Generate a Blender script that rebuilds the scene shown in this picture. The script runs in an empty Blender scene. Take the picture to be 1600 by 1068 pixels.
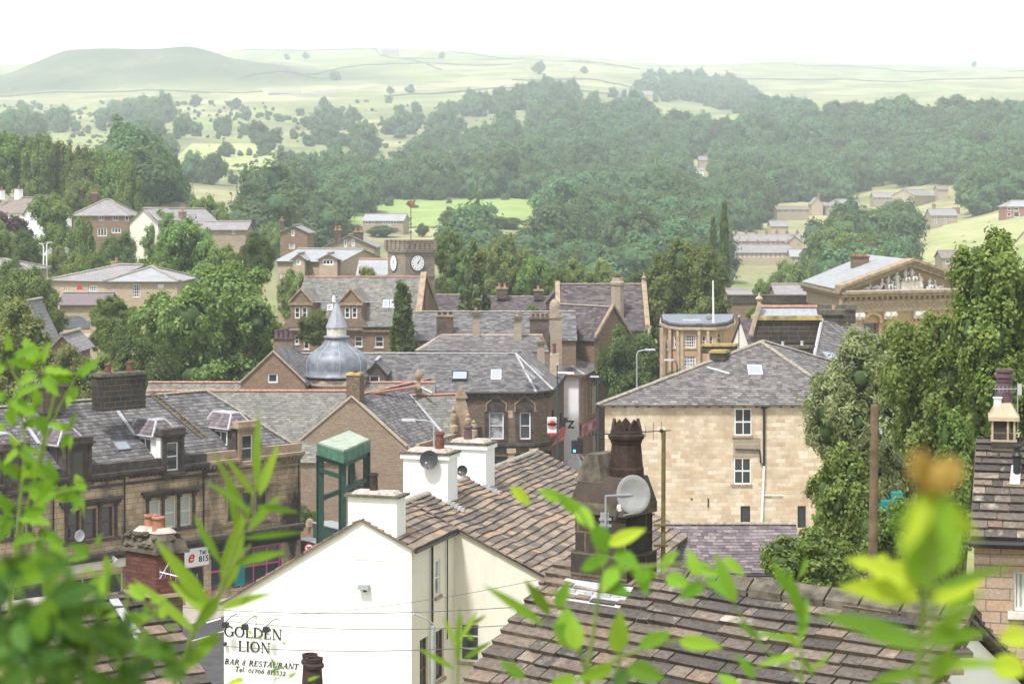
# Town in a wooded valley, built piece by piece; all sizes in metres
HAZE=.00025;EXPO=.97
import bpy,math,random
import numpy as np
from mathutils import Vector,Matrix
random.seed(7);RNG=np.random.default_rng(7)
sc=bpy.context.scene
COL=sc.collection
F=3111.0;YH=330.0;EYE=24.0
def W(px,py,D):
 return Vector(((px-800)*D/F,D,EYE-(py-YH)*D/F))
def XY(px,D):return Vector(((px-800)*D/F,D))
def ZZ(py,D):return EYE-(py-YH)*D/F
def hit_line(px,A,e):
 r=(px-800)/F
 u=(A.y*r-A.x)/(e.x-e.y*r)
 return u,A.y+e.y*u
def hit_plane(px,py,p0,n):
 d=Vector(((px-800)/F,1,-(py-YH)/F));o=Vector((0,0,EYE))
 t=(p0-o).dot(n)/d.dot(n)
 return o+d*t
MATS={}
class NT:
 def __init__(s,name,rough=0.85,spec=0.3):
  m=bpy.data.materials.new(name);m.use_nodes=True
  s.m=m;s.t=m.node_tree;s.n=s.t.nodes;s.l=s.t.links
  s.b=s.n.get('Principled BSDF')
  s.b.inputs['Roughness'].default_value=rough
  s.b.inputs['Specular IOR Level'].default_value=spec
  MATS[name]=m
 def node(s,typ,**kw):
  n=s.n.new(typ)
  for k,v in kw.items():setattr(n,k,v)
  return n
 def link(s,a,b):s.l.new(a,b)
 def uv(s):
  return s.node('ShaderNodeUVMap').outputs[0]
 def noise(s,vec,scale,detail=4,rough=0.6):
  n=s.node('ShaderNodeTexNoise');n.inputs['Scale'].default_value=scale
  n.inputs['Detail'].default_value=detail;n.inputs['Roughness'].default_value=rough
  if vec is not None:s.link(vec,n.inputs['Vector'])
  return n.outputs['Fac']
 def ramp(s,fac,stops,interp='LINEAR'):
  r=s.node('ShaderNodeValToRGB');cr=r.color_ramp;cr.interpolation=interp
  while len(cr.elements)>1:cr.elements.remove(cr.elements[-1])
  cr.elements[0].position=stops[0][0];cr.elements[0].color=(*stops[0][1],1)
  for p,c in stops[1:]:
   e=cr.elements.new(p);e.color=(*c,1)
  s.link(fac,r.inputs['Fac']);return r.outputs['Color']
 def mix(s,fac,a,b,mode='MIX'):
  m=s.node('ShaderNodeMix',data_type='RGBA',blend_type=mode)
  if isinstance(fac,(int,float)):m.inputs[0].default_value=fac
  else:s.link(fac,m.inputs[0])
  for i,x in((6,a),(7,b)):
   if isinstance(x,tuple):m.inputs[i].default_value=(*x,1)
   else:s.link(x,m.inputs[i])
  return m.outputs[2]
 def gray(s,lo,hi,fac):
  return s.ramp(fac,[(lo,(0,0,0)),(hi,(1,1,1))])
 def color(s,c):
  if isinstance(c,tuple):s.b.inputs['Base Color'].default_value=(*c,1)
  else:s.link(c,s.b.inputs['Base Color'])
 def bump(s,h,strength=0.4,dist=0.02):
  b=s.node('ShaderNodeBump');b.inputs['Strength'].default_value=strength
  b.inputs['Distance'].default_value=dist
  s.link(h,b.inputs['Height']);s.link(b.outputs[0],s.b.inputs['Normal'])
 def mapped(s,vec,scale):
  m=s.node('ShaderNodeMapping');m.inputs['Scale'].default_value=scale
  s.link(vec,m.inputs['Vector']);return m.outputs[0]
def plain(name,c,rough=0.7,spec=0.15,metal=0.0,var=0.25,scale=3.0):
 t=NT(name,rough,spec);t.b.inputs['Metallic'].default_value=metal
 if var:
  tc=t.node('ShaderNodeTexCoord').outputs['Object']
  n=t.noise(tc,scale,6)
  lo=tuple(x*(1-var)for x in c);hi=tuple(min(1,x*(1+var*0.7))for x in c)
  t.color(t.ramp(n,[(0.3,lo),(0.7,hi)]))
 else:t.color(c)
 return t
def stone(name,c1,c2,mortar,bw=0.5,bh=0.2,soot=None,soot_lo=0.5,soot_hi=0.62,soot_scale=0.25,mort=0.012,stain=(0.16,0.12,0.09),stain_amt=0.35,c3=None,bias=0.0):
 t=NT(name,0.9,0.1);uv=t.uv()
 wob=t.node('ShaderNodeTexNoise');wob.inputs['Scale'].default_value=2.2;t.link(uv,wob.inputs['Vector'])
 vm=t.node('ShaderNodeMixRGB')if False else None
 add=t.node('ShaderNodeVectorMath',operation='MULTIPLY_ADD')
 t.link(wob.outputs['Color'],add.inputs[0]);add.inputs[1].default_value=(0.05,0.035,0);t.link(uv,add.inputs[2])
 br=t.node('ShaderNodeTexBrick');br.inputs['Scale'].default_value=1.0
 br.inputs['Brick Width'].default_value=bw;br.inputs['Row Height'].default_value=bh
 br.inputs['Mortar Size'].default_value=mort;br.inputs['Mortar Smooth'].default_value=0.3
 br.inputs['Bias'].default_value=bias;br.offset=0.5;br.squash=1.3;br.squash_frequency=3
 br.inputs['Color1'].default_value=(*c1,1);br.inputs['Color2'].default_value=(*c2,1)
 br.inputs['Mortar'].default_value=(*mortar,1)
 t.link(add.outputs[0],br.inputs['Vector'])
 c=br.outputs['Color']
 if c3:
  b2=t.node('ShaderNodeTexBrick');b2.inputs['Scale'].default_value=1.0
  for k in('Brick Width','Row Height','Mortar Size'):b2.inputs[k].default_value=br.inputs[k].default_value
  b2.inputs['Bias'].default_value=-0.55;b2.offset=0.5;b2.squash=1.3;b2.squash_frequency=3
  b2.inputs['Color1'].default_value=(0,0,0,1);b2.inputs['Color2'].default_value=(1,1,1,1);b2.inputs['Mortar'].default_value=(0,0,0,1)
  mp=t.node('ShaderNodeVectorMath',operation='ADD');t.link(add.outputs[0],mp.inputs[0]);mp.inputs[1].default_value=(bw*62,bh*36,0)
  t.link(mp.outputs[0],b2.inputs['Vector'])
  c=t.mix(b2.outputs['Color'],c,c3)
 n1=t.noise(uv,0.9,8,0.7)
 c=t.mix(t.gray(0.5,0.72,n1),c,stain)if stain_amt>=1 else t.mix(t.ramp(n1,[(0.45,(0,0,0)),(0.75,(stain_amt,)*3)]),c,stain)
 nf=t.noise(uv,18,4)
 c=t.mix(0.45,c,t.ramp(nf,[(0.3,(0.35,)*3),(0.7,(0.75,)*3)]),'OVERLAY')
 if soot:
  ns=t.noise(t.mapped(uv,(1,0.45,1)),soot_scale,7,0.62)
  c=t.mix(t.gray(soot_lo,soot_hi,ns),c,soot)
 t.color(c)
 h=t.mix(0.3,br.outputs['Fac'],nf)
 inv=t.node('ShaderNodeInvert');t.link(h,inv.inputs['Color'])
 t.bump(inv.outputs[0],0.5,0.02)
 return t
def slate(name,stops,stain=None,stain_lo=0.55,stain_hi=0.7,rough=0.75,moss=None,moss_lo=.6,spec=0.2,fine=9):
 t=NT(name,rough,spec)
 g=t.node('ShaderNodeNewGeometry').outputs['Random Per Island']
 c=t.ramp(g,stops,'LINEAR')
 uv=t.uv()
 nf=t.noise(uv,fine,6,0.7)
 c=t.mix(0.8,c,t.ramp(nf,[(0.3,(0.22,)*3),(0.7,(0.78,)*3)]),'OVERLAY')
 if stain:
  n=t.noise(t.mapped(uv,(1.0,0.6,1)),0.7,8,0.72)
  c=t.mix(t.gray(stain_lo,stain_hi,n),c,stain)
 if moss:
  n=t.noise(uv,2.3,8,0.75)
  c=t.mix(t.gray(moss_lo,moss_lo+0.08,n),c,moss)
 t.color(c);t.bump(nf,0.35,0.02)
 return t
stone('warm_stone',(.52,.41,.27),(.70,.61,.48),(.52,.44,.34),.55,.24,stain=(.34,.28,.22),c3=(.42,.25,.12),mort=.014,stain_amt=.75,soot=(.44,.33,.22),soot_lo=.52,soot_hi=.68,soot_scale=.5)
stone('tan_ashlar',(.56,.43,.27),(.47,.36,.23),(.13,.10,.08),.75,.33,soot=(.055,.045,.042),soot_lo=.49,soot_hi=.63,soot_scale=.33,stain=(.18,.13,.09),c3=(.32,.22,.13),mort=.014)
stone('sooty_stone',(.075,.06,.055),(.12,.09,.07),(.05,.04,.035),.7,.3,stain=(.22,.15,.09),stain_amt=.6)
stone('black_stone',(.035,.032,.03),(.06,.05,.042),(.16,.12,.085),.75,.33,stain=(.13,.11,.08),stain_amt=.6,mort=.02,soot=(.02,.02,.02),soot_lo=.5,soot_hi=.66)
stone('brown_stone',(.15,.105,.075),(.22,.155,.105),(.06,.05,.04),.28,.13,stain=(.09,.07,.055),c3=(.36,.25,.14),mort=.018)
stone('gable_stone',(.31,.245,.18),(.24,.185,.135),(.16,.12,.09),.3,.12,stain=(.19,.14,.10),c3=(.20,.13,.09),mort=.012)
stone('dark_brown_stone',(.20,.14,.10),(.26,.18,.12),(.13,.1,.075),.45,.2,stain=(.12,.09,.07),c3=(.3,.2,.12))
stone('buff_stone',(.47,.385,.29),(.41,.335,.25),(.30,.25,.19),.5,.22,stain=(.3,.24,.18),c3=(.38,.26,.15))
stone('grey_buff_stone',(.36,.30,.23),(.31,.25,.19),(.22,.18,.14),.5,.22,stain=(.2,.17,.14))
stone('pink_stone',(.42,.30,.22),(.36,.28,.21),(.20,.16,.13),.55,.22,stain=(.22,.18,.15),c3=(.46,.28,.15),mort=.014,stain_amt=.6)
stone('tower_stone',(.23,.195,.165),(.31,.26,.215),(.13,.115,.10),.55,.27,stain=(.08,.07,.06),c3=(.30,.22,.15),mort=.02)
stone('red_brick',(.17,.06,.045),(.11,.045,.04),(.07,.055,.05),.23,.075,stain=(.05,.035,.03),stain_amt=.7,c3=(.24,.1,.07),mort=.01)
stone('red_house_brick',(.34,.15,.12),(.30,.13,.10),(.3,.2,.17),.3,.1,stain=(.3,.12,.1))
stone('smooth_sandstone',(.46,.33,.21),(.42,.30,.19),(.36,.26,.17),1.1,.4,stain=(.28,.2,.13),mort=.006)
stone('orange_stone',(.47,.30,.17),(.41,.27,.16),(.34,.23,.15),.9,.35,stain=(.28,.19,.12),mort=.006)
G1=[(0,(.075,.07,.073)),(.35,(.11,.104,.106)),(.7,(.145,.137,.136)),(1,(.20,.188,.18))]
slate('grey_slate',G1,stain=(.30,.29,.27),stain_lo=.56,stain_hi=.74)
slate('green_grey_slate',[(0,(.12,.116,.104)),(.5,(.155,.148,.136)),(1,(.21,.198,.18))],stain=(.31,.30,.24),stain_lo=.5,stain_hi=.68)
slate('purple_slate',[(0,(.10,.08,.09)),(.5,(.16,.13,.14)),(1,(.25,.21,.21))],stain=(.1,.09,.1))
slate('lilac_slate',[(0,(.095,.086,.087)),(.5,(.145,.132,.131)),(1,(.215,.197,.187))],stain=(.38,.34,.31),stain_lo=.55,stain_hi=.72)
slate('dark_slate',[(0,(.055,.045,.05)),(.5,(.09,.072,.078)),(1,(.15,.12,.115))],stain=(.17,.15,.12),stain_lo=.57,stain_hi=.72)
slate('stone_slate',[(0,(.10,.085,.075)),(.3,(.16,.13,.105)),(.55,(.21,.17,.135)),(.8,(.28,.22,.165)),(.93,(.36,.24,.15)),(1,(.14,.12,.12))],stain=(.24,.20,.16),moss=(.16,.16,.08),moss_lo=.66)
slate('near_stone_slate',[(0,(.06,.053,.049)),(.3,(.09,.077,.068)),(.5,(.12,.10,.084)),(.7,(.15,.122,.099)),(.84,(.19,.15,.117)),(.93,(.19,.135,.10)),(1,(.085,.074,.07))],stain=(.40,.35,.29),stain_lo=.55,stain_hi=.66,moss=(.50,.46,.40),moss_lo=.63,rough=.9,spec=.2,fine=11)
slate('mossy_dark_slate',[(0,(.035,.032,.035)),(.4,(.07,.06,.055)),(.75,(.13,.10,.085)),(1,(.22,.16,.12))],stain=(.09,.10,.05),stain_lo=.55,stain_hi=.65,moss=(.22,.20,.16),moss_lo=.68,rough=.9,spec=.2)
def bigslate(name,c1,c2,gap,bw=.5,bh=.32,stain=(.33,.32,.29)):
 t=NT(name,.75,.35);uv=t.uv()
 br=t.node('ShaderNodeTexBrick');br.inputs['Scale'].default_value=1
 br.inputs['Brick Width'].default_value=bw;br.inputs['Row Height'].default_value=bh;br.inputs['Mortar Size'].default_value=.02
 br.inputs['Color1'].default_value=(*c1,1);br.inputs['Color2'].default_value=(*c2,1);br.inputs['Mortar'].default_value=(*gap,1)  # gap: joints darkened, shadow lines between slates painted into the colour
 t.link(uv,br.inputs['Vector']);c=br.outputs['Color']
 n=t.noise(uv,.6,8,.7);c=t.mix(t.ramp(n,[(.5,(0,)*3),(.72,(.7,)*3)]),c,stain)
 t.color(c);return t
bigslate('far_slate',(.22,.20,.21),(.29,.27,.27),(.13,.12,.12))
bigslate('far_brown_slate',(.17,.14,.125),(.25,.20,.17),(.10,.08,.07),stain=(.26,.22,.18))
bigslate('pale_slate',(.27,.28,.29),(.33,.34,.345),(.21,.21,.22),1.0,.5,stain=(.38,.38,.37))
def render_paint(name,c,dirt,amt,streak=True):
 t=NT(name,.8,.25);uv=t.uv()
 n=t.noise(t.mapped(uv,(2.2,.35,1)),1.1,7,.65)
 cc=t.mix(t.ramp(n,[(.5,(0,)*3),(.8,(amt,)*3)]),c,dirt)
 n2=t.noise(uv,.5,5);cc=t.mix(t.ramp(n2,[(.4,(0,)*3),(.7,(.25*amt,)*3)]),cc,tuple(x*.8 for x in dirt))
 t.color(cc);t.bump(t.noise(uv,25,3),.15,.01);return t
render_paint('white_render',(.86,.865,.875),(.60,.58,.53),.5)
render_paint('cream_render',(.72,.68,.60),(.55,.49,.41),.6)
render_paint('peeling_white',(.80,.80,.78),(.42,.34,.27),.95)
plain('white_paint',(.80,.80,.79),.45,.4,var=.06)
plain('cream_paint',(.66,.62,.54),.6,var=.1)
plain('brown_paint',(.16,.065,.03),.5,var=.25)
plain('dark_brown_paint',(.045,.03,.025),.5,var=.2)
plain('mortar_flaunch',(.45,.38,.33),.95,var=.5,scale=6)
plain('lead',(.19,.21,.24),.5,.5,.1,var=.45,scale=1.6)
plain('hip_lead',(.36,.36,.37),.6,.4,0,var=.3)
plain('lead_flashing',(.40,.41,.425),.6,.4,0,var=.25)
plain('zinc',(.32,.335,.36),.55,.4,.2,var=.2)
plain('red_ridge',(.42,.22,.16),.9,var=.35,scale=4)
plain('stone_ridge',(.30,.27,.22),.95,var=.4,scale=5)
plain('mossy_stone',(.125,.11,.085),.95,var=.6,scale=5)
plain('lichen_yellow',(.42,.33,.13),.95,var=.6,scale=1.5)
plain('stone_trim',(.33,.25,.17),.95,var=.4,scale=2.5)
plain('sooty_trim',(.075,.06,.052),.95,var=.55,scale=2)
plain('sand_trim',(.44,.35,.25),.95,var=.3,scale=2.5)
plain('pale_stone',(.62,.57,.50),.95,var=.25,scale=4)
plain('statue_stone',(.60,.57,.53),.95,var=.3,scale=5)
plain('terracotta',(.36,.17,.11),.85,var=.25,scale=6)
plain('dark_terracotta',(.17,.07,.05),.8,var=.4,scale=6)
plain('sooty_pot',(.055,.036,.031),.85,var=.5,scale=5)
plain('purple_pot',(.12,.07,.085),.6,.4,var=.3,scale=5)
plain('black_iron',(.02,.02,.022),.5,.4,var=.2)
plain('dark_green_paint',(.012,.075,.055),.5,.4,var=.25)
plain('steel_green_paint',(.018,.065,.045),.55,.4,var=.4,scale=2)
plain('weathered_green_paint',(.065,.17,.11),.7,.3,var=.5,scale=1.5)
plain('chalky_roofing',(.33,.37,.30),.9,var=.3,scale=1.5)
plain('teal_post_paint',(.03,.075,.09),.5,var=.15)
plain('galvanised',(.42,.45,.47),.45,.5,.5,var=.2,scale=4)
plain('old_wood',(.16,.115,.07),.95,var=.4,scale=3)
plain('mossy_wood',(.16,.135,.055),.95,var=.5,scale=5)
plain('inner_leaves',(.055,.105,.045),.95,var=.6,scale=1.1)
plain('inner_shade',(.06,.095,.03),.95,var=.4,scale=3)  # dark green crown cores: shade between leaf clumps put into the colour
plain('bark',(.085,.065,.045),.95,var=.4,scale=3)
plain('dish_grey',(.25,.25,.25),.55,.4,var=.2,scale=5)
plain('dish_black',(.03,.032,.038),.5,.4,var=.2)
plain('plastic_black',(.025,.025,.028),.5,.4,var=0)
plain('plastic_grey',(.45,.45,.45),.5,.4,var=0)
plain('red_paint',(.55,.035,.05),.35,.5,var=.08)
plain('magenta_paint',(.56,.10,.30),.5,var=.1)
plain('pink_paint',(.70,.32,.42),.5,var=.1)
plain('sign_red',(.62,.03,.03),.5,var=0)
plain('sign_green',(.02,.30,.13),.5,var=0)
plain('sign_blue',(.03,.22,.42),.5,var=0)
plain('turquoise_paint',(.02,.22,.24),.5,var=.1)
plain('sign_black',(.015,.015,.015),.6,var=0)
plain('yellow_plate',(.80,.42,.05),.5,var=0)
plain('rubber',(.02,.02,.02),.8,var=0)
plain('gold_paint',(.45,.28,.08),.5,var=.2)
plain('rust_brown',(.25,.10,.05),.8,var=.3)
plain('skin',(.60,.38,.28),.6,var=0)
plain('blue_cloth',(.04,.10,.45),.9,var=.1)
plain('red_cloth',(.55,.04,.04),.9,var=.1)
plain('dark_cloth',(.03,.03,.04),.9,var=.1)
plain('hair',(.03,.02,.015),.8,var=0)
plain('stem_green',(.14,.20,.04),.6,var=.3,scale=30)
plain('stem_brown',(.12,.07,.04),.8,var=.3,scale=30)
plain('asphalt',(.075,.073,.075),.92,var=.25,scale=1.2)
plain('pavement',(.38,.33,.28),.92,var=.2,scale=1.2)
plain('drystone',(.13,.13,.11),.95,var=.4,scale=.2)
plain('cable',(.10,.10,.10),.6,var=0)
t=NT('glass',.06,.8);t.color((.035,.042,.05))
t=NT('pale_glass',.12,.6)
tc=t.node('ShaderNodeTexCoord').outputs['Object']
t.color(t.ramp(t.noise(tc,1.3,3),[(.35,(.10,.11,.12)),(.6,(.42,.44,.45))]))
t=NT('curtain_glass',.25,.5);uv=t.uv()
w=t.node('ShaderNodeTexWave');w.inputs['Scale'].default_value=3.5;w.inputs['Distortion'].default_value=1.5;t.link(uv,w.inputs['Vector'])
t.color(t.ramp(w.outputs['Fac'],[(.1,(.30,.32,.27)),(.9,(.62,.64,.57))]))
t=NT('skylight_glass',.08,.9);t.color((.30,.33,.36))
t=NT('lamp_green');t.color((.1,.8,.6));t.b.inputs['Emission Color'].default_value=(.1,.9,.6,1);t.b.inputs['Emission Strength'].default_value=1.5
def leafmat(name,cols,trans=.35,rough=.6,objvar=.25,spec=.15):
 t=NT(name,rough,spec)
 g=t.node('ShaderNodeNewGeometry').outputs['Random Per Island']
 c=t.ramp(g,cols)
 oi=t.node('ShaderNodeObjectInfo').outputs['Random']
 hsv=t.node('ShaderNodeHueSaturation');t.link(c,hsv.inputs['Color'])
 mr=t.node('ShaderNodeMapRange');t.link(oi,mr.inputs[0]);mr.inputs[3].default_value=1-objvar;mr.inputs[4].default_value=1+objvar
 t.link(mr.outputs[0],hsv.inputs['Value'])
 mr2=t.node('ShaderNodeMapRange');t.link(oi,mr2.inputs[0]);mr2.inputs[3].default_value=.5-.03*objvar/.25;mr2.inputs[4].default_value=.5+.02*objvar/.25
 t.link(mr2.outputs[0],hsv.inputs['Hue'])
 c=hsv.outputs[0];t.color(c)
 tr=t.node('ShaderNodeBsdfTranslucent');cc=t.mix(.5,c,(.25,.35,.03));t.link(cc,tr.inputs['Color'])
 mx=t.node('ShaderNodeMixShader');mx.inputs[0].default_value=trans
 t.link(t.b.outputs[0],mx.inputs[1]);t.link(tr.outputs[0],mx.inputs[2])
 t.link(mx.outputs[0],t.n['Material Output'].inputs['Surface'])
 return t
leafmat('leaf_mid',[(0,(.09,.15,.035)),(.5,(.155,.235,.055)),(1,(.25,.335,.095))])
leafmat('leaf_bright',[(0,(.085,.15,.025)),(.5,(.155,.24,.05)),(1,(.30,.38,.12))])
leafmat('leaf_dark',[(0,(.05,.095,.025)),(.5,(.09,.155,.04)),(1,(.16,.235,.065))])
leafmat('leaf_yellow',[(0,(.13,.18,.04)),(.5,(.21,.26,.07)),(1,(.32,.36,.13))])
leafmat('leaf_silver',[(0,(.16,.20,.075)),(.5,(.25,.295,.125)),(1,(.38,.42,.22))])
leafmat('leaf_conifer',[(0,(.055,.085,.025)),(.5,(.10,.135,.04)),(1,(.16,.19,.06))],trans=.15)
leafmat('leaf_far',[(0,(.06,.125,.06)),(.5,(.10,.175,.08)),(1,(.15,.23,.10))],objvar=.4,rough=.8,spec=.1)
leafmat('leaf_purple',[(0,(.05,.02,.03)),(1,(.10,.04,.06))],trans=.2)
leafmat('leaf_fore',[(0,(.07,.17,.015)),(.5,(.13,.28,.022)),(1,(.25,.42,.04))],trans=.5,objvar=.1)
leafmat('leaf_fore_dark',[(0,(.015,.05,.012)),(.5,(.035,.10,.02)),(1,(.08,.18,.03))],trans=.35,objvar=.1)
leafmat('leaf_fore_yellow',[(0,(.38,.50,.03)),(1,(.48,.58,.05))],trans=.5,objvar=.05)
plain('bud_orange',(.36,.24,.06),.7,var=.4,scale=20)
plain('petal_white',(.8,.8,.75),.7,var=0)
plain('petal_pink',(.65,.2,.4),.7,var=0)
M_=MATS
class MB:
 def __init__(s):s.v=[];s.f=[];s.mi=[];s.mats=[];s.cur=0
 def mat(s,name):
  if name not in s.mats:s.mats.append(name)
  s.cur=s.mats.index(name);return s
 def add(s,vs,fs):
  o=len(s.v);s.v.extend([tuple(p)for p in vs])
  for f in fs:s.f.append(tuple(i+o for i in f));s.mi.append(s.cur)
  return s
 def quad(s,*p):return s.add(p,[tuple(range(len(p)))])
 def box8(s,b,t):
  return s.add(list(b)+list(t),[(3,2,1,0),(4,5,6,7),(0,1,5,4),(1,2,6,5),(2,3,7,6),(3,0,4,7)])
 def box(s,x0,x1,y0,y1,z0,z1):
  return s.box8([(x0,y0,z0),(x1,y0,z0),(x1,y1,z0),(x0,y1,z0)],[(x0,y0,z1),(x1,y0,z1),(x1,y1,z1),(x0,y1,z1)])
 def fbox(s,fr,u0,u1,v0,v1,z0,z1,tap=0.0):
  P=fr.p
  a=[P(u0,v0,z0),P(u1,v0,z0),P(u1,v1,z0),P(u0,v1,z0)]
  b=[P(u0+tap,v0+tap,z1),P(u1-tap,v0+tap,z1),P(u1-tap,v1-tap,z1),P(u0+tap,v1-tap,z1)]
  return s.box8(a,b)
 def tube(s,pts,rad,n=8,caps=True):
  pts=[Vector(p)for p in pts]
  if not isinstance(rad,(list,tuple)):rad=[rad]*len(pts)
  rings=[];vs=[]
  up=None
  for i,p in enumerate(pts):
   d=(pts[min(i+1,len(pts)-1)]-pts[max(i-1,0)]).normalized()
   if up is None:
    up=Vector((0,0,1))if abs(d.z)<.9 else Vector((1,0,0))
   a=d.cross(up).normalized();b=a.cross(d).normalized();up=b
   for k in range(n):
    t=2*math.pi*k/n;vs.append(p+(a*math.cos(t)+b*math.sin(t))*rad[i])
  fs=[]
  for i in range(len(pts)-1):
   for k in range(n):
    fs.append((i*n+k,i*n+(k+1)%n,(i+1)*n+(k+1)%n,(i+1)*n+k))
  if caps:fs.append(tuple(range(n))[::-1]);fs.append(tuple((len(pts)-1)*n+k for k in range(n)))
  return s.add(vs,fs)
 def lathe(s,c,prof,n=16,rot=0.0,sx=1.0,sy=1.0):
  c=Vector(c);vs=[];fs=[]
  for r,z in prof:
   for k in range(n):
    t=2*math.pi*k/n+rot;vs.append((c.x+r*math.cos(t)*sx,c.y+r*math.sin(t)*sy,c.z+z))
  m=len(prof)
  for i in range(m-1):
   for k in range(n):fs.append((i*n+k,i*n+(k+1)%n,(i+1)*n+(k+1)%n,(i+1)*n+k))
  fs.append(tuple(range(n))[::-1]);fs.append(tuple((m-1)*n+k for k in range(n)))
  return s.add(vs,fs)
 def ico(s,c,r,sub=1,sx=1,sy=1,sz=1,jit=0,seed=0):
  rr=random.Random(seed)
  t=(1+5**.5)/2
  vs=[Vector(p).normalized()for p in[(-1,t,0),(1,t,0),(-1,-t,0),(1,-t,0),(0,-1,t),(0,1,t),(0,-1,-t),(0,1,-t),(t,0,-1),(t,0,1),(-t,0,-1),(-t,0,1)]]
  fs=[(0,11,5),(0,5,1),(0,1,7),(0,7,10),(0,10,11),(1,5,9),(5,11,4),(11,10,2),(10,7,6),(7,1,8),(3,9,4),(3,4,2),(3,2,6),(3,6,8),(3,8,9),(4,9,5),(2,4,11),(6,2,10),(8,6,7),(9,8,1)]
  for _ in range(sub):
   cache={};nf=[]
   def mid(a,b):
    k=(min(a,b),max(a,b))
    if k not in cache:cache[k]=len(vs);vs.append(((vs[a]+vs[b])/2).normalized())
    return cache[k]
   for a,b,c_ in fs:
    x,y,z=mid(a,b),mid(b,c_),mid(c_,a);nf+=[(a,x,z),(b,y,x),(c_,z,y),(x,y,z)]
   fs=nf
  out=[]
  for p in vs:
   k=r*(1+jit*(rr.random()-.5));out.append((c[0]+p.x*k*sx,c[1]+p.y*k*sy,c[2]+p.z*k*sz))
  return s.add(out,fs)
 def mesh(s,name,loc=(0,0,0),smooth=False):
  me=bpy.data.meshes.new(name);L=Vector(loc)
  me.from_pydata([(x-L.x,y-L.y,z-L.z)for x,y,z in s.v],[],s.f)
  for m in s.mats:me.materials.append(M_[m])
  me.polygons.foreach_set('material_index',s.mi)
  if smooth:me.polygons.foreach_set('use_smooth',[True]*len(s.f))
  uvmap(me,L);me.update();return me
def uvmap(me,L=Vector((0,0,0))):
 nl=len(me.loops);npol=len(me.polygons)
 if nl==0:return
 co=np.empty(len(me.vertices)*3,np.float32);me.vertices.foreach_get('co',co);co=co.reshape(-1,3)+np.array([L[0],L[1],0],np.float32)
 nr=np.empty(npol*3,np.float32);me.polygons.foreach_get('normal',nr);nr=nr.reshape(-1,3)
 vi=np.empty(nl,np.int32);me.loops.foreach_get('vertex_index',vi)
 lt=np.empty(npol,np.int32);me.polygons.foreach_get('loop_total',lt)
 pi=np.repeat(np.arange(npol),lt)
 t=np.stack([-nr[:,1],nr[:,0],np.zeros(npol)],1);ln=np.linalg.norm(t,axis=1)
 t[ln<.05]=(1,0,0);t/=np.linalg.norm(t,axis=1)[:,None]
 b=np.cross(nr,t);b[b[:,2]<0]*=-1
 p=co[vi]
 uv=np.stack([(p*t[pi]).sum(1),(p*b[pi]).sum(1)],1).astype(np.float32)
 l=me.uv_layers.new(name='UVMap');l.data.foreach_set('uv',uv.ravel())
LABELS=[]
def props(o,label=None,cat=None,group=None,kind=None):
 if label:o['label']=label
 if cat:o['category']=cat
 if group:o['group']=group
 if kind:o['kind']=kind
 return o
class Thing:
 def __init__(s,name,label,cat,loc=(0,0,0),group=None,rotz=0):
  o=bpy.data.objects.new(name,None);COL.objects.link(o);o.empty_display_size=.5
  o.location=loc;o.rotation_euler=(0,0,rotz);s.o=o;s.loc=Vector(loc)
  props(o,label,cat,group)
 def part(s,name,mb,smooth=False,label=None,parent=None):
  if not mb.f:return None
  me=mb.mesh(name,s.loc,smooth);o=bpy.data.objects.new(name,me);COL.objects.link(o)
  o.parent=parent or s.o
  if label:o['label']=label
  return o
def solo(name,label,cat,mb,loc=(0,0,0),group=None,smooth=False,kind=None):
 me=mb.mesh(name,loc,smooth);o=bpy.data.objects.new(name,me);COL.objects.link(o);o.location=loc
 return props(o,label,cat,group,kind)
def copy_tree(o,parent=None):
 c=o.copy();COL.objects.link(c);c.parent=parent
 for ch in list(o.children):copy_tree(ch,c)
 return c
def copy_thing(o,loc,rotz=0,scale=None,label=None,group=None):
 c=copy_tree(o);c.location=loc;c.rotation_euler=(0,0,rotz)
 if scale is not None:c.scale=scale if isinstance(scale,(tuple,list))else(scale,)*3
 if label:c['label']=label
 if group:c['group']=group
 return c
class Frame:
 def __init__(s,A,B=None,e=None):
  s.A=Vector(A);s.e=(Vector(B)-s.A).normalized()if e is None else Vector(e).normalized()
  s.L=(Vector(B)-s.A).length if B is not None else 0
  s.n=Vector((-s.e.y,s.e.x))
  if B is not None and s.n.dot(s.A+s.e*s.L*.5)<0:s.n=-s.n
 def p(s,u,v,z):q=s.A+s.e*u+s.n*v;return Vector((q.x,q.y,z))
 def side(s,u=0):
  g=Frame(s.A+s.e*u,e=s.n);g.n=s.e if u==0 else-s.e;return g
 def uz(s,px,py):
  u,D=hit_line(px,s.A,s.e);return u,ZZ(py,D)
 def u(s,px):return hit_line(px,s.A,s.e)[0]

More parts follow.
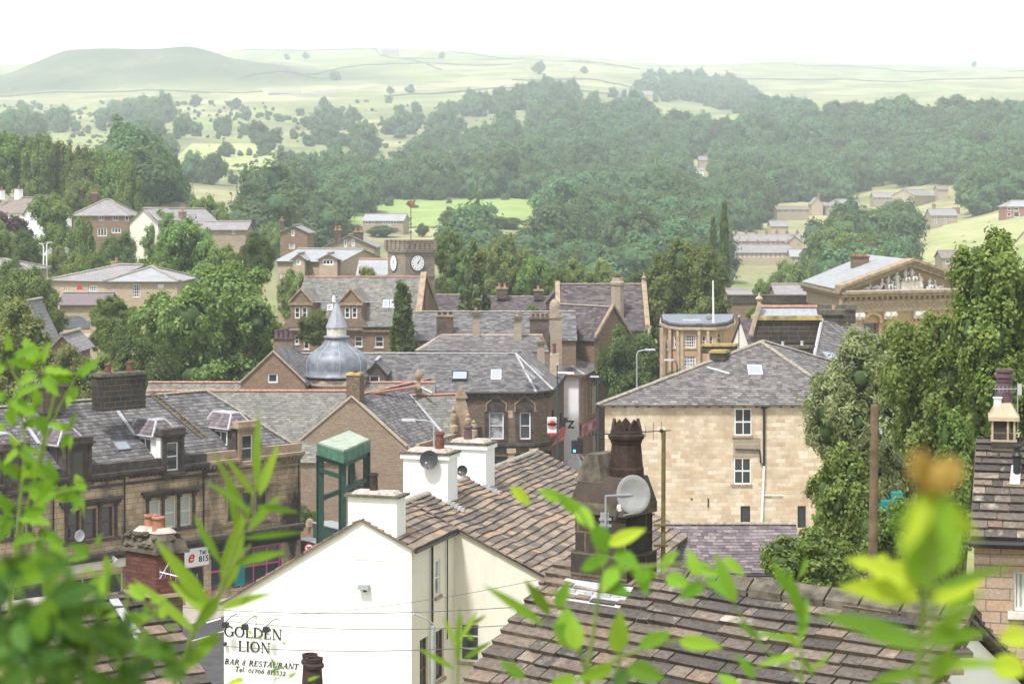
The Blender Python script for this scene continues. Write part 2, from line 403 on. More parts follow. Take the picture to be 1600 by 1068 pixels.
def wall_mb(mb,fr,L,z0,prof,ops=(),depth=.18,mat=None,v=0.0,u_start=0.0):
 """a wall in frame fr (plane v) from u_start to L, top given by prof [(u,z)], with openings (u0,u1,z0,z1)"""
 if mat:mb.mat(mat)
 us=sorted(set([u_start,L]+[round(p[0],4)for p in prof if u_start<p[0]<L]+[round(x,4)for o in ops for x in o[:2]]))
 us=[u for u in us if u_start-1e-6<=u<=L+1e-6]
 def top(u):return float(np.interp(u,[p[0]for p in prof],[p[1]for p in prof]))
 for a,b in zip(us[:-1],us[1:]):
  if b-a<1e-5:continue
  m=(a+b)/2;cuts=sorted([(o[2],o[3])for o in ops if o[0]<m<o[1]])
  z=z0
  for c0,c1 in cuts:
   mb.quad(fr.p(a,v,z),fr.p(b,v,z),fr.p(b,v,c0),fr.p(a,v,c0));z=c1
  mb.quad(fr.p(a,v,z),fr.p(b,v,z),fr.p(b,v,top(b)),fr.p(a,v,top(a)))
 for u0,u1,c0,c1 in[o[:4]for o in ops]:
  d=v+depth+.1
  mb.quad(fr.p(u0,v,c0),fr.p(u1,v,c0),fr.p(u1,d,c0),fr.p(u0,d,c0))
  mb.quad(fr.p(u0,v,c1),fr.p(u1,v,c1),fr.p(u1,d,c1),fr.p(u0,d,c1))
  mb.quad(fr.p(u0,v,c0),fr.p(u0,v,c1),fr.p(u0,d,c1),fr.p(u0,d,c0))
  mb.quad(fr.p(u1,v,c0),fr.p(u1,v,c1),fr.p(u1,d,c1),fr.p(u1,d,c0))
 return mb
def window(th,fr,u0,u1,z0,z1,cols=2,rows=2,frame='white_paint',glass='glass',fw=.07,bw=.035,v=0.0,depth=.14,sill='stone_trim',surround=None,sash=False,name='window'):
 m=MB().mat(frame);d0=v+depth-.05;d1=v+depth+.02
 def bar(a,b,c,d,e0=d0):m.fbox(fr,a,b,e0,d1,c,d)
 bar(u0,u0+fw,z0,z1);bar(u1-fw,u1,z0,z1);bar(u0+fw,u1-fw,z0,z0+fw);bar(u0+fw,u1-fw,z1-fw,z1)
 for i in range(1,cols):
  x=u0+(u1-u0)*i/cols;bar(x-bw/2,x+bw/2,z0+fw,z1-fw,d0+.01)
 for j in range(1,rows):
  z=z0+(z1-z0)*j/rows;w=bw*1.6 if(sash or rows==2)else bw
  bar(u0+fw,u1-fw,z-w/2,z+w/2,d0+.004)
 o=th.part(name,m)
 g=MB().mat(glass);g.quad(fr.p(u0,v+depth,z0),fr.p(u1,v+depth,z0),fr.p(u1,v+depth,z1),fr.p(u0,v+depth,z1))
 th.part('pane',g,parent=o)
 if sill:
  s_=MB().mat(sill);s_.fbox(fr,u0-.1,u1+.1,v-.08,v+.04,z0-.14,z0-.003);th.part('sill',s_,parent=o)
 if surround:
  s_=MB().mat(surround);k=.16
  s_.fbox(fr,u0-k,u0-.003,v-.04,v+.02,z0-.003,z1+k);s_.fbox(fr,u1+.003,u1+k,v-.04,v+.02,z0-.003,z1+k)
  s_.fbox(fr,u0-.003,u1+.003,v-.04,v+.02,z1+.003,z1+k)
  th.part('surround',s_,parent=o)
 return o
def slates(mb,poly,course,width,thick=.02,seed=1,over=1.12,jit=.3,lift=.02,wav=0.0,course2=None,gap=.006,sag=0.0):
 """lay real slates over a convex planar polygon whose first edge poly[0]->poly[1] is the eaves"""
 rr=random.Random(seed);P=[Vector(p)for p in poly]
 U=(P[1]-P[0]).normalized();N=U.cross(P[2]-P[0])
 if N.length<1e-6:N=U.cross(P[-1]-P[0])
 N.normalize()
 if N.z<0:N=-N
 V=N.cross(U)
 if V.z<0:V=-V
 q=[((p-P[0]).dot(U),(p-P[0]).dot(V))for p in P];vmax=max(b for a,b in q);vmin=min(b for a,b in q)
 def span(v):
  xs=[]
  for i in range(len(q)):
   (a,b),(c,d)=q[i],q[(i+1)%len(q)]
   if abs(b-d)<1e-9:
    if abs(v-b)<1e-6:xs+=[a,c]
   elif min(b,d)<=v<=max(b,d):xs.append(a+(c-a)*(v-b)/(d-b))
  return(min(xs),max(xs))if len(xs)>=2 else None
 v=vmin-.0;row=0
 vs=[];fs=[]
 while v<vmax-.02:
  f=(v-vmin)/max(vmax-vmin,1e-6)
  ch=course if course2 is None else course+(course2-course)*f
  sp=span(min(v+ch*.5,vmax-1e-4))
  if sp:
   u=sp[0]-(rr.random()*width*.5 if row%2 else 0);end=sp[1]
   while u<end-.01:
    w=width*(1+jit*(rr.random()-.5)*2)if row or True else width
    u2=min(u+w,end);a=max(u,sp[0])
    if end-u2<width*.3:u2=end
    if u2-a>.02:
     th=thick*(.7+.6*rr.random());dv=(rr.random()-.5)*ch*.10*(jit*2)
     w0=wav*math.sin(a*.9+v*.35+seed)+wav*.6*math.sin(a*2.3+seed*2+v);w1=wav*math.sin(u2*.9+v*.35+seed)+wav*.6*math.sin(u2*2.3+seed*2+v)
     def pt(uu,vv,h):
      s_=-sag*math.sin(math.pi*min(1,max(0,(uu-q[0][0])/max(.1,(q[1][0]-q[0][0])))))*math.sin(math.pi*min(1,max(0,(vv-vmin)/(vmax-vmin))))
      return P[0]+U*uu+V*vv+N*(h+s_)
     vb=v-ch*.04+dv;vt=min(v+ch*over,vmax);g=gap*(.5+rr.random())
     hb=lift+ch*over*0.10;b0=hb*.6;
     tl=rr.random()*thick*.3
     o=len(vs)
     vs+=[pt(a+g,vb,lift+w0),pt(u2-g,vb,lift+w1),pt(a+g,vb,lift+thick*1.0+th+w0+tl),pt(u2-g,vb,lift+thick+th+w1),pt(a+g,vt,lift+th*.3+w0),pt(u2-g,vt,lift+th*.3+w1)]
     fs+=[(o,o+1,o+3,o+2),(o+2,o+3,o+5,o+4),(o,o+2,o+4),(o+1,o+5,o+3)]
    u=u2
    if u>=end-.01:break
  v+=ch;row+=1
 mb.add(vs,fs)
 return N
def slab(mb,poly,N=None,t=.06):
 P=[Vector(p)for p in poly]
 if N is None:
  N=(P[1]-P[0]).cross(P[2]-P[0]).normalized()
  if N.z<0:N=-N
 lo=[p-N*t for p in P];n=len(P)
 mb.add(P+lo,[tuple(range(n)),tuple(range(2*n-1,n-1,-1))]+[(i,(i+1)%n,n+(i+1)%n,n+i)for i in range(n)])
def ridge_mb(mb,p,q,r=.13,seg=.45,n=5,gap=.01,seed=0):
 p,q=Vector(p),Vector(q);d=q-p;L=d.length
 if L<.05:return mb
 d.normalize();a=d.cross(Vector((0,0,1))).normalized();b=a.cross(d);k=max(1,round(L/seg));rr=random.Random(seed)
 for i in range(k):
  s0=p+d*(L*i/k+gap);s1=p+d*(L*(i+1)/k-gap);j=rr.random()*.02;vs=[]
  for s_ in(s0,s1):
   for t in range(n+1):
    th=math.pi*t/n;vs.append(s_+a*(math.cos(th)*r*1.15)+b*(math.sin(th)*r*.75+j-.02))
  fs=[(t,t+1,n+2+t,n+1+t)for t in range(n)]+[tuple(range(n+1)),tuple(range(2*n+1,n,-1))]
  mb.add(vs,fs)
 return mb
def roof_planes(fr,L,W_,ze,zr,kind,oe=.25,og=.12,hl=None,hr=None):
 """kind 'x': ridge along e. hl/hr: None gable, else hip inset. kind 'y': ridge along n, 'pyr'."""
 P=fr.p;out=[];ridges=[]
 if kind=='x':
  m=W_/2;sl=(zr-ze)/m;zl=ze-sl*oe
  a=-og if hl is None else-oe;b=L+og if hr is None else L+oe
  ra=-og if hl is None else hl;rb=L+og if hr is None else L-hr
  out.append([P(a,-oe,zl),P(b,-oe,zl),P(rb,m,zr),P(ra,m,zr)])
  out.append([P(b,W_+oe,zl),P(a,W_+oe,zl),P(ra,m,zr),P(rb,m,zr)])
  if hl is not None:out.append([P(a,W_+oe,zl),P(a,-oe,zl),P(ra,m,zr)]);ridges+=[(P(a,-oe,zl),P(ra,m,zr)),(P(a,W_+oe,zl),P(ra,m,zr))]
  if hr is not None:out.append([P(b,-oe,zl),P(b,W_+oe,zl),P(rb,m,zr)]);ridges+=[(P(b,-oe,zl),P(rb,m,zr)),(P(b,W_+oe,zl),P(rb,m,zr))]
  if rb-ra>.05:ridges.insert(0,(P(ra,m,zr),P(rb,m,zr)))
 else:
  m=L/2;sl=(zr-ze)/m;zl=ze-sl*oe
  a=-og if hl is None else-oe;b=W_+og if hr is None else W_+oe
  ra=-og if hl is None else hl;rb=W_+og if hr is None else W_-hr
  out.append([P(-oe,b,zl),P(-oe,a,zl),P(m,ra,zr),P(m,rb,zr)])
  out.append([P(L+oe,a,zl),P(L+oe,b,zl),P(m,rb,zr),P(m,ra,zr)])
  if hl is not None:out.append([P(-oe,a,zl),P(L+oe,a,zl),P(m,ra,zr)]);ridges+=[(P(-oe,a,zl),P(m,ra,zr)),(P(L+oe,a,zl),P(m,ra,zr))]
  if hr is not None:out.append([P(L+oe,b,zl),P(-oe,b,zl),P(m,rb,zr)]);ridges+=[(P(-oe,b,zl),P(m,rb,zr)),(P(L+oe,b,zl),P(m,rb,zr))]
  if rb-ra>.05:ridges.insert(0,(P(m,ra,zr),P(m,rb,zr)))
 return out,ridges
def make_roof(th,planes,ridges,mat='grey_slate',course=.26,width=.36,ridge='stone_ridge',rr=.13,real=True,thick=.014,seed=1,jit=.15,gutter=None,front_gutter=None,wav=0,sag=0):
 m=MB();m.mat(mat)
 for i,p in enumerate(planes):
  N=(Vector(p[1])-Vector(p[0])).cross(Vector(p[2])-Vector(p[0])).normalized()
  if N.z<0:N=-N
  c=sum((Vector(q)for q in p),Vector())/len(p)
  facing=N.dot(Vector((0,0,EYE))-c)>-.2*(Vector((0,0,EYE))-c).length
  if real and facing:m.mat(mat);slates(m,p,course,width,thick,seed+i,jit=jit,lift=.004,wav=wav,sag=sag)
  if not real:m.mat(mat)
  slab(m,[Vector(q)-N*(.0 if not sag else sag*1.2)for q in p]if real else p,N,.08)
 o=th.part('roof',m)
 if ridge and ridges:
  r_=MB().mat(ridge)
  for k,(a,b)in enumerate(ridges):ridge_mb(r_,a+Vector((0,0,.04)),b+Vector((0,0,.04)),rr,seed=k)
  th.part('ridge_tiles',r_,parent=o)
 if gutter:
  g=MB().mat(gutter)
  p=planes[0];a,b=Vector(p[0]),Vector(p[1])
  nn=(b-a).cross(Vector((0,0,1))).normalized()
  if nn.dot(a)>0:nn=-nn
  g.tube([a+nn*.05-Vector((0,0,.08)),b+nn*.05-Vector((0,0,.08))],.07,6)
  th.part('gutter',g,parent=o)
 return o
def pot_mb(mb,c,h=.6,r=.14,style='plain',n=12):
 if style=='plain':pr=[(r*1.1,0),(r,.06),(r*.88,h*.82),(r*1.12,h*.84),(r*1.12,h*.95),(r*.95,h),(r*.75,h),(r*.7,h*.6)]
 elif style=='taper':pr=[(r*1.25,0),(r*1.2,.04),(r*.92,h*.78),(r*1.15,h*.8),(r*1.2,h*.86),(r*1.0,h*.9),(r*1.08,h),(r*.8,h),(r*.75,h*.6)]
 mb.lathe(c,pr,n);return mb
def chimney(th,fr,u0,u1,v0,v1,z0,z1,mat='sooty_stone',pots=2,potmat='dark_terracotta',cap='stone_trim',poth=.5,potr=.14,capo=.08,oncap=True,name='chimney',along='u'):
 m=MB().mat(mat);m.fbox(fr,u0,u1,v0,v1,z0,z1-.18)
 m.mat(cap);m.fbox(fr,u0-capo,u1+capo,v0-capo,v1+capo,z1-.18,z1-.06,);m.fbox(fr,u0-capo*.3,u1+capo*.3,v0-capo*.3,v1+capo*.3,z1-.06,z1)
 o=th.part(name,m)
 for i in range(pots):
  t=(i+.5)/pots
  c=fr.p(u0+(u1-u0)*t,(v0+v1)/2,z1)if along=='u' else fr.p((u0+u1)/2,v0+(v1-v0)*t,z1)
  q=MB().mat(potmat);pot_mb(q,c,poth*(1+.12*((i*7)%3-1)),potr);th.part('chimney_pot',q,parent=o,smooth=False)
 return o
def chimney_px(th,fr,px0,px1,pyt,pyb,D,mat='sooty_stone',depth=.9,**k):
 """a stack whose front face covers px0..px1 at distance D"""
 c=XY((px0+px1)/2,D)-fr.A;dt=fr.e.x*fr.n.y-fr.e.y*fr.n.x;u=(c.x*fr.n.y-c.y*fr.n.x)/dt;v=(fr.e.x*c.y-fr.e.y*c.x)/dt;w=(px1-px0)*D/F/max(.5,abs(fr.e.x)+.3*abs(fr.e.y))
 return chimney(th,fr,u-w/2,u+w/2,v,v+depth,ZZ(pyb,D),ZZ(pyt,D),mat,**k)
def skylight(th,roofo,p0,U,V,N,w,h,frame='white_paint',open_=0.0):
 """roof window on a plane: p0 lower-left corner"""
 f=MB().mat(frame);k=.07
 def P(a,b,c):return p0+U*a+V*b+N*(c+.04)
 def bx(a0,a1,b0,b1,c0,c1):f.box8([P(a0,b0,c0),P(a1,b0,c0),P(a1,b1,c0),P(a0,b1,c0)],[P(a0,b0,c1),P(a1,b0,c1),P(a1,b1,c1),P(a0,b1,c1)])
 bx(0,w,0,k,0,.1);bx(0,w,h-k,h,0,.1);bx(0,k,k,h-k,0,.1);bx(w-k,w,k,h-k,0,.1)
 t=open_
 f.mat('skylight_glass');f.quad(P(k,k,.06+t),P(w-k,k,.06+t),P(w-k,h-k,.06),P(k,h-k,.06))
 return th.part('roof_window',f,parent=roofo)
def plane_axes(p):
 p=[Vector(q)for q in p];U=(p[1]-p[0]).normalized();N=U.cross(p[2]-p[0]).normalized()
 if N.z<0:N=-N
 V=N.cross(U)
 if V.z<0:V=-V
 return U,V,N
def skylight_px(th,roofo,plane,px0,py0,px1,py1,**k):
 """skylight whose lower-left is seen at (px0,py1) and lower-right (px1,py1), upper at py0"""
 U,V,N=plane_axes(plane);p0=Vector(plane[0])
 a=hit_plane(px0,py1,p0,N);b=hit_plane(px1,py1,p0,N);c=hit_plane(px0,py0,p0,N)
 if U.x<0:U=-U
 w=abs((b-a).dot(U));h=abs((c-a).dot(V))
 skylight(th,roofo,a,U,V,N,w,h,**k)
def house(name,label,cat,A,B,depth,z0,ze,zr,kind='x',hl=None,hr=None,wall='buff_stone',roofmat='grey_slate',wins=(),real=True,ridge='stone_ridge',group=None,gutter='black_iron',oe=.25,og=.12,sidewall=None,course=.26,width=.36,wdef=None,swins=(),side_at='L',nvec=None,**rk):
 """A, B = (px, D) ends of the front wall; wins = (px0,px1,py0,py1,opts)"""
 fr=Frame(XY(*A),XY(*B));L=fr.L
 if nvec:fr.n=Vector(nvec)
 base=fr.p(L/2,depth/2,z0);th=Thing(name,label,cat,base,group);th.fr=fr;th.L=L;th.W=depth
 wdef=wdef or{}
 ops=[];wl=[]
 for w in wins:
  u0,u1=sorted((fr.u(w[0]),fr.u(w[1])));um=fr.uz((w[0]+w[1])/2,w[2])[1];ul=fr.uz((w[0]+w[1])/2,w[3])[1]
  u0=max(u0,.05);u1=min(u1,L-.05)
  if u1-u0<.1:continue
  ops.append((u0,u1,ul,um));wl.append((u0,u1,ul,um,w[4]if len(w)>4 else{}))
 m=MB().mat(wall)
 gf=kind=='y'
 prof=[(0,ze),(L/2,zr),(L,ze)]if gf and hl is None else[(0,ze),(L,ze)]
 wall_mb(m,fr,L,z0-1.5,prof,ops)
 bk=Frame(fr.A+fr.n*depth,e=fr.e);bk.n=-fr.n
 wall_mb(m,bk,L,z0-1.5,[(0,ze),(L/2,zr),(L,ze)]if gf and hr is None else[(0,ze),(L,ze)])
 sops=[];swl=[]
 for u,hh in((0,hl),(L,hr)):
  s_=fr.side(u);ops2=[]
  if(u==0)==(side_at=='0'):
   for w in swins:
    a,b=sorted((s_.u(w[0]),s_.u(w[1])));z_t=s_.uz((w[0]+w[1])/2,w[2])[1];z_b=s_.uz((w[0]+w[1])/2,w[3])[1]
    ops2.append((a,b,z_b,z_t));swl.append((s_,a,b,z_b,z_t,w[4]if len(w)>4 else{}))
  pr=[(0,ze),(depth/2,zr),(depth,ze)]if kind=='x' and hh is None else[(0,ze),(depth,ze)]
  wall_mb(m,s_,depth,z0-1.5,pr,ops2,mat=sidewall or wall)
 th.part('wall',m)
 for u0,u1,a,b,o in wl:window(th,fr,u0,u1,a,b,**{**wdef,**o})
 for s_,u0,u1,a,b,o in swl:window(th,s_,u0,u1,a,b,**{**wdef,**o})
 planes,ridges=roof_planes(fr,L,depth,ze,zr,kind,oe,og,hl,hr)
 th.planes=planes;th.ridges=ridges
 th.roof=make_roof(th,planes,ridges,roofmat,real=real,ridge=ridge,gutter=gutter if kind=='x' or hl is not None else None,course=course,width=width,**rk)
 return th

KX=np.array([-600,0,100,200,300,400,500,600,700,800,900,1000,1100,1200,1300,1400,1500,1600,2200],float)
def zr_(D,py):return[EYE-(y-YH)*D/F for y in py]
ROWS=[(-60,[24]*19),(0,[22.3]*19),(6,[21.6]*19),(20,[16]*19),(45,[7]*19),(65,[1.5]*19),(80,[0]*19),(160,[0]*19),(200,[8,5,3,1.5,.5]+[0]*14),(260,[14,10,8,6,4,2,1]+[0]*8+[0,0,1,3]),(350,[22,19,17.5,16,13,10,7,5,4,3,2,1,1,1,1,2,4,7,14]),(450,[36,31,28,25,21,16,12,9,7,6,5,3,2,1,1,4,9,15,25]),(600,zr_(600,[250,285,300,315,330,345,362,368,368,370,375,385,395,402,405,398,378,350,280])),(800,zr_(800,[225,262,272,280,292,300,310,318,316,314,325,335,340,345,345,340,320,298,240])),(1050,zr_(1050,[205,235,245,250,250,255,262,270,268,262,268,275,280,288,290,280,255,245,200])),(1400,zr_(1400,[185,210,213,215,212,212,215,220,222,212,205,208,222,215,200,178,165,168,140])),(1700,zr_(1700,[170,188,190,190,186,184,184,186,182,172,168,178,198,185,178,172,168,172,160])),(2100,zr_(2100,[150,168,170,166,164,160,158,158,155,150,150,158,170,166,162,160,158,158,150])),(2500,zr_(2500,[130,148,142,138,140,142,142,140,136,132,134,138,146,148,148,146,144,142,135])),(2800,zr_(2800,[125,119,80,73,72,100,124,120,116,112,114,118,126,132,132,130,128,128,120])),(3300,zr_(3300,[120,118,96,92,94,92,96,94,94,94,98,106,112,114,114,116,114,114,110])),(3900,zr_(3900,[112,104,100,98,92,78,77,77,80,85,92,99,102,98,99,102,105,107,104])),(4600,zr_(4600,[130,120,118,116,112,104,102,100,104,108,112,118,118,114,114,116,118,120,116])),]
RD=np.array([r[0]for r in ROWS],float);RZ=np.array([r[1]for r in ROWS],float)
def _noise2(x,y):
 return(np.sin(x*1.0+1.3*np.sin(y*.7))+np.sin(y*1.3+1.1*np.sin(x*.9+2))+.5*np.sin(x*2.3+y*1.7+1)+.5*np.sin(x*1.9-y*2.6)+.25*np.sin(x*5.1+y*3.3)+.25*np.sin(y*5.7-x*4.1))/3.5
def smooth_w(t):return t*t*(3-2*t)*.35+t*.65
def ground(X,Y):
 X=np.atleast_1d(np.asarray(X,float));Y=np.atleast_1d(np.asarray(Y,float))
 px=800+F*X/np.maximum(Y,60);D=np.clip(Y,RD[0],RD[-1]-1e-3)
 i=np.clip(np.searchsorted(RD,D,side='right')-1,0,len(RD)-2);t=smooth_w((D-RD[i])/(RD[i+1]-RD[i]))
 kx=np.clip(px,KX[0],KX[-1]-1e-3);j=np.clip(np.searchsorted(KX,kx,side='right')-1,0,len(KX)-2);s=(kx-KX[j])/(KX[j+1]-KX[j]);s=s*s*(3-2*s)*.5+s*.5
 z=(RZ[i,j]*(1-s)+RZ[i,j+1]*s)*(1-t)+(RZ[i+1,j]*(1-s)+RZ[i+1,j+1]*s)*t
 amp=np.clip((D-300)/400,0,1)*np.clip(D*.0022,0,3.5)
 z=z+amp*_noise2(X/55.,Y/75.)+amp*.5*_noise2(X/19.+7,Y/31.)
 return z
def gz(x,y):return float(ground(x,y)[0])
def GP(px,D):q=XY(px,D);return Vector((q.x,q.y,gz(q.x,q.y)))
def terrain():
 ys=np.concatenate([np.linspace(-60,200,40)[:-1],np.linspace(200,700,80)[:-1],np.linspace(700,1700,150)[:-1],np.linspace(1700,3300,140)[:-1],np.linspace(3300,4595,60)])
 us=np.linspace(-1,1,330)
 Yg,Ug=np.meshgrid(ys,us,indexing='ij');Xg=Ug*(np.maximum(Yg,0)*.42+120)
 Z=ground(Xg.ravel(),Yg.ravel())
 co=np.stack([Xg.ravel(),Yg.ravel(),Z-.0],1)
 nx,ny=len(us),len(ys)
 idx=np.arange(nx*ny).reshape(ny,nx)
 q=np.stack([idx[:-1,:-1],idx[:-1,1:],idx[1:,1:],idx[1:,:-1]],-1).reshape(-1,4)
 me=bpy.data.meshes.new('hills');fast_mesh(me,co,q)
 me.polygons.foreach_set('use_smooth',[True]*len(q))
 me.materials.append(M_['grass_land'])
 o=bpy.data.objects.new('hills',me);COL.objects.link(o);o['kind']='structure'
 return o
def fast_mesh(me,co,q):
 n=q.shape[1]
 me.vertices.add(len(co));me.vertices.foreach_set('co',np.asarray(co,np.float32).ravel())
 me.loops.add(q.size);me.loops.foreach_set('vertex_index',q.astype(np.int32).ravel())
 me.polygons.add(len(q));me.polygons.foreach_set('loop_start',np.arange(0,q.size,n,dtype=np.int32))
 try:me.polygons.foreach_set('loop_total',np.full(len(q),n,np.int32))
 except Exception:pass
 me.update(calc_edges=True);me.validate()
def MRANGE(t,v,a,b):
 r=t.node('ShaderNodeMapRange');t.link(v,r.inputs[0]);r.inputs[1].default_value=a;r.inputs[2].default_value=b;r.inputs[3].default_value=1;r.inputs[4].default_value=0
 return r.outputs[0]
t=NT('grass_land',.95,.1)
tc=t.node('ShaderNodeTexCoord').outputs['Object']
vo=t.node('ShaderNodeTexVoronoi',voronoi_dimensions='2D');vo.inputs['Scale'].default_value=1
mp=t.mapped(tc,(.0052,.0034,0));t.link(mp,vo.inputs['Vector'])
sepc=t.node('ShaderNodeSeparateColor');t.link(vo.outputs['Color'],sepc.inputs[0])
base=t.ramp(sepc.outputs[0],[(0,(.25,.29,.11)),(.3,(.33,.33,.16)),(.55,(.23,.28,.10)),(.8,(.37,.36,.19)),(1,(.29,.31,.14))],'CONSTANT')
n1=t.noise(tc,.012,8,.62)
c=t.mix(t.ramp(n1,[(.45,(0,)*3),(.58,(.9,)*3)]),base,(.15,.165,.08))
n2=t.noise(tc,.05,8,.7)
c=t.mix(t.ramp(n2,[(.47,(0,)*3),(.62,(.75,)*3)]),c,(.27,.245,.135))
n3=t.noise(tc,.6,4,.7);c=t.mix(.3,c,t.ramp(n3,[(.3,(.3,)*3),(.7,(.7,)*3)]),'OVERLAY')
mg=t.node('ShaderNodeVectorMath',operation='SUBTRACT');t.link(tc,mg.inputs[0]);mg.inputs[1].default_value=(-560,2800,0)
mg2=t.node('ShaderNodeVectorMath',operation='MULTIPLY');t.link(mg.outputs[0],mg2.inputs[0]);mg2.inputs[1].default_value=(1/430,1/300,0)
ln=t.node('ShaderNodeVectorMath',operation='LENGTH');t.link(mg2.outputs[0],ln.inputs[0])
ad=t.node('ShaderNodeMath',operation='MULTIPLY_ADD');t.link(t.noise(tc,.006,7,.65),ad.inputs[0]);ad.inputs[1].default_value=.9;t.link(ln.outputs['Value'],ad.inputs[2])
mc=t.ramp(t.noise(tc,.015,9,.7),[(.35,(.05,.07,.035)),(.55,(.10,.115,.06)),(.7,(.20,.19,.11))])
mc=t.mix(t.gray(.63,.67,t.noise(tc,.13,5,.75)),mc,(.42,.40,.36))
c=t.mix(MRANGE(t,ad.outputs[0],1.25,1.5),c,mc)
t.color(c)
t=NT('meadow_grass',.95,.1);tc=t.node('ShaderNodeTexCoord').outputs['Object']
t.color(t.ramp(t.noise(tc,.05,7,.65),[(.35,(.20,.28,.085)),(.65,(.29,.36,.13))]))
t=NT('hay_grass',.95,.1);tc=t.node('ShaderNodeTexCoord').outputs['Object']
t.color(t.ramp(t.noise(t.mapped(tc,(1,.3,1)),.06,7,.65),[(.35,(.24,.29,.11)),(.5,(.33,.34,.16)),(.65,(.39,.37,.20))]))
t=NT('pale_pasture',.95,.1);tc=t.node('ShaderNodeTexCoord').outputs['Object']
t.color(t.ramp(t.noise(tc,.02,7,.65),[(.35,(.28,.33,.13)),(.65,(.38,.40,.18))]))
def patch(name,poly_px,mat,lift=.25,nx=60,ny=40):
 """a field lying on the hills: corners given as (px, D)"""
 P=[XY(*p)for p in poly_px]
 co=[];
 for j in range(ny+1):
  for i in range(nx+1):
   s,u=i/nx,j/ny
   q=(P[0]*(1-s)+P[1]*s)*(1-u)+(P[3]*(1-s)+P[2]*s)*u
   co.append((q.x,q.y))
 co=np.array(co);w=.5*np.sin(co[:,0]*.03)+.5*np.sin(co[:,1]*.02)
 z=ground(co[:,0],co[:,1])+lift
 idx=np.arange((nx+1)*(ny+1)).reshape(ny+1,nx+1)
 q=np.stack([idx[:-1,:-1],idx[:-1,1:],idx[1:,1:],idx[1:,:-1]],-1).reshape(-1,4)
 me=bpy.data.meshes.new(name);fast_mesh(me,np.column_stack([co,z]),q);me.materials.append(M_[mat])
 me.polygons.foreach_set('use_smooth',[True]*len(q))
 o=bpy.data.objects.new(name,me);COL.objects.link(o);o['kind']='structure'
 return o
terrain()
patch('meadow',[(520,640),(815,640),(860,830),(560,830)],'meadow_grass',.35)
patch('hay_field',[(1395,470),(1560,440),(1640,690),(1475,700)],'hay_grass',.35)
patch('pasture',[(250,1000),(430,1000),(440,1220),(300,1220)],'pale_pasture',.4)
def ribbon(mb,pts,w,h,lift=0):
 """a low wall following the ground through (px,D) points"""
 P=[]
 for a,b in zip(pts[:-1],pts[1:]):
  A,B=XY(*a),XY(*b);k=max(2,int((B-A).length/18))
  for i in range(k):P.append(A.lerp(B,i/k))
 P.append(XY(*pts[-1]))
 zs=ground([p.x for p in P],[p.y for p in P]);vs=[]
 for i,p in enumerate(P):
  d=(P[min(i+1,len(P)-1)]-P[max(i-1,0)]).normalized();n=Vector((-d.y,d.x))*w/2
  vs+=[(p.x-n.x,p.y-n.y,zs[i]-1),(p.x-n.x*.7,p.y-n.y*.7,zs[i]+h),(p.x+n.x*.7,p.y+n.y*.7,zs[i]+h),(p.x+n.x,p.y+n.y,zs[i]-1)]
 fs=[]
 for i in range(len(P)-1):
  for k in range(3):fs.append((i*4+k,i*4+k+1,i*4+4+k+1,i*4+4+k))
 mb.add(vs,fs)
WALLS=[([(580,3850),(600,3500),(640,3300),(690,2950)],'long drystone wall running down the far hill below the skyline farm'),([(480,2900),(540,3050),(610,3120),(700,3130),(800,3080)],'curving drystone wall above the long farm shed'),([(610,3420),(720,3420),(860,3400),(980,3300)],'drystone wall crossing the pale fields right of the skyline farm'),([(700,3780),(790,3500),(880,3350),(1000,3150)],'drystone wall slanting down right across the far pasture'),([(1080,2950),(1250,2980),(1400,2960),(1600,2900)],'level drystone wall low on the far right moor'),([(1240,3700),(1380,3600),(1450,3400),(1600,3350)],'drystone wall high on the far right moor'),([(-20,2380),(120,2400),(260,2420),(410,2400)],'drystone wall along the foot of the rocky hilltop'),([(380,2620),(450,2750),(520,2820)],'short drystone wall beside the rocky hilltop'),([(600,2250),(720,2300),(860,2280),(1000,2200)],'drystone wall under the hedged field in the middle of the far hill'),([(800,2600),(920,2620),(1010,2500)],'drystone wall below the row of far field trees'),([(330,3820),(480,3760),(590,3820)],'drystone wall near the skyline left of the far farm'),]
for pts,lab in WALLS:
 m=MB().mat('drystone');ribbon(m,pts,1.6,1.9)
 solo('drystone_wall',lab,'wall',m)
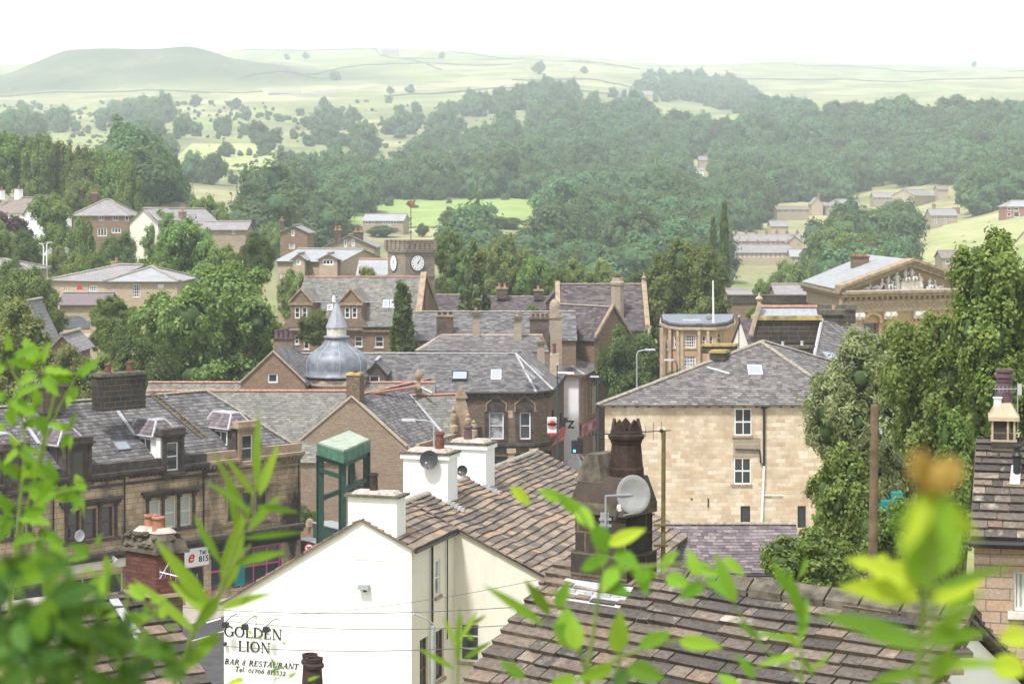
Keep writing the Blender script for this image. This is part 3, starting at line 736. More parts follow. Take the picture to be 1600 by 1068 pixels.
def crown_mesh(name,seed,rx,ry,rz,cz,lobes=14,leaves=5000,size=.3,mat='leaf_mid',lobe_r=(.28,.45),droop=0.0,core=.56,shape='round',elong=1.7,flat=.5,fuzz=.30,clus=150,coremat='inner_shade',mats=None):
 r=np.random.default_rng(seed)
 C=[];R=[]
 tries=0
 while len(C)<lobes and tries<4000:
  tries+=1
  d=r.normal(size=3);d/=np.linalg.norm(d);k=r.random()**(1/2.2)*.78
  p=d*k
  if shape=='cone':
   h=r.random()**1.35*2-1;rad=(1-(h+1)/2)*.92+.05;a=r.random()*6.283;p=np.array([math.cos(a)*rad*r.random()**.4,math.sin(a)*rad*r.random()**.4,h])
  if shape=='column':
   h=r.random()*2-1;a=r.random()*6.283;rad=.5*r.random()*(1-abs(h)**3*.7);p=np.array([math.cos(a)*rad,math.sin(a)*rad,h*.9])
  lr=r.uniform(*lobe_r)*(1 if shape!='cone' else(1.05-(p[2]+1)*.40))
  if all(np.linalg.norm(p-c)>.55*min(lr,q)for c,q in zip(C,R)):C.append(p);R.append(lr)
 C=np.array(C);R=np.array(R);S=np.array([rx,ry,rz])
 area=R**2;cnt=np.maximum(20,(leaves*area/area.sum()).astype(int))
 ps=[];ns=[]
 for c,q,k in zip(C,R,cnt):
  nc=max(5,k//clus);dc=r.normal(size=(nc,3));dc[:,2]+=.25;dc/=np.linalg.norm(dc,axis=1)[:,None];rc=q*(1-fuzz+fuzz*1.5*r.random(nc))
  j=r.integers(0,nc,k);off_=r.normal(size=(k,3))*q*(.6/math.sqrt(nc)+.03);d=dc[j]
  p=c+d*rc[j][:,None]+off_;ns.append(d+off_/q*1.6+np.array([0,0,.25]));ps.append(p)
 p=np.concatenate(ps);n=np.concatenate(ns)
 keep=np.ones(len(p),bool)
 for c,q in zip(C,R):keep&=(np.linalg.norm(p-c,axis=1)>q*.72)
 p=p[keep];n=n[keep];k=len(p)
 p=p*S+np.array([0,0,cz]);p[:,2]-=droop*(np.linalg.norm(p[:,:2],axis=1)/max(rx,.1))**2
 n=n/S*min(rx,ry,rz);n=n+r.normal(size=n.shape)*flat;n/=np.linalg.norm(n,axis=1)[:,None]
 t=r.normal(size=n.shape);t[:,2]-=.25;t-=(t*n).sum(1)[:,None]*n;t/=np.linalg.norm(t,axis=1)[:,None]
 b=np.cross(n,t);s=size*(.6+.8*r.random(k))[:,None]
 v=np.stack([p-t*s*.5*elong,p+b*s*.5+n*s*.12,p+t*s*.5*elong,p-b*s*.5+n*s*.12],1).reshape(-1,3)
 q4=np.arange(k*4).reshape(-1,4)
 mi=np.zeros(k,np.int32)
 vs=[v];qs=[q4[:,[0,1,2,3]]];off=len(v)
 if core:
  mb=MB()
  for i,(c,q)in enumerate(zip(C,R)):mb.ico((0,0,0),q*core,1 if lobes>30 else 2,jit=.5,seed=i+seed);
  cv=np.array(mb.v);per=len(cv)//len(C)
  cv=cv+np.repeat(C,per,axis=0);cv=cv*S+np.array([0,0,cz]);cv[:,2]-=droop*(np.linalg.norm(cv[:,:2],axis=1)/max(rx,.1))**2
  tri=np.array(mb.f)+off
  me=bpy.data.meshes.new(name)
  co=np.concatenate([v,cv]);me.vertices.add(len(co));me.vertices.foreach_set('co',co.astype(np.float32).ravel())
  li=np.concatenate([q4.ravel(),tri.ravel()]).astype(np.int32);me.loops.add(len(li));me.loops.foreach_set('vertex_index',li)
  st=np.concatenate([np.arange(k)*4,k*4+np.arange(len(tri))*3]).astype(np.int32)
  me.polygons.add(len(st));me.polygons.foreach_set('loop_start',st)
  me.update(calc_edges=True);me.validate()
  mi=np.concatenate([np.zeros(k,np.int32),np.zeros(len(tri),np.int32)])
 else:
  me=bpy.data.meshes.new(name);fast_mesh(me,v,q4)
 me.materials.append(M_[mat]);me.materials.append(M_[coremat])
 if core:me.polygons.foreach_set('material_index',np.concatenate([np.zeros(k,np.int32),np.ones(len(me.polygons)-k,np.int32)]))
 return me,C*S+np.array([0,0,cz]),R*min(rx,ry)
def trunk_mb(h,r,C,seed=0,nb=6,mat='bark',sway=.0):
 rr=random.Random(seed);m=MB().mat(mat)
 top=Vector((rr.uniform(-.3,.3)+sway,rr.uniform(-.3,.3),h))
 pts=[Vector((0,0,-1.0)),Vector((0,0,.2)),Vector((rr.uniform(-.1,.1),0,h*.35)),Vector((top.x*.6,top.y*.6,h*.7)),top]
 m.tube(pts,[r*1.35,r*1.1,r*.85,r*.55,r*.25],8)
 idx=list(range(len(C)));rr.shuffle(idx)
 for i in idx[:nb]:
  e=Vector([float(x)for x in C[i]]);k=rr.uniform(.3,.6);s=Vector((top.x*k,top.y*k,h*k))
  if e.z<s.z:s.z=max(.5,e.z*.7)
  mid=s.lerp(e,.5)+Vector((0,0,-.1*(e-s).length))
  m.tube([s,mid,e],[r*.4,r*.28,r*.1],6)
 return m
PROTO={}
def tree_proto(key,name,label,cat,loc,rx,rz,trunk_h,seed,scale=1,rot=0,ry=None,cz=None,trunk_r=.3,nb=6,**k):
 """build one tree (thing > trunk, crown) at loc; crown centre cz above the ground"""
 ry=ry or rx;cz=cz if cz is not None else trunk_h+rz*.8
 me,C,R=crown_mesh('crown',seed,rx,ry,rz,cz,**k)
 th=Thing(name,label,cat,(0,0,0))
 o=bpy.data.objects.new('crown',me);COL.objects.link(o);o.parent=th.o
 tm=trunk_mb(max(cz,trunk_h),trunk_r,C,seed,nb)
 th.part('trunk',tm)
 th.o.location=loc;th.o.rotation_euler=(0,0,rot);th.o.scale=(scale,)*3 if not isinstance(scale,tuple)else scale
 if key:PROTO[key]=(th.o,cz+rz,rx)
 return th
def lift(c,dz,H):
 for ch in c.children:
  if ch.name.startswith('crown'):ch.location.z=dz
  else:ch.scale.z=(dz+H*.85)/(H*.95)if dz else 1
def fit(key,px,pyt,D,wpx,lim=1.2):
 o,H,rx=PROTO[key];b=GP(px,D);o.location=b;h=ZZ(pyt,D)-b.z;sx=wpx*D/F/(2*rx);sz=min(h/H,sx*lim);dz=h/sz-H
 o.scale=(sx,sx,sz);lift(o,dz if dz>.01 else 0,H)
def place(key,px,pyt,D,wpx,label,name=None,group=None,base=None,zx=1.0,rot=None):
 """copy a prototype so its top is seen at pyt and it is wpx wide at distance D"""
 o,H,rx=PROTO[key]
 g=GP(px,D)if base is None else Vector((*XY(px,D),base))
 zt=ZZ(pyt,D);h=max(2.5,zt-g.z);sx=wpx*D/F/(2*rx);sz=h/H
 lim=sx*(1.25 if key not in('popF','birG')else 1.6);dz=0
 if sz>lim:dz=(h-H*lim)/lim;sz=lim
 c=copy_thing(o,g,RNG.random()*6.28 if rot is None else rot,(sx,sx,sz),label)
 lift(c,dz,H)
 if group:c['group']=group
 elif 'group' in c.keys():del c['group']
 if name:c.name=name
 return c

def text_mb(mb,s,fr,u,z,h,v=-.03,slant=0.0,track=1.0,t=.02,xs=1.0):
 """raised lettering built from strokes on the wall plane of frame fr"""
 G=GLYPH;x=0
 for ch in s:
  if ch==' ':x+=.45;continue
  if ch not in G:x+=.6;continue
  wd,strokes=G[ch]
  for st in strokes:
   if st[0]=='p':
    pts=st[1]
    P=[fr.p(u+(x+a+slant*b/xs)*h*xs,v,z+b*h)for a,b in pts];Q=[fr.p(u+(x+a+slant*b/xs)*h*xs,v+t,z+b*h)for a,b in pts]
    n=len(P);mb.add(P+Q,[tuple(range(n)),tuple(range(2*n-1,n-1,-1))]+[(i,(i+1)%n,n+(i+1)%n,n+i)for i in range(n)])
   else:
    _,cx,cy,rx,ry,a0,a1,tn,tk=st;k=14
    for i in range(k):
     q=[]
     for j,o in((i,1),(i+1,1),(i+1,0),(i,0)):
      a=math.radians(a0+(a1-a0)*j/k);w_=tn+(tk-tn)*abs(math.cos(a))
      q.append((cx+(rx-(0 if o else w_))*math.cos(a),cy+(ry-(0 if o else w_))*math.sin(a)))
     P=[fr.p(u+(x+a+slant*b/xs)*h*xs,v,z+b*h)for a,b in q];Q=[fr.p(u+(x+a+slant*b/xs)*h*xs,v+t,z+b*h)for a,b in q]
     mb.add(P+Q,[(0,1,2,3),(0,1,5,4),(3,2,6,7)])
  x+=(wd+.10)*track
 return x*h
def R4(a,b,c,d):return('p',[(a,c),(b,c),(b,d),(a,d)])
def DG(x0,x1,y0,y1,w):return('p',[(x0,y0),(x0+w,y0),(x1+w,y1),(x1,y1)])
def stem(x,w=.15,s=.06):return[R4(x,x+w,0,1),R4(x-s,x+w+s,0,.05),R4(x-s,x+w+s,.95,1)]
TN,TK=.05,.15
GLYPH={'G':(.85,[('a',.45,.5,.45,.52,40,330,TN,TK),R4(.70,.84,0.08,.46),R4(.6,.92,.42,.47)]),'O':(.9,[('a',.45,.5,.45,.52,0,360,TN,TK)]),'L':(.62,stem(.06)+[R4(.2,.62,0,.05),('p',[(.56,0),(.64,0),(.64,.25)])]),'D':(.85,stem(.06)+[('a',.25,.5,.6,.5,-90,90,TN,TK)]),'E':(.65,stem(.06)+[R4(.2,.6,0,.05),R4(.2,.58,.95,1),R4(.2,.48,.48,.53),R4(.56,.61,0,.22),R4(.55,.6,.8,1)]),'N':(.85,[R4(.1,.15,0,1),R4(.72,.77,0,1),DG(.72-.1,.06,0,1,.15),R4(.02,.24,0,.05),R4(.62,.86,.95,1),R4(0,.2,.95,1)]),'I':(.28,stem(.07)),'B':(.7,stem(.06)+[('a',.2,.74,.4,.26,-90,90,TN,TK),('a',.2,.26,.46,.26,-90,90,TN,TK)]),'A':(.8,[DG(.05,.38,0,1,.05),DG(.62,.36,0,1,.15),R4(.2,.62,.32,.37),R4(-.02,.2,0,.05),R4(.55,.85,0,.05)]),'R':(.75,stem(.06)+[('a',.2,.74,.42,.26,-90,90,TN,TK),DG(.6,.3,0,.5,.15),R4(.55,.82,0,.05)]),'S':(.6,[('a',.3,.74,.26,.26,20,270,TN,.1),('a',.3,.27,.29,.27,-160,90,TN,.12)]),'T':(.7,[R4(.28,.43,0,1),R4(.2,.5,0,.05),R4(0,.7,.95,1),R4(0,.05,.78,1),R4(.65,.7,.78,1)]),'U':(.8,[R4(.07,.21,.3,1),R4(.66,.71,.3,1),('a',.39,.32,.32,.34,180,360,TN,TK),R4(0,.28,.95,1),R4(.58,.8,.95,1)]),'&':(.6,[('a',.27,.75,.18,.2,0,360,.04,.07),('a',.25,.27,.25,.27,60,330,.04,.1),DG(.5,.15,0,.6,.08)]),'e':(.5,[('a',.25,.3,.25,.3,0,320,TN,.1),R4(.05,.5,.28,.33)]),'l':(.2,[R4(.05,.15,0,1)]),'.':(.2,[R4(.03,.15,0,.12)]),'0':(.55,[('a',.27,.36,.27,.36,0,360,TN,.1)]),'1':(.35,[R4(.12,.23,0,.72),R4(.02,.33,0,.05)]),'7':(.5,[R4(0,.5,.65,.72),DG(.12,.38,0,.66,.1)]),'6':(.55,[('a',.27,.25,.26,.26,0,360,TN,.1),DG(.02,.28,.3,.85,.1)]),'8':(.5,[('a',.25,.6,.2,.2,0,360,TN,.08),('a',.25,.22,.25,.23,0,360,TN,.1)]),'5':(.5,[('a',.2,.24,.26,.25,-130,110,TN,.1),R4(.08,.13,.4,.72),R4(.08,.45,.66,.72)]),'3':(.5,[('a',.2,.52,.2,.2,-70,150,TN,.09),('a',.2,.2,.25,.22,-150,80,TN,.1)]),'4':(.5,[R4(.3,.4,0,.72),R4(0,.5,.2,.26),DG(.02,.3,.22,.72,.06)]),'2':(.5,[('a',.24,.5,.23,.22,-30,170,TN,.1),DG(.0,.36,.02,.45,.1),R4(0,.5,0,.07)]),'H':(.8,stem(.06)+stem(.6)+[R4(.2,.6,.48,.53)]),'C':(.8,[('a',.42,.5,.42,.52,45,315,TN,TK)]),'P':(.7,stem(.06)+[('a',.2,.72,.42,.28,-90,90,TN,TK)]),'Z':(.65,[R4(0,.6,.93,1),R4(0,.62,0,.07),DG(0,.48,.03,.97,.14)]),'9':(.5,[('a',.25,.47,.25,.25,0,360,TN,.1),DG(.12,.4,0,.5,.1)]),}
dE=Vector((.952,-.306));dN=Vector((.306,.952))
pub_c=XY(643,80)
fr=Frame(pub_c-dE*8.3,e=dE);fr.n=dN
UR,UX=8.3,6.16;ZL,ZA,ZR_=7.8,11.5,10.5;LEN=24;K2=.467
pub=Thing('public_house','long white rendered pub with stone slate roof and painted inn lettering on its gable','pub',fr.p(4,8,0))
m=MB().mat('white_render')
wall_mb(m,fr,UR,-1,[(0,ZL),(UX,ZA),(UR,ZR_)])
wl=fr.side(0);wall_mb(m,wl,LEN,-1,[(0,ZL),(LEN,ZL)])
rs=fr.side(UR);rs.n=-fr.e
sd=Frame(fr.A+fr.e*UR,e=fr.n);sd.n=-fr.e
def su(px):return sd.u(px)
def swin(px0,px1,y0,y1):
 a,b=sorted((su(px0),su(px1)));mdl=(px0+px1)/2;return(a,b,sd.uz(mdl,y1)[1],sd.uz(mdl,y0)[1])
sw=[swin(656,669,996,1095),swin(681,694,983,1060),swin(680,688,874,930)]
wall_mb(m,sd,5.17,-1,[(0,ZR_),(5.17,ZR_)],sw,mat='cream_render')
cr=Frame(fr.p(UR,5.17,0).to_2d(),e=fr.e);cr.n=fr.n
def cwin(px0,px1,y0,y1):return(cr.u(px0),cr.u(px1),cr.uz((px0+px1)/2,y1)[1],cr.uz((px0+px1)/2,y0)[1])
cw=[cwin(718,748,974,1033)]
UE=5.9
wall_mb(m,cr,UE,-1,[(0,ZR_-.02),(UE,ZR_-K2*UE)],cw,mat='cream_render')
er=Frame(cr.A+cr.e*UE,e=cr.n);er.n=-cr.e
wall_mb(m,er,LEN-5.17,-1,[(0,ZR_-K2*UE),(LEN,ZR_-K2*UE)])
bk=Frame(fr.A+fr.n*LEN,e=fr.e);bk.n=-fr.n;wall_mb(m,bk,UR+UE,-1,[(0,ZL),(UX,ZA),(UR,ZR_),(UR+UE,ZR_-K2*UE)])
pub.part('wall',m)
window(pub,sd,*sw[0],cols=1,rows=2,sash=True,frame='brown_paint',depth=.15)
window(pub,sd,*sw[1],cols=1,rows=2,sash=True,frame='brown_paint',depth=.15)
window(pub,sd,*sw[2],cols=1,rows=2,sash=True,glass='pale_glass',depth=.1)
window(pub,cr,*cw[0],cols=1,rows=3,sash=True,depth=.15)
P=fr.p
m=MB().mat('stone_slate')
r1=[P(UR+.15,-.12,ZR_-.02),P(UR+.15,5.1,ZR_-.02),P(UX,5.1,ZA+.05),P(UX,-.12,ZA+.05)]
r2=[P(UR+UE+.25,5.05,ZR_-K2*(UE+.25)),P(UR+UE+.25,LEN,ZR_-K2*(UE+.25)),P(UX,LEN,ZA+.05),P(UX,5.05,ZA+.05)]
r2[2].z=r2[3].z=ZR_+K2*(UR-UX)+.02;r1[2].z=r1[3].z=r2[2].z;r1[0].z=r1[1].z=ZR_-K2*.15
r3=[P(-.15,LEN,ZL-.1),P(-.15,-.12,ZL-.1),P(UX,-.12,r1[2].z),P(UX,LEN,r1[2].z)]
slates(m,r1,.40,.62,.045,5,jit=.5,wav=.03,course2=.3);slab(m,r1)
slates(m,r2,.46,.66,.05,6,jit=.55,wav=.05,course2=.30);slab(m,r2)
slates(m,r3,.5,.6,.05,8);slab(m,r3)
pr=pub.part('roof',m)
m=MB().mat('stone_ridge');ridge_mb(m,P(UX,0,r1[2].z+.03),P(UX,LEN,r1[2].z+.03),.17,.6);pub.part('ridge_tiles',m,parent=pr)
m=MB().mat('black_iron');m.tube([P(UR+.22,-.1,ZR_-.16),P(UR+.22,5.1,ZR_-.16)],.07,6);pub.part('gutter',m,parent=pr)
m=MB().mat('black_iron');q=sd.u(672);m.tube([sd.p(q,-.1,ZR_-.2),sd.p(q,-.1,3.5)],.055,6);m.tube([sd.p(q+1.9,-.08,ZR_-.2),sd.p(q+1.9,-.08,6)],.03,6);pub.part('downpipe',m)
def white_stack(u0,u1,v0,v1,z0,z1,pots,mat='white_render',cap=True,label=None):
 m=MB().mat(mat);m.fbox(fr,u0,u1,v0,v1,z0,z1-.14);m.fbox(fr,u0-.1,u1+.1,v0-.1,v1+.1,z1-.34,z1-.14)if cap else None
 m.mat('mossy_stone');m.fbox(fr,u0-.14,u1+.14,v0-.14,v1+.14,z1-.14,z1-.05);m.mat('mortar_flaunch');m.fbox(fr,u0+.1,u1-.1,v0+.1,v1-.1,z1-.05,z1+.08,.12)
 o=pub.part('chimney',m,label=label)
 for(a,b,h,r,mt)in pots:
  q=MB().mat(mt);pot_mb(q,fr.p(a,b,z1+.02),h,r,'plain',14);pub.part('chimney_pot',q,parent=o)
 return o
uc0,uc1=fr.u(544),fr.u(620)
white_stack(uc0,uc1,-.02,1.0,ZA-1.6,ZZ(770,80.7)+.0,[(fr.u(577),.5,.75,.17,'sooty_pot')],cap=False)
def v_of(px,u):
 return hit_line(px,fr.A+fr.e*u,fr.n)[0]
v2=v_of(668,UX);D2=(fr.A+fr.e*UX+fr.n*v2).y
w2=74*D2/F
white_stack(UX-w2/2-.1,UX+w2/2-.1,v2,v2+1.3,ZA-1.0,ZZ(705,D2),[(UX+.35,v2+.6,.8,.2,'dark_terracotta')])
v3=v_of(732,UX+.1);D3=(fr.A+fr.e*UX+fr.n*v3).y;w3=64*D3/F
white_stack(UX-w3/2,UX+w3/2,v3,v3+1.3,ZA-1.0,ZZ(690,D3),[(UX-.1,v3+.5,.7,.2,'purple_pot')])
m=MB().mat('lead_flashing')
for v0_,ww in((v2,w2),(v3,w3)):
 for k in range(5):
  u=UX+ww/2-.1+k*.16;z=r1[2].z-(u-UX)*K2+.14;m.fbox(fr,u,u+.17,v0_-.12,v0_+.03+.1*(k%2),z-.1,z+.06)
pub.part('lead_flashing',m,parent=pr)
m=MB().mat('sign_black')
for tx,px_,py_,h_,sl_,xs_ in(('GOLDEN',350.5,992.5,.43,0,1.16),('LION',373,1016,.43,0,1.12),('BAR & RESTAURANT',351,1036,.225,.25,1.18),('Tel. 01706 813532',367,1048,.22,.2,1.12)):
 m=MB().mat('sign_black');text_mb(m,tx,fr,fr.u(px_),fr.uz(px_,py_)[1],h_,slant=sl_,xs=xs_);pub.part('painted_lettering',m)
m=MB().mat('zinc')
u,z=fr.uz(571,915);m.fbox(fr,u-.25,u+.25,-.3,-.02,z-.1,z+.08,.04);m.mat('plastic_black');m.fbox(fr,u-.06,u+.06,-.12,0,z-.22,z-.1);pub.part('floodlight',m)
for px,py in((361,971),(391,974),(424,978)):
 u,z=fr.uz(px,py);m=MB().mat('black_iron');m.tube([fr.p(u+.28,-.02,z+.35),fr.p(u+.16,-.3,z+.3),fr.p(u,-.5,z+.1)],.018,5);m.fbox(fr,u-.13,u+.13,-.62,-.4,z-.13,z+.09,.02);pub.part('sign_lamp',m)
m=MB().mat('plastic_black');u,z=fr.uz(354,1004);m.ico(fr.p(u,-.15,z),.09,2);pub.part('camera_dome',m)
for i,(u,v,px,py,D,r,mt)in enumerate(((UX,v2,670,718,D2,.42,'dish_black'),(UX,v3,722,735,D3,.26,'dish_black'))):
 c=W(px,py,D-.35);nrm=Vector((-.25,-.95,.25)).normalized();a=nrm.cross(Vector((0,0,1))).normalized();b=a.cross(nrm)
 m=MB().mat(mt);n=18;vsx=[c+nrm*(-.1)];
 for rr_,dd in((.5,-.07),(1,0)):
  for k in range(n):tt=2*math.pi*k/n;vsx.append(c+(a*math.cos(tt)+b*math.sin(tt))*r*rr_+nrm*dd)
 m.add(vsx,[(0,1+k,1+(k+1)%n)for k in range(n)]+[(1+k,1+n+k,1+n+(k+1)%n,1+(k+1)%n)for k in range(n)])
 m.tube([c+nrm*.02-b*r,c+nrm*.35-b*r*.5],.015,5);m.mat('plastic_grey');m.ico(c+nrm*.37-b*r*.45,.05,1)
 m.mat('galvanised');m.tube([c-nrm*.1,c-nrm*.35],.025,5)
 solo('satellite_dish',['large black satellite dish on the middle white chimney of the pub','small black satellite dish on the rear white chimney of the pub'][i],'satellite dish',m,c)
g_=Vector((.79,-.61)).normalized();s_=Vector((-.61,-.79)).normalized()
RP=Vector((2.96,30.7));RZ0=18.3;KS=.60
tL=-2.75;tR=4.45
nh=Thing('stone_roofed_house','house with broad lichened stone slate roof nearest the camera at bottom right','house',(RP.x,RP.y,12))
def NR(t,w,z=None):q=RP+g_*t+s_*w;return Vector((q.x,q.y,RZ0-KS*w if z is None else z))
m=MB().mat('near_stone_slate')
pl=[NR(tL,5.2),NR(tR,5.2),NR(tR,0),NR(tL,0)]
slates(m,pl,.36,.58,.045,11,jit=.75,over=1.12,wav=.02,course2=.20,sag=.10,gap=.012)
slab(m,[p-Vector((0,0,.15))for p in pl],t=.08)
bp=[NR(tR,-5,RZ0-KS*5),NR(tL,-5,RZ0-KS*5),NR(tL,0),NR(tR,0)]
slates(m,bp,.3,.5,.04,12);slab(m,bp)
nr=nh.part('roof',m)
m=MB().mat('mossy_stone');rr=random.Random(3);t=tL+2.0
while t<tR:
 l=rr.uniform(.45,.75);l=min(l,tR-t+.05);a,b=t+.02,t+l-.02
 for w0,w1,z0,z1 in((-.22,.0,-.02,.13),(.0,.22,.13,-.02)):
  q=[NR(a,w0,RZ0+z0+.02),NR(b,w0,RZ0+z0+.02),NR(b,w1,RZ0+z1+.02),NR(a,w1,RZ0+z1+.02)]
  m.box8([p-Vector((0,0,.1))for p in q],[p+Vector((0,0,rr.uniform(0,.025)))for p in q])
 t+=l
nh.part('ridge_stones',m,parent=nr)
m=MB().mat('white_render')
gA=RP+g_*(tR-.15);
gw=Frame(gA+s_*4.9,e=-s_);wall_mb(m,gw,9.8,6,[(0,RZ0-KS*4.9-.12),(4.9,RZ0-.14),(9.8,RZ0-KS*4.9-.12)])
gw=Frame(RP+g_*(tL+.15)+s_*4.9,e=-s_);wall_mb(m,gw,9.8,6,[(0,RZ0-KS*4.9-.12),(4.9,RZ0-.14),(9.8,RZ0-KS*4.9-.12)])
for w_ in(4.9,-4.9):
 fw=Frame(RP+g_*(tL+.15)+s_*w_,e=g_);wall_mb(m,fw,tR-tL-.3,6,[(0,RZ0-KS*4.9-.1),(tR-tL-.3,RZ0-KS*4.9-.1)])
nh.part('wall',m)
m=MB().mat('mossy_dark_slate');rr=random.Random(5)
for k in range(16):
 w_=.2+k*.3;q=NR(tR+.02,w_);m.box(q.x-.12,q.x+.16,q.y-.16,q.y+.16,q.z-.12-rr.random()*.03,q.z-.07)
nh.part('verge_slates',m,parent=nr)
cf=Frame(RP+g_*(tL+.52),e=g_);cf.n=-s_
m=MB().mat('black_stone')
def cb(a,b,c,d,z0,z1,tap=0):m.fbox(cf,a,b,c,d,z0,z1,tap)
cb(.0,1.08,-.42,.42,16.8,18.6);cb(.05,1.03,-.37,.37,18.6,19.22)
m.mat('mossy_stone');cb(-.0,1.08,-.43,.43,19.22,19.4);
m.mat('sooty_trim')
def gabled(a,b,c,d,z0,z1,ztop,f0=.34,f1=.46):
 mid=(a+b)/2
 lo=[cf.p(a,c,z0),cf.p(b,c,z0),cf.p(b,d,z0),cf.p(a,d,z0)];m.box8(lo,[p+Vector((0,0,z1-z0))for p in lo])
 q=a+(b-a)*f0,a+(b-a)*f1
 m.box8([cf.p(a,c,z1),cf.p(b,c,z1),cf.p(b,d,z1),cf.p(a,d,z1)],[cf.p(a+.12,c+.06,z1+(ztop-z1)*.55),cf.p(b-.12,c+.06,z1+(ztop-z1)*.55),cf.p(b-.12,d-.06,z1+(ztop-z1)*.55),cf.p(a+.12,d-.06,z1+(ztop-z1)*.55)])
gabled(.01,1.07,-.42,.42,19.4,19.42,20.1);m.mat('mossy_stone')
m.box8([cf.p(.06,-.38,19.7),cf.p(.58,-.38,19.7),cf.p(.58,.36,19.7),cf.p(.06,.36,19.7)],[cf.p(.2,-.3,20.14),cf.p(.42,-.3,20.14),cf.p(.42,.28,20.14),cf.p(.2,.28,20.14)])
co=nh.part('chimney',m)
m=MB().mat('sooty_pot');c=cf.p(.70,.12,19.74)
m.lathe(c,[(.28,0),(.28,.17),(.265,.20),(.235,.56),(.25,.58),(.25,.60),(.285,.65),(.295,.70),(.26,.72),(.25,.78),(.21,.78),(.2,.4)],12)
for k in range(5):
 a=2*math.pi*k/5+.3;w_=.125;d_=Vector((math.cos(a),math.sin(a),0));t_=Vector((-d_.y,d_.x,0));b0=c+d_*.22+Vector((0,0,.77))
 for s in(0,1):
  pass
 q=[b0-t_*w_,b0+t_*w_,b0+t_*w_*.6+Vector((0,0,.1)),b0+Vector((0,0,.19)),b0-t_*w_*.6+Vector((0,0,.1))]
 m.add(q+[p-d_*.04 for p in q],[(0,1,2,3,4),(9,8,7,6,5)]+[(i,(i+1)%5,5+(i+1)%5,5+i)for i in range(5)])
nh.part('crown_pot',m,parent=co)
m=MB().mat('lead_flashing')
for k in range(7):
 a=-.08+k*.17;m.fbox(cf,a,a+.165,-.64-.03*(k%2),-.41,17.88+.02*(k%3)-.0,18.02+.02*(k%2),.01)
q=[cf.p(-.1,-.8,RZ0-KS*.8+.07),cf.p(1.2,-.8,RZ0-KS*.8+.07),cf.p(1.2,-.4,RZ0-KS*.4+.1),cf.p(-.1,-.4,RZ0-KS*.4+.1)]
slab(m,q,t=.02);nh.part('lead_flashing',m,parent=nr)
c=W(990,772,30.9);nrm=Vector((.12,-.97,.2)).normalized();a=nrm.cross(Vector((0,0,1))).normalized();b=a.cross(nrm)
m=MB().mat('dish_grey');n=28;vsx=[c-nrm*.06]
for rr_,dd in((.4,-.05),(.75,-.025),(1,0),(1.03,-.01)):
 for k in range(n):tt=2*math.pi*k/n;vsx.append(c+(a*math.cos(tt)*.26+b*math.sin(tt)*.295)*rr_+nrm*dd)
fs=[(0,1+k,1+(k+1)%n)for k in range(n)]
for j in range(3):fs+=[(1+j*n+k,1+(j+1)*n+k,1+(j+1)*n+(k+1)%n,1+j*n+(k+1)%n)for k in range(n)]
m.add(vsx,fs)
dt=Thing('satellite_dish','round pale grey satellite dish on the big black chimney','satellite dish',c)
dt.part('reflector',m,smooth=True)
m=MB().mat('galvanised');m.tube([c-b*.29+nrm*.0,c-b*.33+nrm*.3+a*.22],.012,6);m.mat('plastic_grey');e=c-b*.27+nrm*.32+a*.28
m.tube([e,e+b*.05+a*.02,e-nrm*.05+b*.08],.035,8);m.mat('plastic_black');m.tube([e+a*.04-b*.0,e+a*.09-b*.14],.03,8);dt.part('receiver_arm',m)
m=MB().mat('zinc');e=W(943,812,30.85)
m.box(e.x-.05,e.x+.08,e.y-.03,e.y+.0,e.z-.14,e.z+.12);m.box(e.x-.07,e.x+.12,e.y-.05,e.y-.03,e.z+.0,e.z+.04);m.box(e.x-.07,e.x+.12,e.y-.05,e.y-.03,e.z-.1,e.z-.06);m.tube([e+Vector((.03,-.05,-.1)),e+Vector((.03,-.05,.38)),c-nrm*.07],.02,6);dt.part('wall_bracket',m)
m=MB().mat('mossy_wood');p0,p1=W(1036,905,31.6),W(1037,672,31.6);m.tube([p0,p1],[.036,.034],8)
for py in(820,852):q=W(1037,py,31.55);m.box(q.x-.16,q.x+.07,q.y-.03,q.y+.02,q.z-.015,q.z+.02)
m.mat('black_iron');
at=Thing('aerial_mast','mossy aerial mast clamped to the big black chimney','aerial mast',p0)
at.part('pole',m)
m=MB().mat('black_iron');a0,a1=W(1048,672,31.5),W(925,679,30.6);m.tube([a0,a1],.008,5)
dd=(a1-a0).normalized()
for k in range(9):
 q=a0.lerp(a1,.12+k*.105);hh=.09 if k>1 else .14;m.tube([q-Vector((0,0,hh)),q+Vector((0,0,hh))],.004,4)
q=a0.lerp(a1,.12);m.ico(q,.035,1);m.mat('plastic_grey');q=a0.lerp(a1,.0)
at.part('television_aerial',m)
A=XY(1522,38);B=A+Vector((3.2,-.74))
fr=Frame(A,B);ZE=ZZ(838,38);
rh=Thing('stone_house','pinkish stone house with stone slate roof cut off by right edge of the photo','house',fr.p(1.5,2,12));
ops=[(fr.u(1583),fr.u(1660),fr.uz(1600,955)[1],fr.uz(1600,893)[1])]
m=MB().mat('pink_stone');wall_mb(m,fr,fr.L,8,[(0,ZE),(fr.L,ZE)],ops,depth=.2)
s2=fr.side(0);wall_mb(m,s2,5,8,[(0,ZE),(2.5,ZE+1.55),(5,ZE)]);rh.part('wall',m)
window(rh,fr,*ops[0],cols=2,rows=1,fw=.05,frame='white_paint',glass='curtain_glass',sill='pale_stone')
P=fr.p;pl=[P(-.08,-.2,ZE-.02),P(fr.L,-.2,ZE-.02),P(fr.L,2.5,ZE+1.62),P(.04,2.5,ZE+1.62)]
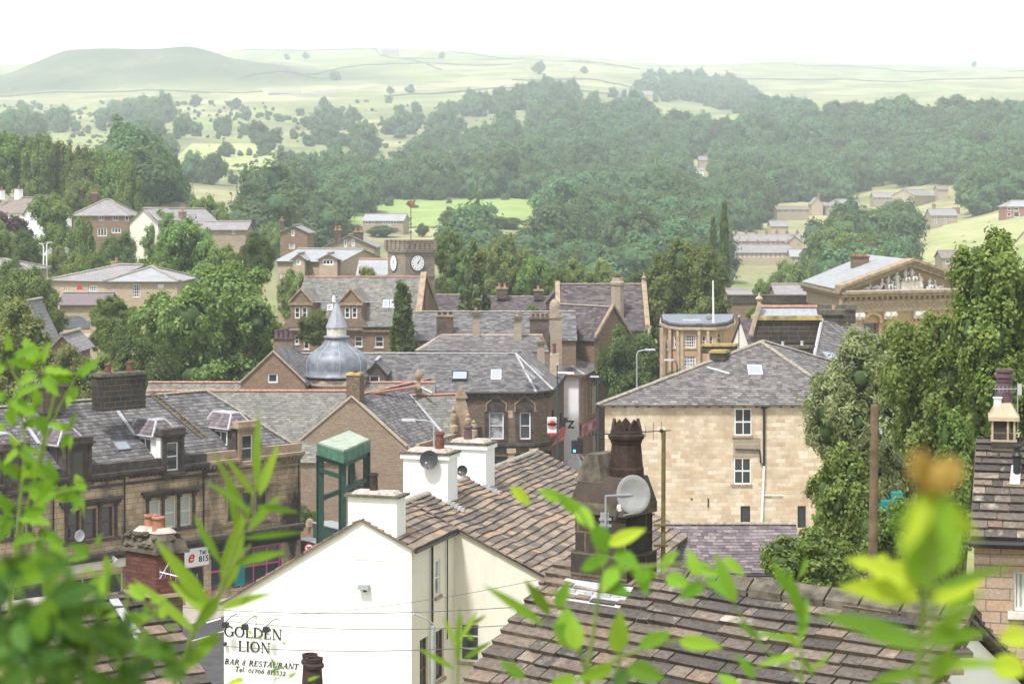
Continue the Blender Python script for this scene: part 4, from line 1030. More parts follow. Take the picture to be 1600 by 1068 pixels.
m=MB().mat('near_stone_slate');slates(m,pl,.27,.44,.035,21,jit=.6,course2=.2,gap=.008);slab(m,pl)
pb=[P(fr.L,5.2,ZE-.02),P(-.08,5.2,ZE-.02),P(.04,2.5,ZE+1.62),P(fr.L,2.5,ZE+1.62)];slab(m,pb);ro=rh.part('roof',m)
m=MB().mat('black_iron');m.tube([P(-.1,-.28,ZE-.08),P(fr.L,-.28,ZE-.08)],.07,8);m.fbox(fr,-.02,fr.L,-.06,-.004,ZE-.2,ZE-.02);rh.part('gutter',m,parent=ro)
D=40.3;u0=hit_line(1549,fr.A+fr.n*2.1,fr.e)[0];u1=hit_line(1588,fr.A+fr.n*2.1,fr.e)[0]
m=MB().mat('black_stone');zt=ZZ(645,40);m.fbox(fr,u0,u1,2.0,2.8,ZE+.8,zt-.55);m.fbox(fr,u0+.02,u1-.02,2.03,2.77,zt-.55,zt-.14)
m.mat('sand_trim');m.fbox(fr,u0-.01,u1+.01,1.99,2.81,zt-.56,zt-.52);m.fbox(fr,u0-.06,u1+.06,1.95,2.85,zt-.14,zt-.06);m.fbox(fr,u0-.04,u1+.04,1.97,2.83,zt-.06,zt+.2,.14)
for uu in(u0+.0,u0+.3,u1-.06):m.fbox(fr,uu,uu+.04,2.0,2.03,zt-.52,zt-.14)
ch=rh.part('chimney',m)
m=MB().mat('purple_pot');c=P((u0+u1)/2+.02,2.4,zt+.18);m.lathe(c,[(.17,0),(.165,.05),(.15,.42),(.17,.44),(.17,.5),(.2,.52),(.2,.57),(.16,.58),(.16,.62),(.19,.64),(.19,.68),(.14,.68),(.13,.3)],14);rh.part('chimney_pot',m,parent=ch)
m=MB().mat('white_paint');m.lathe(P((u0+u1)/2-.12,2.15,zt+.1),[(.08,0),(.08,.2),(.1,.2),(.1,.22),(.05,.22)],12);rh.part('chimney_cowl',m,parent=ch)
q=W(1589,700,39.2);m=MB().mat('plastic_black');m.lathe(q-Vector((0,0,.6)),[(.10,0),(.085,.08),(.075,.1),(.075,.42),(.11,.46),(.07,.52),(.06,.6),(.1,.61),(.1,.66),(.04,.68)],12);
m.mat('lead_flashing');q2=W(1588,742,38.9);U,V,N=plane_axes(pl)
p0=hit_plane(1577,762,pl[0],N);m.box8([p0+N*.05,p0+U*.2+N*.05,p0+U*.24+V*.6+N*.05,p0+U*.05+V*.6+N*.05],[p0+N*.1,p0+U*.2+N*.1,p0+U*.24+V*.6+N*.1,p0+U*.05+V*.6+N*.1]);rh.part('vent_pipe',m,parent=ro)
m=MB().mat('galvanised');q=W(1590,640,40);m.tube([q-Vector((0,0,.4)),q+Vector((0,0,.55))],.012,5);q=q+Vector((0,0,.42));m.tube([q-Vector((.5,0,0)),q],.008,4)
for k in range(6):e=q-Vector((.08*k+.05,0,0));m.tube([e-Vector((0,0,.06)),e+Vector((0,0,.06))],.004,4)
m.mat('plastic_grey');m.box(q.x,q.x+.08,q.y-.02,q.y+.02,q.z-.12,q.z+.1)
solo('television_aerial','small television aerial on the chimney of the right edge house','aerial',m,q)
A=XY(240,38);e=Vector((.82,.57)).normalized();s3=Vector((.57,-.82)).normalized()
lh=Thing('slate_roofed_house','low house with mossy dark stone slate roof at bottom left behind the leaves','house',(A.x,A.y,10))
Z0=16.75;K=.62
def LR(t,w,z=None):q=A+e*t+s3*w;return Vector((q.x,q.y,Z0-K*w if z is None else z))
pl=[LR(-9,5),LR(.1,5),LR(.1,0),LR(-9,0)]
m=MB().mat('mossy_dark_slate');slates(m,pl,.36,.5,.04,31,jit=.7,course2=.24,gap=.01,wav=.02);slab(m,pl)
bp=[LR(.1,-4,Z0-K*4),LR(-9,-4,Z0-K*4),LR(-9,0),LR(.1,0)];slates(m,bp,.36,.5,.04,32);slab(m,bp)
ro=lh.part('roof',m)
m=MB().mat('stone_ridge');ridge_mb(m,LR(-9,0,Z0+.03),LR(-1.1,0,Z0+.03),.16,.5);lh.part('ridge_tiles',m,parent=ro)
m=MB().mat('cream_render');f4=Frame(A+e*(-.05)+s3*4.8,e=-s3);wall_mb(m,f4,8.6,4,[(0,Z0-K*4.8-.1),(4.8,Z0-.12),(8.6,Z0-K*3.8-.1)])
f4=Frame(A-e*8.9+s3*4.7,e=e);wall_mb(m,f4,8.85,4,[(0,Z0-K*4.7-.1),(8.85,Z0-K*4.7-.1)])
f4=Frame(A-e*8.9-s3*3.7,e=e);wall_mb(m,f4,8.85,4,[(0,Z0-K*3.7-.1),(8.85,Z0-K*3.7-.1)]);
f4=Frame(A+e*(-8.9)+s3*4.8,e=-s3);wall_mb(m,f4,8.6,4,[(0,Z0-K*4.8-.1),(4.8,Z0-.12),(8.6,Z0-K*3.8-.1)]);lh.part('wall',m)
cc=XY(244,37.2);ca=Vector((-.78,.62)).normalized();cbv=Vector((.86,.50)).normalized()
def CP(a,b,z):q=cc+ca*a+cbv*b;return Vector((q.x,q.y,z))
def cbox(mb,a0,a1,b0,b1,z0,z1,t=0):
 lo=[CP(a0,b0,z0),CP(a1,b0,z0),CP(a1,b1,z0),CP(a0,b1,z0)];hi=[CP(a0+t,b0+t,z1),CP(a1-t,b0+t,z1),CP(a1-t,b1-t,z1),CP(a0+t,b1-t,z1)];mb.box8(lo,hi)
zt=ZZ(866,37.2)
m=MB().mat('red_brick');cbox(m,0,.86,0,.56,zt-.75,zt);m.mat('sand_trim');cbox(m,-.03,.89,-.03,.59,zt-.82,zt-.75)
m.mat('sooty_stone');cbox(m,.02,.84,.02,.54,zt-2.2,zt-.82)
m.mat('mossy_stone');cbox(m,-.06,.92,-.06,.62,zt,zt+.07)
cbox(m,-.04,.90,-.04,.60,zt+.07,zt+.24,.04);cbox(m,.0,.86,.0,.56,zt+.24,zt+.36,.1);rr=random.Random(9)
for k in range(40):m.ico(CP(rr.uniform(0,.86),rr.choice((0,.0,.56,rr.uniform(.05,.5))),zt+rr.uniform(.1,.36)),rr.uniform(.05,.1),1,sz=.6,jit=.5,seed=k)
m.mat('mortar_flaunch');cbox(m,.08,.78,.08,.48,zt+.36,zt+.46,.08)
ch=lh.part('chimney',m,label='red brick chimney with crumbling mossy cap and two orange pots')
for a_,b_ in((.28,.24),(.62,.32)):
 q=MB().mat('terracotta');pot_mb(q,CP(a_,b_,zt+.40),.27,.115,'plain',16);lh.part('chimney_pot',q,parent=ch,smooth=False)
m=MB().mat('galvanised');q=W(258,895,36.7);m.tube([q-Vector((.1,0,.1)),q+Vector((.1,.1,.25))],.012,5)
a0,a1=W(250,893,36.7),W(308,908,36.5);m.tube([a0,a1],.01,5)
for k in range(8):e_=a0.lerp(a1,k/7);m.tube([e_-Vector((0,0,.07+.01*k)),e_+Vector((0,0,.07+.01*k))],.005,4)
solo('television_aerial','white television aerial below the cap of the red brick chimney','aerial',m,a0)
m=MB().mat('lead_flashing');a0=LR(-.9,.2)+Vector((0,0,.09));a1=LR(-.75,1.6)+Vector((0,0,.09));
d_=Vector((e.x,e.y,0))*.09;m.box8([a0-d_,a0+d_,a1+d_,a1-d_],[p+Vector((0,0,.03))for p in(a0-d_,a0+d_,a1+d_,a1-d_)]);lh.part('lead_flashing',m,parent=ro)
q=W(492,1100,45);m=MB().mat('mossy_stone');m.box(q.x-.45,q.x+.3,q.y-.3,q.y+.5,4,q.z-.0);ps=Thing('chimney_stack','low chimney stack with two tall tapered sooty pots before the white gable','chimney',(q.x,q.y,4));ps.part('stack',m)
for dx,dy,top,r in((-.02,0,1027,.19),(-.13,.45,1021,.17)):
 D=45+dy;zt=ZZ(top,D);c=W(492+dx*60,1100,D);c.z=q.z-.02
 mm=MB().mat('sooty_pot');pot_mb(mm,c,zt-c.z,r,'taper',18);ps.part('chimney_pot',mm)

a=Vector((.70,.714)).normalized();TA0=XY(470,128)
TLN=34.0
fr=Frame(TA0-a*TLN,e=a);fr.n=Vector((-a.y,a.x))
ZP=ZZ(692,128)
TU=lambda px:fr.u(px)
tm={}
bounds=[0.0,TU(88),TU(199),TU(322),TLN]
labs=['leftmost terrace house mostly hidden behind the foreground leaves','terrace house with blackened front and brown wooden sashes under the left dormer','middle terrace house with white net curtained sashes under the white cheeked dormer','right end terrace house of clean tan ashlar with roof ladder beside its dormer']
wz=lambda px,py:fr.uz(px,py)[1]
PR=.62
ridge_v=5.2;ZRG=12.35;ZEV=ZP-.55
def stone_dormer(th,uc,roofp,cheek='white_paint',frame='white_paint'):
 w=.75;zb=ZP-1.05;zt=ZP+1.35
 m=MB().mat('sooty_trim' if cheek!='tan' else 'stone_trim')
 op=[(uc-.42,uc+.42,zb+.25,zt-.45)]
 for v_ in(-.12,):
  wall_mb(m,fr,uc+w,zb,[(uc-w,zt),(uc+w,zt)],op,depth=.2,v=-.14,u_start=uc-w)
 m.fbox(fr,uc-w-.2,uc+w+.2,-.4,.5,zt,zt+.14);m.fbox(fr,uc-w-.1,uc+w+.1,-.3,.4,zt+.14,zt+.40);m.fbox(fr,uc-w-.1,uc+w+.1,-.28,-.15,zt-.14,zt)
 m.fbox(fr,uc-w-.05,uc-w+.16,-.22,-.14,zb+.1,zt-.16);m.fbox(fr,uc+w-.16,uc+w+.05,-.22,-.14,zb+.1,zt-.16);m.fbox(fr,uc-w-.1,uc+w+.1,-.35,-.14,zb-.02,zb+.12)
 o=th.part('dormer',m)
 m=MB().mat('white_paint' if cheek=='white_paint' else 'sooty_trim')
 m.fbox(fr,uc-w-.02,uc+w+.02,.06,2.6,ZEV-.2,zt-.12);th.part('dormer_cheek',m,parent=o)
 m=MB().mat('purple_slate');b=[fr.p(uc-w-.3,.5,zt-.1),fr.p(uc+w+.3,.5,zt-.1),fr.p(uc+w+.3,3.2,zt-.1),fr.p(uc-w-.3,3.2,zt-.1)];t=[fr.p(uc-w*.45,1.1,zt+.8),fr.p(uc+w*.45,1.1,zt+.8),fr.p(uc+w*.45,3.0,zt+.8),fr.p(uc-w*.45,3.0,zt+.8)]
 for i in range(4):slates(m,[b[i],b[(i+1)%4],t[(i+1)%4],t[i]],.24,.3,.014,i+3,jit=.15)
 m.box8(b,t);th.part('dormer_roof',m,parent=o)
 m=MB().mat('lead_flashing');m.tube([t[0],t[1],t[2],t[3],t[0]],.09,6)
 for i in range(4):m.tube([b[i],t[i]],.08,6)
 m.tube([b[3],b[0],b[1],b[2]],.07,6)
 m.box8([p+Vector((0,0,.0))for p in t],[p+Vector((0,0,.05))for p in t]);th.part('lead_trim',m,parent=o)
 window(th,fr,*op[0],cols=1,rows=2,sash=True,v=-.14,frame=frame,sill=None)
 side=Frame(fr.p(uc-w-.02,-.1,0).to_2d(),e=fr.n);side.n=fr.e
 window(th,side,1.0,2.3,ZP+.2,zt-.25,cols=2,rows=1,v=-.16,depth=.14,sill=None,frame=frame)
dorm=[(TU(22),'sooty','brown_paint'),(TU(122),'sooty','brown_paint'),(TU(268),'white_paint','white_paint'),(TU(385),'tan','white_paint')]
trip=[(8,44,803,840,'white_paint','glass'),(105,178,790,847,'brown_paint','glass'),(232,300,774,829,'white_paint','curtain_glass'),(355,417,765,815,'dark_green_paint','glass')]
for hi in range(4):
 u0,u1=bounds[hi],bounds[hi+1]
 th=Thing('terrace_house',labs[hi],'house',fr.p((u0+u1)/2,4,0),'terrace houses on the left of the street')
 ops=[];px0,px1,py0,py1,fm,gm=trip[hi]
 a0,a1=TU(px0),TU(px1);zb,zt=wz(px0,py1),wz(px1,py0);ww=(a1-a0-.4)/3
 for k in range(3):ops.append((a0+k*(ww+.2),a0+k*(ww+.2)+ww,zb,zt))
 sh=[]
 if hi==0:sh=[(TU(22),TU(68),-.1,2.7)]
 if hi==1:sh=[(TU(98),TU(165),.9,2.6),(TU(172),TU(194),.1,2.6)]
 if hi==2:sh=[(TU(210),TU(270),.5,2.6),(TU(287),TU(318),.8,2.2)]
 if hi==3:sh=[(TU(330),TU(375),.5,2.9),(TU(378),TU(440),.5,2.9)]
 m=MB().mat('tan_ashlar')
 wall_mb(m,fr,u1,-1,[(u0,ZEV),(u1,ZEV)],ops+[tuple(q)for q in sh],u_start=u0,depth=.25)
 if hi==3:wall_mb(m,fr.side(TLN),10.4,-1,[(0,ZEV),(10.4,ZEV)])
 bf=Frame(fr.p(u0,10.4,0).to_2d(),e=fr.e);wall_mb(m,bf,u1-u0,-1,[(0,ZEV),(u1-u0,ZEV)])
 th.part('wall',m)
 for k,q in enumerate(ops):window(th,fr,*q,cols=1,rows=2,sash=True,frame=fm,glass=gm,depth=.22,sill=None)
 for k,q in enumerate(sh):
  window(th,fr,*q,cols=max(1,int((q[1]-q[0])/1.0)),rows=2 if q[3]-q[2]>1.9 else 1,frame={0:'dark_green_paint',1:'cream_paint',2:'black_iron',3:'magenta_paint'}[hi],glass='glass',fw=.09,bw=.07,name='shop_window',depth=.22,sill=None)
 m=MB().mat('sooty_trim' if hi<3 else 'stone_trim')
 m.fbox(fr,a0-.55,a1+.55,-.38,.0,zt+.42,zt+.58);m.fbox(fr,a0-.4,a1+.4,-.2,.0,zt+.2,zt+.42);m.fbox(fr,a0-.35,a1+.35,-.22,.0,zb-.2,zb-.02)
 for k in range(4):
  uu=a0-.2+k*(ww+.2);m.fbox(fr,uu+.02,uu+.18,-.12,0,zb,zt+.2);m.fbox(fr,uu-.02,uu+.22,-.26,0,zt+.05,zt+.2)
 th.part('window_hood',m)
 m=MB().mat('sooty_trim' if hi<3 else 'stone_trim')
 uc=dorm[hi][0]
 for s0,s1 in((u0+.004,uc-.8),(uc+.8,u1-.004)):
  m.fbox(fr,s0,s1,-.1,.28,ZP-.55,ZP);m.fbox(fr,s0,s1,-.45,-.1,ZP-.68,ZP-.5);m.fbox(fr,s0,s1,-.3,-.0,ZP-.82,ZP-.68)
  k=s0+.1
  while k<s1-.15:m.fbox(fr,k,k+.12,-.26,-.02,ZP-.98,ZP-.82);k+=.3
 m.fbox(fr,u0+.004,u1-.004,-.14,0,ZP-1.35,ZP-1.22)
 th.part('cornice',m)
 m=MB().mat('sooty_trim');m.fbox(fr,u0+.004,u1-.004,-.5,0,3.75,3.95);m.fbox(fr,u0+.004,u1-.004,-.3,0,3.5,3.75);m.mat('mossy_stone');m.fbox(fr,u0+.004,u1-.004,-.42,0,3.95,4.02)
 o=th.part('shop_cornice',m)
 m=MB().mat({0:'dark_green_paint',1:'cream_paint',2:'sooty_trim',3:'sign_black'}[hi]);e0=u1
 m.fbox(fr,u0+.3,e0-.2,-.12,0,2.95,3.5);th.part('shop_fascia',m)
 if hi==3:
  m=MB().mat('turquoise_paint');m.fbox(fr,TU(367),TU(382),-.05,.1,.6,2.3);th.part('display_panel',m)
  m=MB().mat('magenta_paint');m.fbox(fr,TU(367),TU(382),-.05,.1,2.35,2.7);th.part('display_panel',m)
 m=MB().mat('black_iron');m.tube([fr.p(u1-.25,-.1,ZP-.9),fr.p(u1-.25,-.1,4.0)],.05,6);th.part('downpipe',m)
 sl=(ZRG-ZEV)/ridge_v
 if hi<3:
  pl=[[fr.p(u0,.25,ZEV+.25*sl),fr.p(u1,.25,ZEV+.25*sl),fr.p(u1,ridge_v,ZRG),fr.p(u0,ridge_v,ZRG)],[fr.p(u1,10.4,ZEV),fr.p(u0,10.4,ZEV),fr.p(u0,ridge_v,ZRG),fr.p(u1,ridge_v,ZRG)]]
  rd=[(fr.p(u0,ridge_v,ZRG),fr.p(u1,ridge_v,ZRG))]
 else:
  ue=TLN-3.6
  pl=[[fr.p(u0,.25,ZEV+.25*sl),fr.p(u1,.25,ZEV+.25*sl),fr.p(ue,ridge_v,ZRG),fr.p(u0,ridge_v,ZRG)],[fr.p(u1,10.4,ZEV),fr.p(u0,10.4,ZEV),fr.p(u0,ridge_v,ZRG),fr.p(ue,ridge_v,ZRG)],[fr.p(u1,.25,ZEV+.2),fr.p(u1,10.4,ZEV),fr.p(ue,ridge_v,ZRG)]]
  rd=[(fr.p(u0,ridge_v,ZRG),fr.p(ue,ridge_v,ZRG)),(fr.p(u1,.25,ZEV+.25),fr.p(ue,ridge_v,ZRG))]
 ro=make_roof(th,pl,rd,'grey_slate',course=.30,width=.36,ridge='stone_ridge',seed=hi*7,jit=.12,thick=.018)
 U,V,N=plane_axes(pl[0])
 if hi in(1,2):
  up=[0,TU(96),TU(246)][hi];va,vb=2.4,ridge_v;za,zb_=ZEV+va*sl,ZRG
  m=MB().mat('lead_flashing');q=[fr.p(up-.12,va,za)+N*.05,fr.p(up+.12,va,za)+N*.05,fr.p(up+.12,vb,zb_)+N*.05,fr.p(up-.12,vb,zb_)+N*.05]
  m.box8(q,[p+N*.06 for p in q]);th.part('lead_flashing',m,parent=ro)
 if hi==2:
  skylight_px(th,ro,pl[0],184,690,207,705,frame='lead')
  skylight_px(th,ro,pl[0],258,617,262,624,frame='lead')
 if hi==1:chimney_px(th,fr,66,103,600,645,119.5,mat='sooty_stone',pots=0,depth=1.0,cap='mossy_stone',capo=.14)
 if hi==2:chimney_px(th,fr,157,231,582,640,120.5,mat='black_stone',pots=2,depth=1.1,cap='mossy_stone',potr=.2,poth=.62,capo=.12)
 stone_dormer(th,dorm[hi][0],pl[0],cheek=dorm[hi][1],frame=dorm[hi][2])
 tm[hi]=(th,pl,N)
th=tm[1][0]
for k in range(3):
 m=MB().mat('sooty_pot');c=W(74+k*10,602,120+.1*k);pot_mb(m,c-Vector((0,0,.05)),1.0+.15*(k==1),.19,'taper');th.part('chimney_pot',m,parent=[o for o in th.o.children if o.name.startswith('chimney')][0])
th,pl,N=tm[3];P0=Vector(pl[0][0]);m=MB().mat('old_wood')
q=[hit_plane(x,y,P0+N*.12,N)for x,y in((231,613),(239,611),(315,684),(323,682))]
m.tube([q[0],q[2]],.05,5);m.tube([q[1],q[3]],.05,5)
for k in range(11):s_=(k+.5)/11;m.tube([q[0].lerp(q[2],s_)+N*.04,q[1].lerp(q[3],s_)+N*.04],.035,5)
solo('roof_ladder','long wooden roof ladder lying on the slates of the end terrace house','ladder',m,q[2])
c=fr.p(TU(117),-.5,wz(117,835));m=MB().mat('plastic_grey');n=18;nn=(-fr.n).to_3d();aa=nn.cross(Vector((0,0,1))).normalized();bb=aa.cross(nn)
m.tube([c+(aa*math.cos(2*math.pi*k/n)+bb*math.sin(2*math.pi*k/n))*.32 for k in range(n+1)],.02,5);m.tube([c-nn*.45,c],.02,5);m.add([c-nn*.08]+[c+(aa*math.cos(2*math.pi*k/n)+bb*math.sin(2*math.pi*k/n))*.31 for k in range(n)],[(0,1+k,1+(k+1)%n)for k in range(n)])
solo('satellite_dish','grey ring of a satellite dish under the brown terrace windows','satellite dish',m,c)
sb=Thing('hanging_sign','slanting estate board on a pole fixed to the blackened terrace','sign',fr.p(TU(170),0,2.5))
m=MB().mat('rust_brown');q0,q1=W(131,921,119),W(185,868,118);m.tube([q0,q1],.045,6);sb.part('pole',m)
m=MB().mat('white_paint');d_=(q1-q0).normalized();up_=Vector((-d_.z,0,d_.x)).normalized();c0=W(168,889,117.6)
qq=[c0,c0+d_*.95,c0+d_*.95+up_*.42,c0+up_*.42];m.box8(qq,[p+Vector((0,.04,0))for p in qq]);m.mat('dark_green_paint')
for k in(.12,.45):c1=c0+d_*k+up_*.12-Vector((0,.01,0));qq=[c1,c1+d_*.22,c1+d_*.22+up_*.1,c1+up_*.1];m.quad(*qq)
sb.part('board',m)
def btext(s,name,loc,right,up,size,mat,th=None,ext=.006,ital=0.0,bold=0):
 cu=bpy.data.curves.new('t','FONT');cu.body=s;cu.size=size;cu.extrude=ext;cu.shear=ital;cu.offset=bold
 ob=bpy.data.objects.new('t',cu);COL.objects.link(ob)
 dg=bpy.context.evaluated_depsgraph_get();me=bpy.data.meshes.new_from_object(ob.evaluated_get(dg));bpy.data.objects.remove(ob);bpy.data.curves.remove(cu)
 r=Vector(right).normalized();u=Vector(up).normalized();n=r.cross(u)
 M=Matrix((r,u,n)).transposed().to_4x4();M.translation=Vector(loc)-(th.loc if th else Vector())
 me.transform(M);me.materials.clear();me.materials.append(M_[mat]);me.name=name
 o=bpy.data.objects.new(name,me);COL.objects.link(o)
 if th:o.parent=th.o
 return o
th=Thing('shop_sign','white shop sign with red letter and telephone number above the takeaway door','sign',fr.p(TU(305),0,2.6))
m=MB().mat('white_paint');s0,s1=TU(284),TU(323);m.fbox(fr,s0,s1,-.22,0,2.3,3.42);m.mat('white_paint');th.part('board',m)
R3=fr.e.to_3d()
btext('Tel: 01706','lettering',fr.p(s0+1.15,-.235,3.0),R3,(0,0,1),.36,'sign_black',th,bold=.006)
btext('815 097','lettering',fr.p(s0+1.1,-.235,2.55),R3,(0,0,1),.50,'sign_black',th,bold=.008)
btext('e','lettering',fr.p(s0+.25,-.235,2.6),R3,(0,0,1),1.0,'sign_red',th,ital=.3,bold=.02)
m=MB().mat('white_paint');q0,q1=TU(290),TU(318);m.fbox(fr,q0,q1,-.18,-.0,-.1,.75);m.mat('sign_red');m.fbox(fr,q0+1.5,q1-.4,-.2,-.18,.35,.65);m.mat('terracotta');m.fbox(fr,q0+1.0,q1-.6,-.2,-.18,0,.28)
solo('menu_board','white poster panel with red patches below the takeaway window','sign',m,fr.p(q0,0,0))
th=Thing('workshop','long low building with mossy slate roof and red ridge tiles behind the terrace','building',W(420,690,156))
A,B=XY(232,158),XY(560,158)
fr2=Frame(A,B);fr2.A-=fr2.n*0;L=fr2.L
ZR1=ZZ(611,158);ZE1=5.2
m=MB().mat('gable_stone');f3=Frame(fr2.p(0,-8.5,0).to_2d(),e=fr2.e);f3.n=fr2.n;wall_mb(m,f3,L,-1,[(0,ZE1),(L,ZE1)]);sdl=fr2.side(0);
gl=Frame(fr2.p(0,-8.5,0).to_2d(),e=fr2.n);wall_mb(m,gl,12,-1,[(0,ZE1),(8.5,ZR1-.05),(12,ZR1-1.4)])
gl=Frame(fr2.p(L,-8.5,0).to_2d(),e=fr2.n);wall_mb(m,gl,12,-1,[(0,ZE1),(8.5,ZR1-.05),(12,ZR1-1.4)])
th.part('wall',m)
pl=[[fr2.p(0,-8.7,ZE1-.05),fr2.p(L,-8.7,ZE1-.05),fr2.p(L,0,ZR1),fr2.p(0,0,ZR1)],[fr2.p(L,3.5,ZR1-1.4),fr2.p(0,3.5,ZR1-1.4),fr2.p(0,0,ZR1),fr2.p(L,0,ZR1)]]
make_roof(th,pl,[(fr2.p(0,0,ZR1),fr2.p(L,0,ZR1))],'green_grey_slate',course=.3,width=.4,ridge='red_ridge',rr=.17,seed=5,jit=.2)
th=Thing('workshop','rear range of low building whose red ridge shows just below the dome','building',W(450,640,166))
ZR2=ZZ(598,163);L=23.5;f5=Frame(XY(232,163),e=(1,0));f5.n=Vector((0,1))
m=MB().mat('gable_stone');
for uu in(0,L):wall_mb(m,Frame(f5.p(uu,-3,0).to_2d(),e=(0,1)),6,-1,[(0,ZR2-1.5),(3,ZR2-.05),(6,ZR2-1.5)])
wall_mb(m,Frame(f5.p(0,-3,0).to_2d(),e=(1,0)),L,-1,[(0,ZR2-1.5),(L,ZR2-1.5)]);th.part('wall',m)
pl=[[f5.p(0,-3.1,ZR2-1.5),f5.p(L,-3.1,ZR2-1.5),f5.p(L,0,ZR2),f5.p(0,0,ZR2)],[f5.p(L,3.1,ZR2-1.5),f5.p(0,3.1,ZR2-1.5),f5.p(0,0,ZR2),f5.p(L,0,ZR2)]]
make_roof(th,pl,[(f5.p(0,0,ZR2),f5.p(L,0,ZR2))],'green_grey_slate',course=.3,width=.4,ridge='red_ridge',rr=.17,seed=6)
d=Vector((.306,.952));e=Vector((.952,-.306))
c0=XY(465,152);
u_,D_=hit_line(636,c0,e)
th=house('workshop','gable fronted stone workshop with a chimney on its apex behind the green frame','building',(465,152),(636,D_),17,0,ZZ(693,151),ZZ(619,151),kind='y',wall='gable_stone',roofmat='grey_slate',ridge='red_ridge',og=.08,course=.3,width=.4,gutter=None)
ff=th.fr;m=MB().mat('sand_trim')
for s0,s1 in((0,th.L/2),(th.L,th.L/2)):
 q=[ff.p(s0,-.1,ZZ(693,151)-.05),ff.p(s0,.15,ZZ(693,151)-.05),ff.p(s1,.15,ZZ(619,151)),ff.p(s1,-.1,ZZ(619,151))];m.box8(q,[p+Vector((0,0,.16))for p in q])
m.mat('pale_stone');m.fbox(ff,th.L-5.8,th.L-2.2,-.12,0,1.2,1.6);th.part('verge_coping',m,parent=th.roof)
zc=ZZ(619,151);uu=th.L/2+.1
chimney(th,ff,uu-.55,uu+.55,-.02,.9,zc-.5,ZZ(582,151),'brown_stone',pots=1,potr=.16,poth=.25,potmat='dark_terracotta',cap='lichen_yellow',capo=.06)
th=Thing('workshop','small slate roofed range with lead verge between gabled workshop and corner building','building',W(690,700,156))
f6=Frame(XY(634,156),XY(722,157));L=f6.L+1;zr6=ZZ(618,160)
m=MB().mat('gable_stone');wall_mb(m,f6,L,-1,[(0,ZZ(688,156)),(L,ZZ(688,156))]);wall_mb(m,f6.side(L),8,-1,[(0,ZZ(688,156)),(4,zr6),(8,ZZ(688,156))]);th.part('wall',m)
pl=[[f6.p(-1,-.2,ZZ(690,156)),f6.p(L,-.2,ZZ(690,156)),f6.p(L,4,zr6),f6.p(-.6,4,zr6)],[f6.p(L,8,ZZ(688,156)),f6.p(-1,8,ZZ(688,156)),f6.p(-.6,4,zr6),f6.p(L,4,zr6)]]
ro=make_roof(th,pl,[(f6.p(-.3,4,zr6),f6.p(L,4,zr6))],'green_grey_slate',course=.3,width=.4,ridge='red_ridge',rr=.16)
U,V,N=plane_axes(pl[0]);q0,q1=hit_plane(640,617,pl[0][0]+N*.12,N),hit_plane(690,674,pl[0][0]+N*.12,N);m=MB().mat('lead_flashing');m.tube([q0,q1],.12,5);th.part('lead_flashing',m,parent=ro)
th=Thing('stone_gable','weathered ornate stone parapet with finials and balustrade beside the corner building','parapet',W(715,750,147))
m=MB().mat('stone_trim');c=W(720,720,147)
m.box(c.x-.5,c.x+.5,c.y,c.y+.8,0,ZZ(640,147));m.box(c.x-.35,c.x+.35,c.y+.1,c.y+.7,ZZ(640,147),ZZ(622,147));
m.box8([(c.x-.5,c.y,ZZ(622,147)),(c.x+.5,c.y,ZZ(622,147)),(c.x+.5,c.y+.8,ZZ(622,147)),(c.x-.5,c.y+.8,ZZ(622,147))],[(c.x-.05,c.y+.0,ZZ(604,147)),(c.x+.05,c.y,ZZ(604,147)),(c.x+.05,c.y+.8,ZZ(604,147)),(c.x-.05,c.y+.8,ZZ(604,147))]);th.part('pedestal',m)
for px,zt_,zb_,r in((709,632,665,.22),(731,642,668,.2),(740,655,672,.2)):
 m=MB().mat('stone_trim');c1=W(px,zb_,146.6);h=ZZ(zt_,146.6)-c1.z;m.lathe(c1,[(r*1.5,-.4),(r*1.5,0),(r*.7,.1),(r*1.2,h*.3),(r*1.1,h*.5),(r*.5,h*.6),(r*.8,h*.75),(r*.1,h)],10);th.part('finial',m)
m=MB().mat('stone_trim');q0,q1=W(652,705,140),W(716,668,147)
dd=(q1-q0);dh=Vector((dd.x,dd.y)).normalized();nn=Vector((-dh.y,dh.x,0))*.15
zr0=ZZ(692,140);zr1=ZZ(672,147)
def rail(z0,z1_,hh):qa,qb=Vector((q0.x,q0.y,z0)),Vector((q1.x,q1.y,z1_));m.box8([qa-nn,qb-nn,qb+nn,qa+nn],[p+Vector((0,0,hh))for p in(qa-nn,qb-nn,qb+nn,qa+nn)])
zz0=ZZ(690,143);rail(zz0,zz0,.2);rail(zz0-1.1,zz0-1.1,.25);
qa,qb=Vector((q0.x,q0.y,0)),Vector((q1.x,q1.y,0));m.box8([qa-nn,qb-nn,qb+nn,qa+nn],[Vector((p.x,p.y,zz0-1.1))for p in(qa-nn,qb-nn,qb+nn,qa+nn)])
th.part('balustrade_rail',m);m=MB().mat('stone_trim')
for k in range(14):
 c1=q0.lerp(q1,(k+.5)/14);c1.z=zz0-.85;m.lathe(c1,[(.1,0),(.06,.1),(.13,.35),(.06,.7),(.1,.85)],8)
th.part('balusters',m)
th=Thing('stone_finial','ball finial with stone coping on the roof apex left of the corner building','finial',W(654,602,160))
c=W(654,602,160);m=MB().mat('stone_trim');m.lathe(c,[(.3,-.6),(.25,0),(.15,.2),(.18,.5),(.32,.7),(.3,1.0),(.12,1.15),(.1,1.3)],12);th.part('ball',m,smooth=True)
m=MB().mat('lead_flashing');m.tube([c+Vector((.1,0,-.1)),W(676,614,159)],.11,5);m.mat('red_ridge');m.tube([c+Vector((-.1,0,-.1)),W(565,617,153)],.13,5);th.part('coping',m)
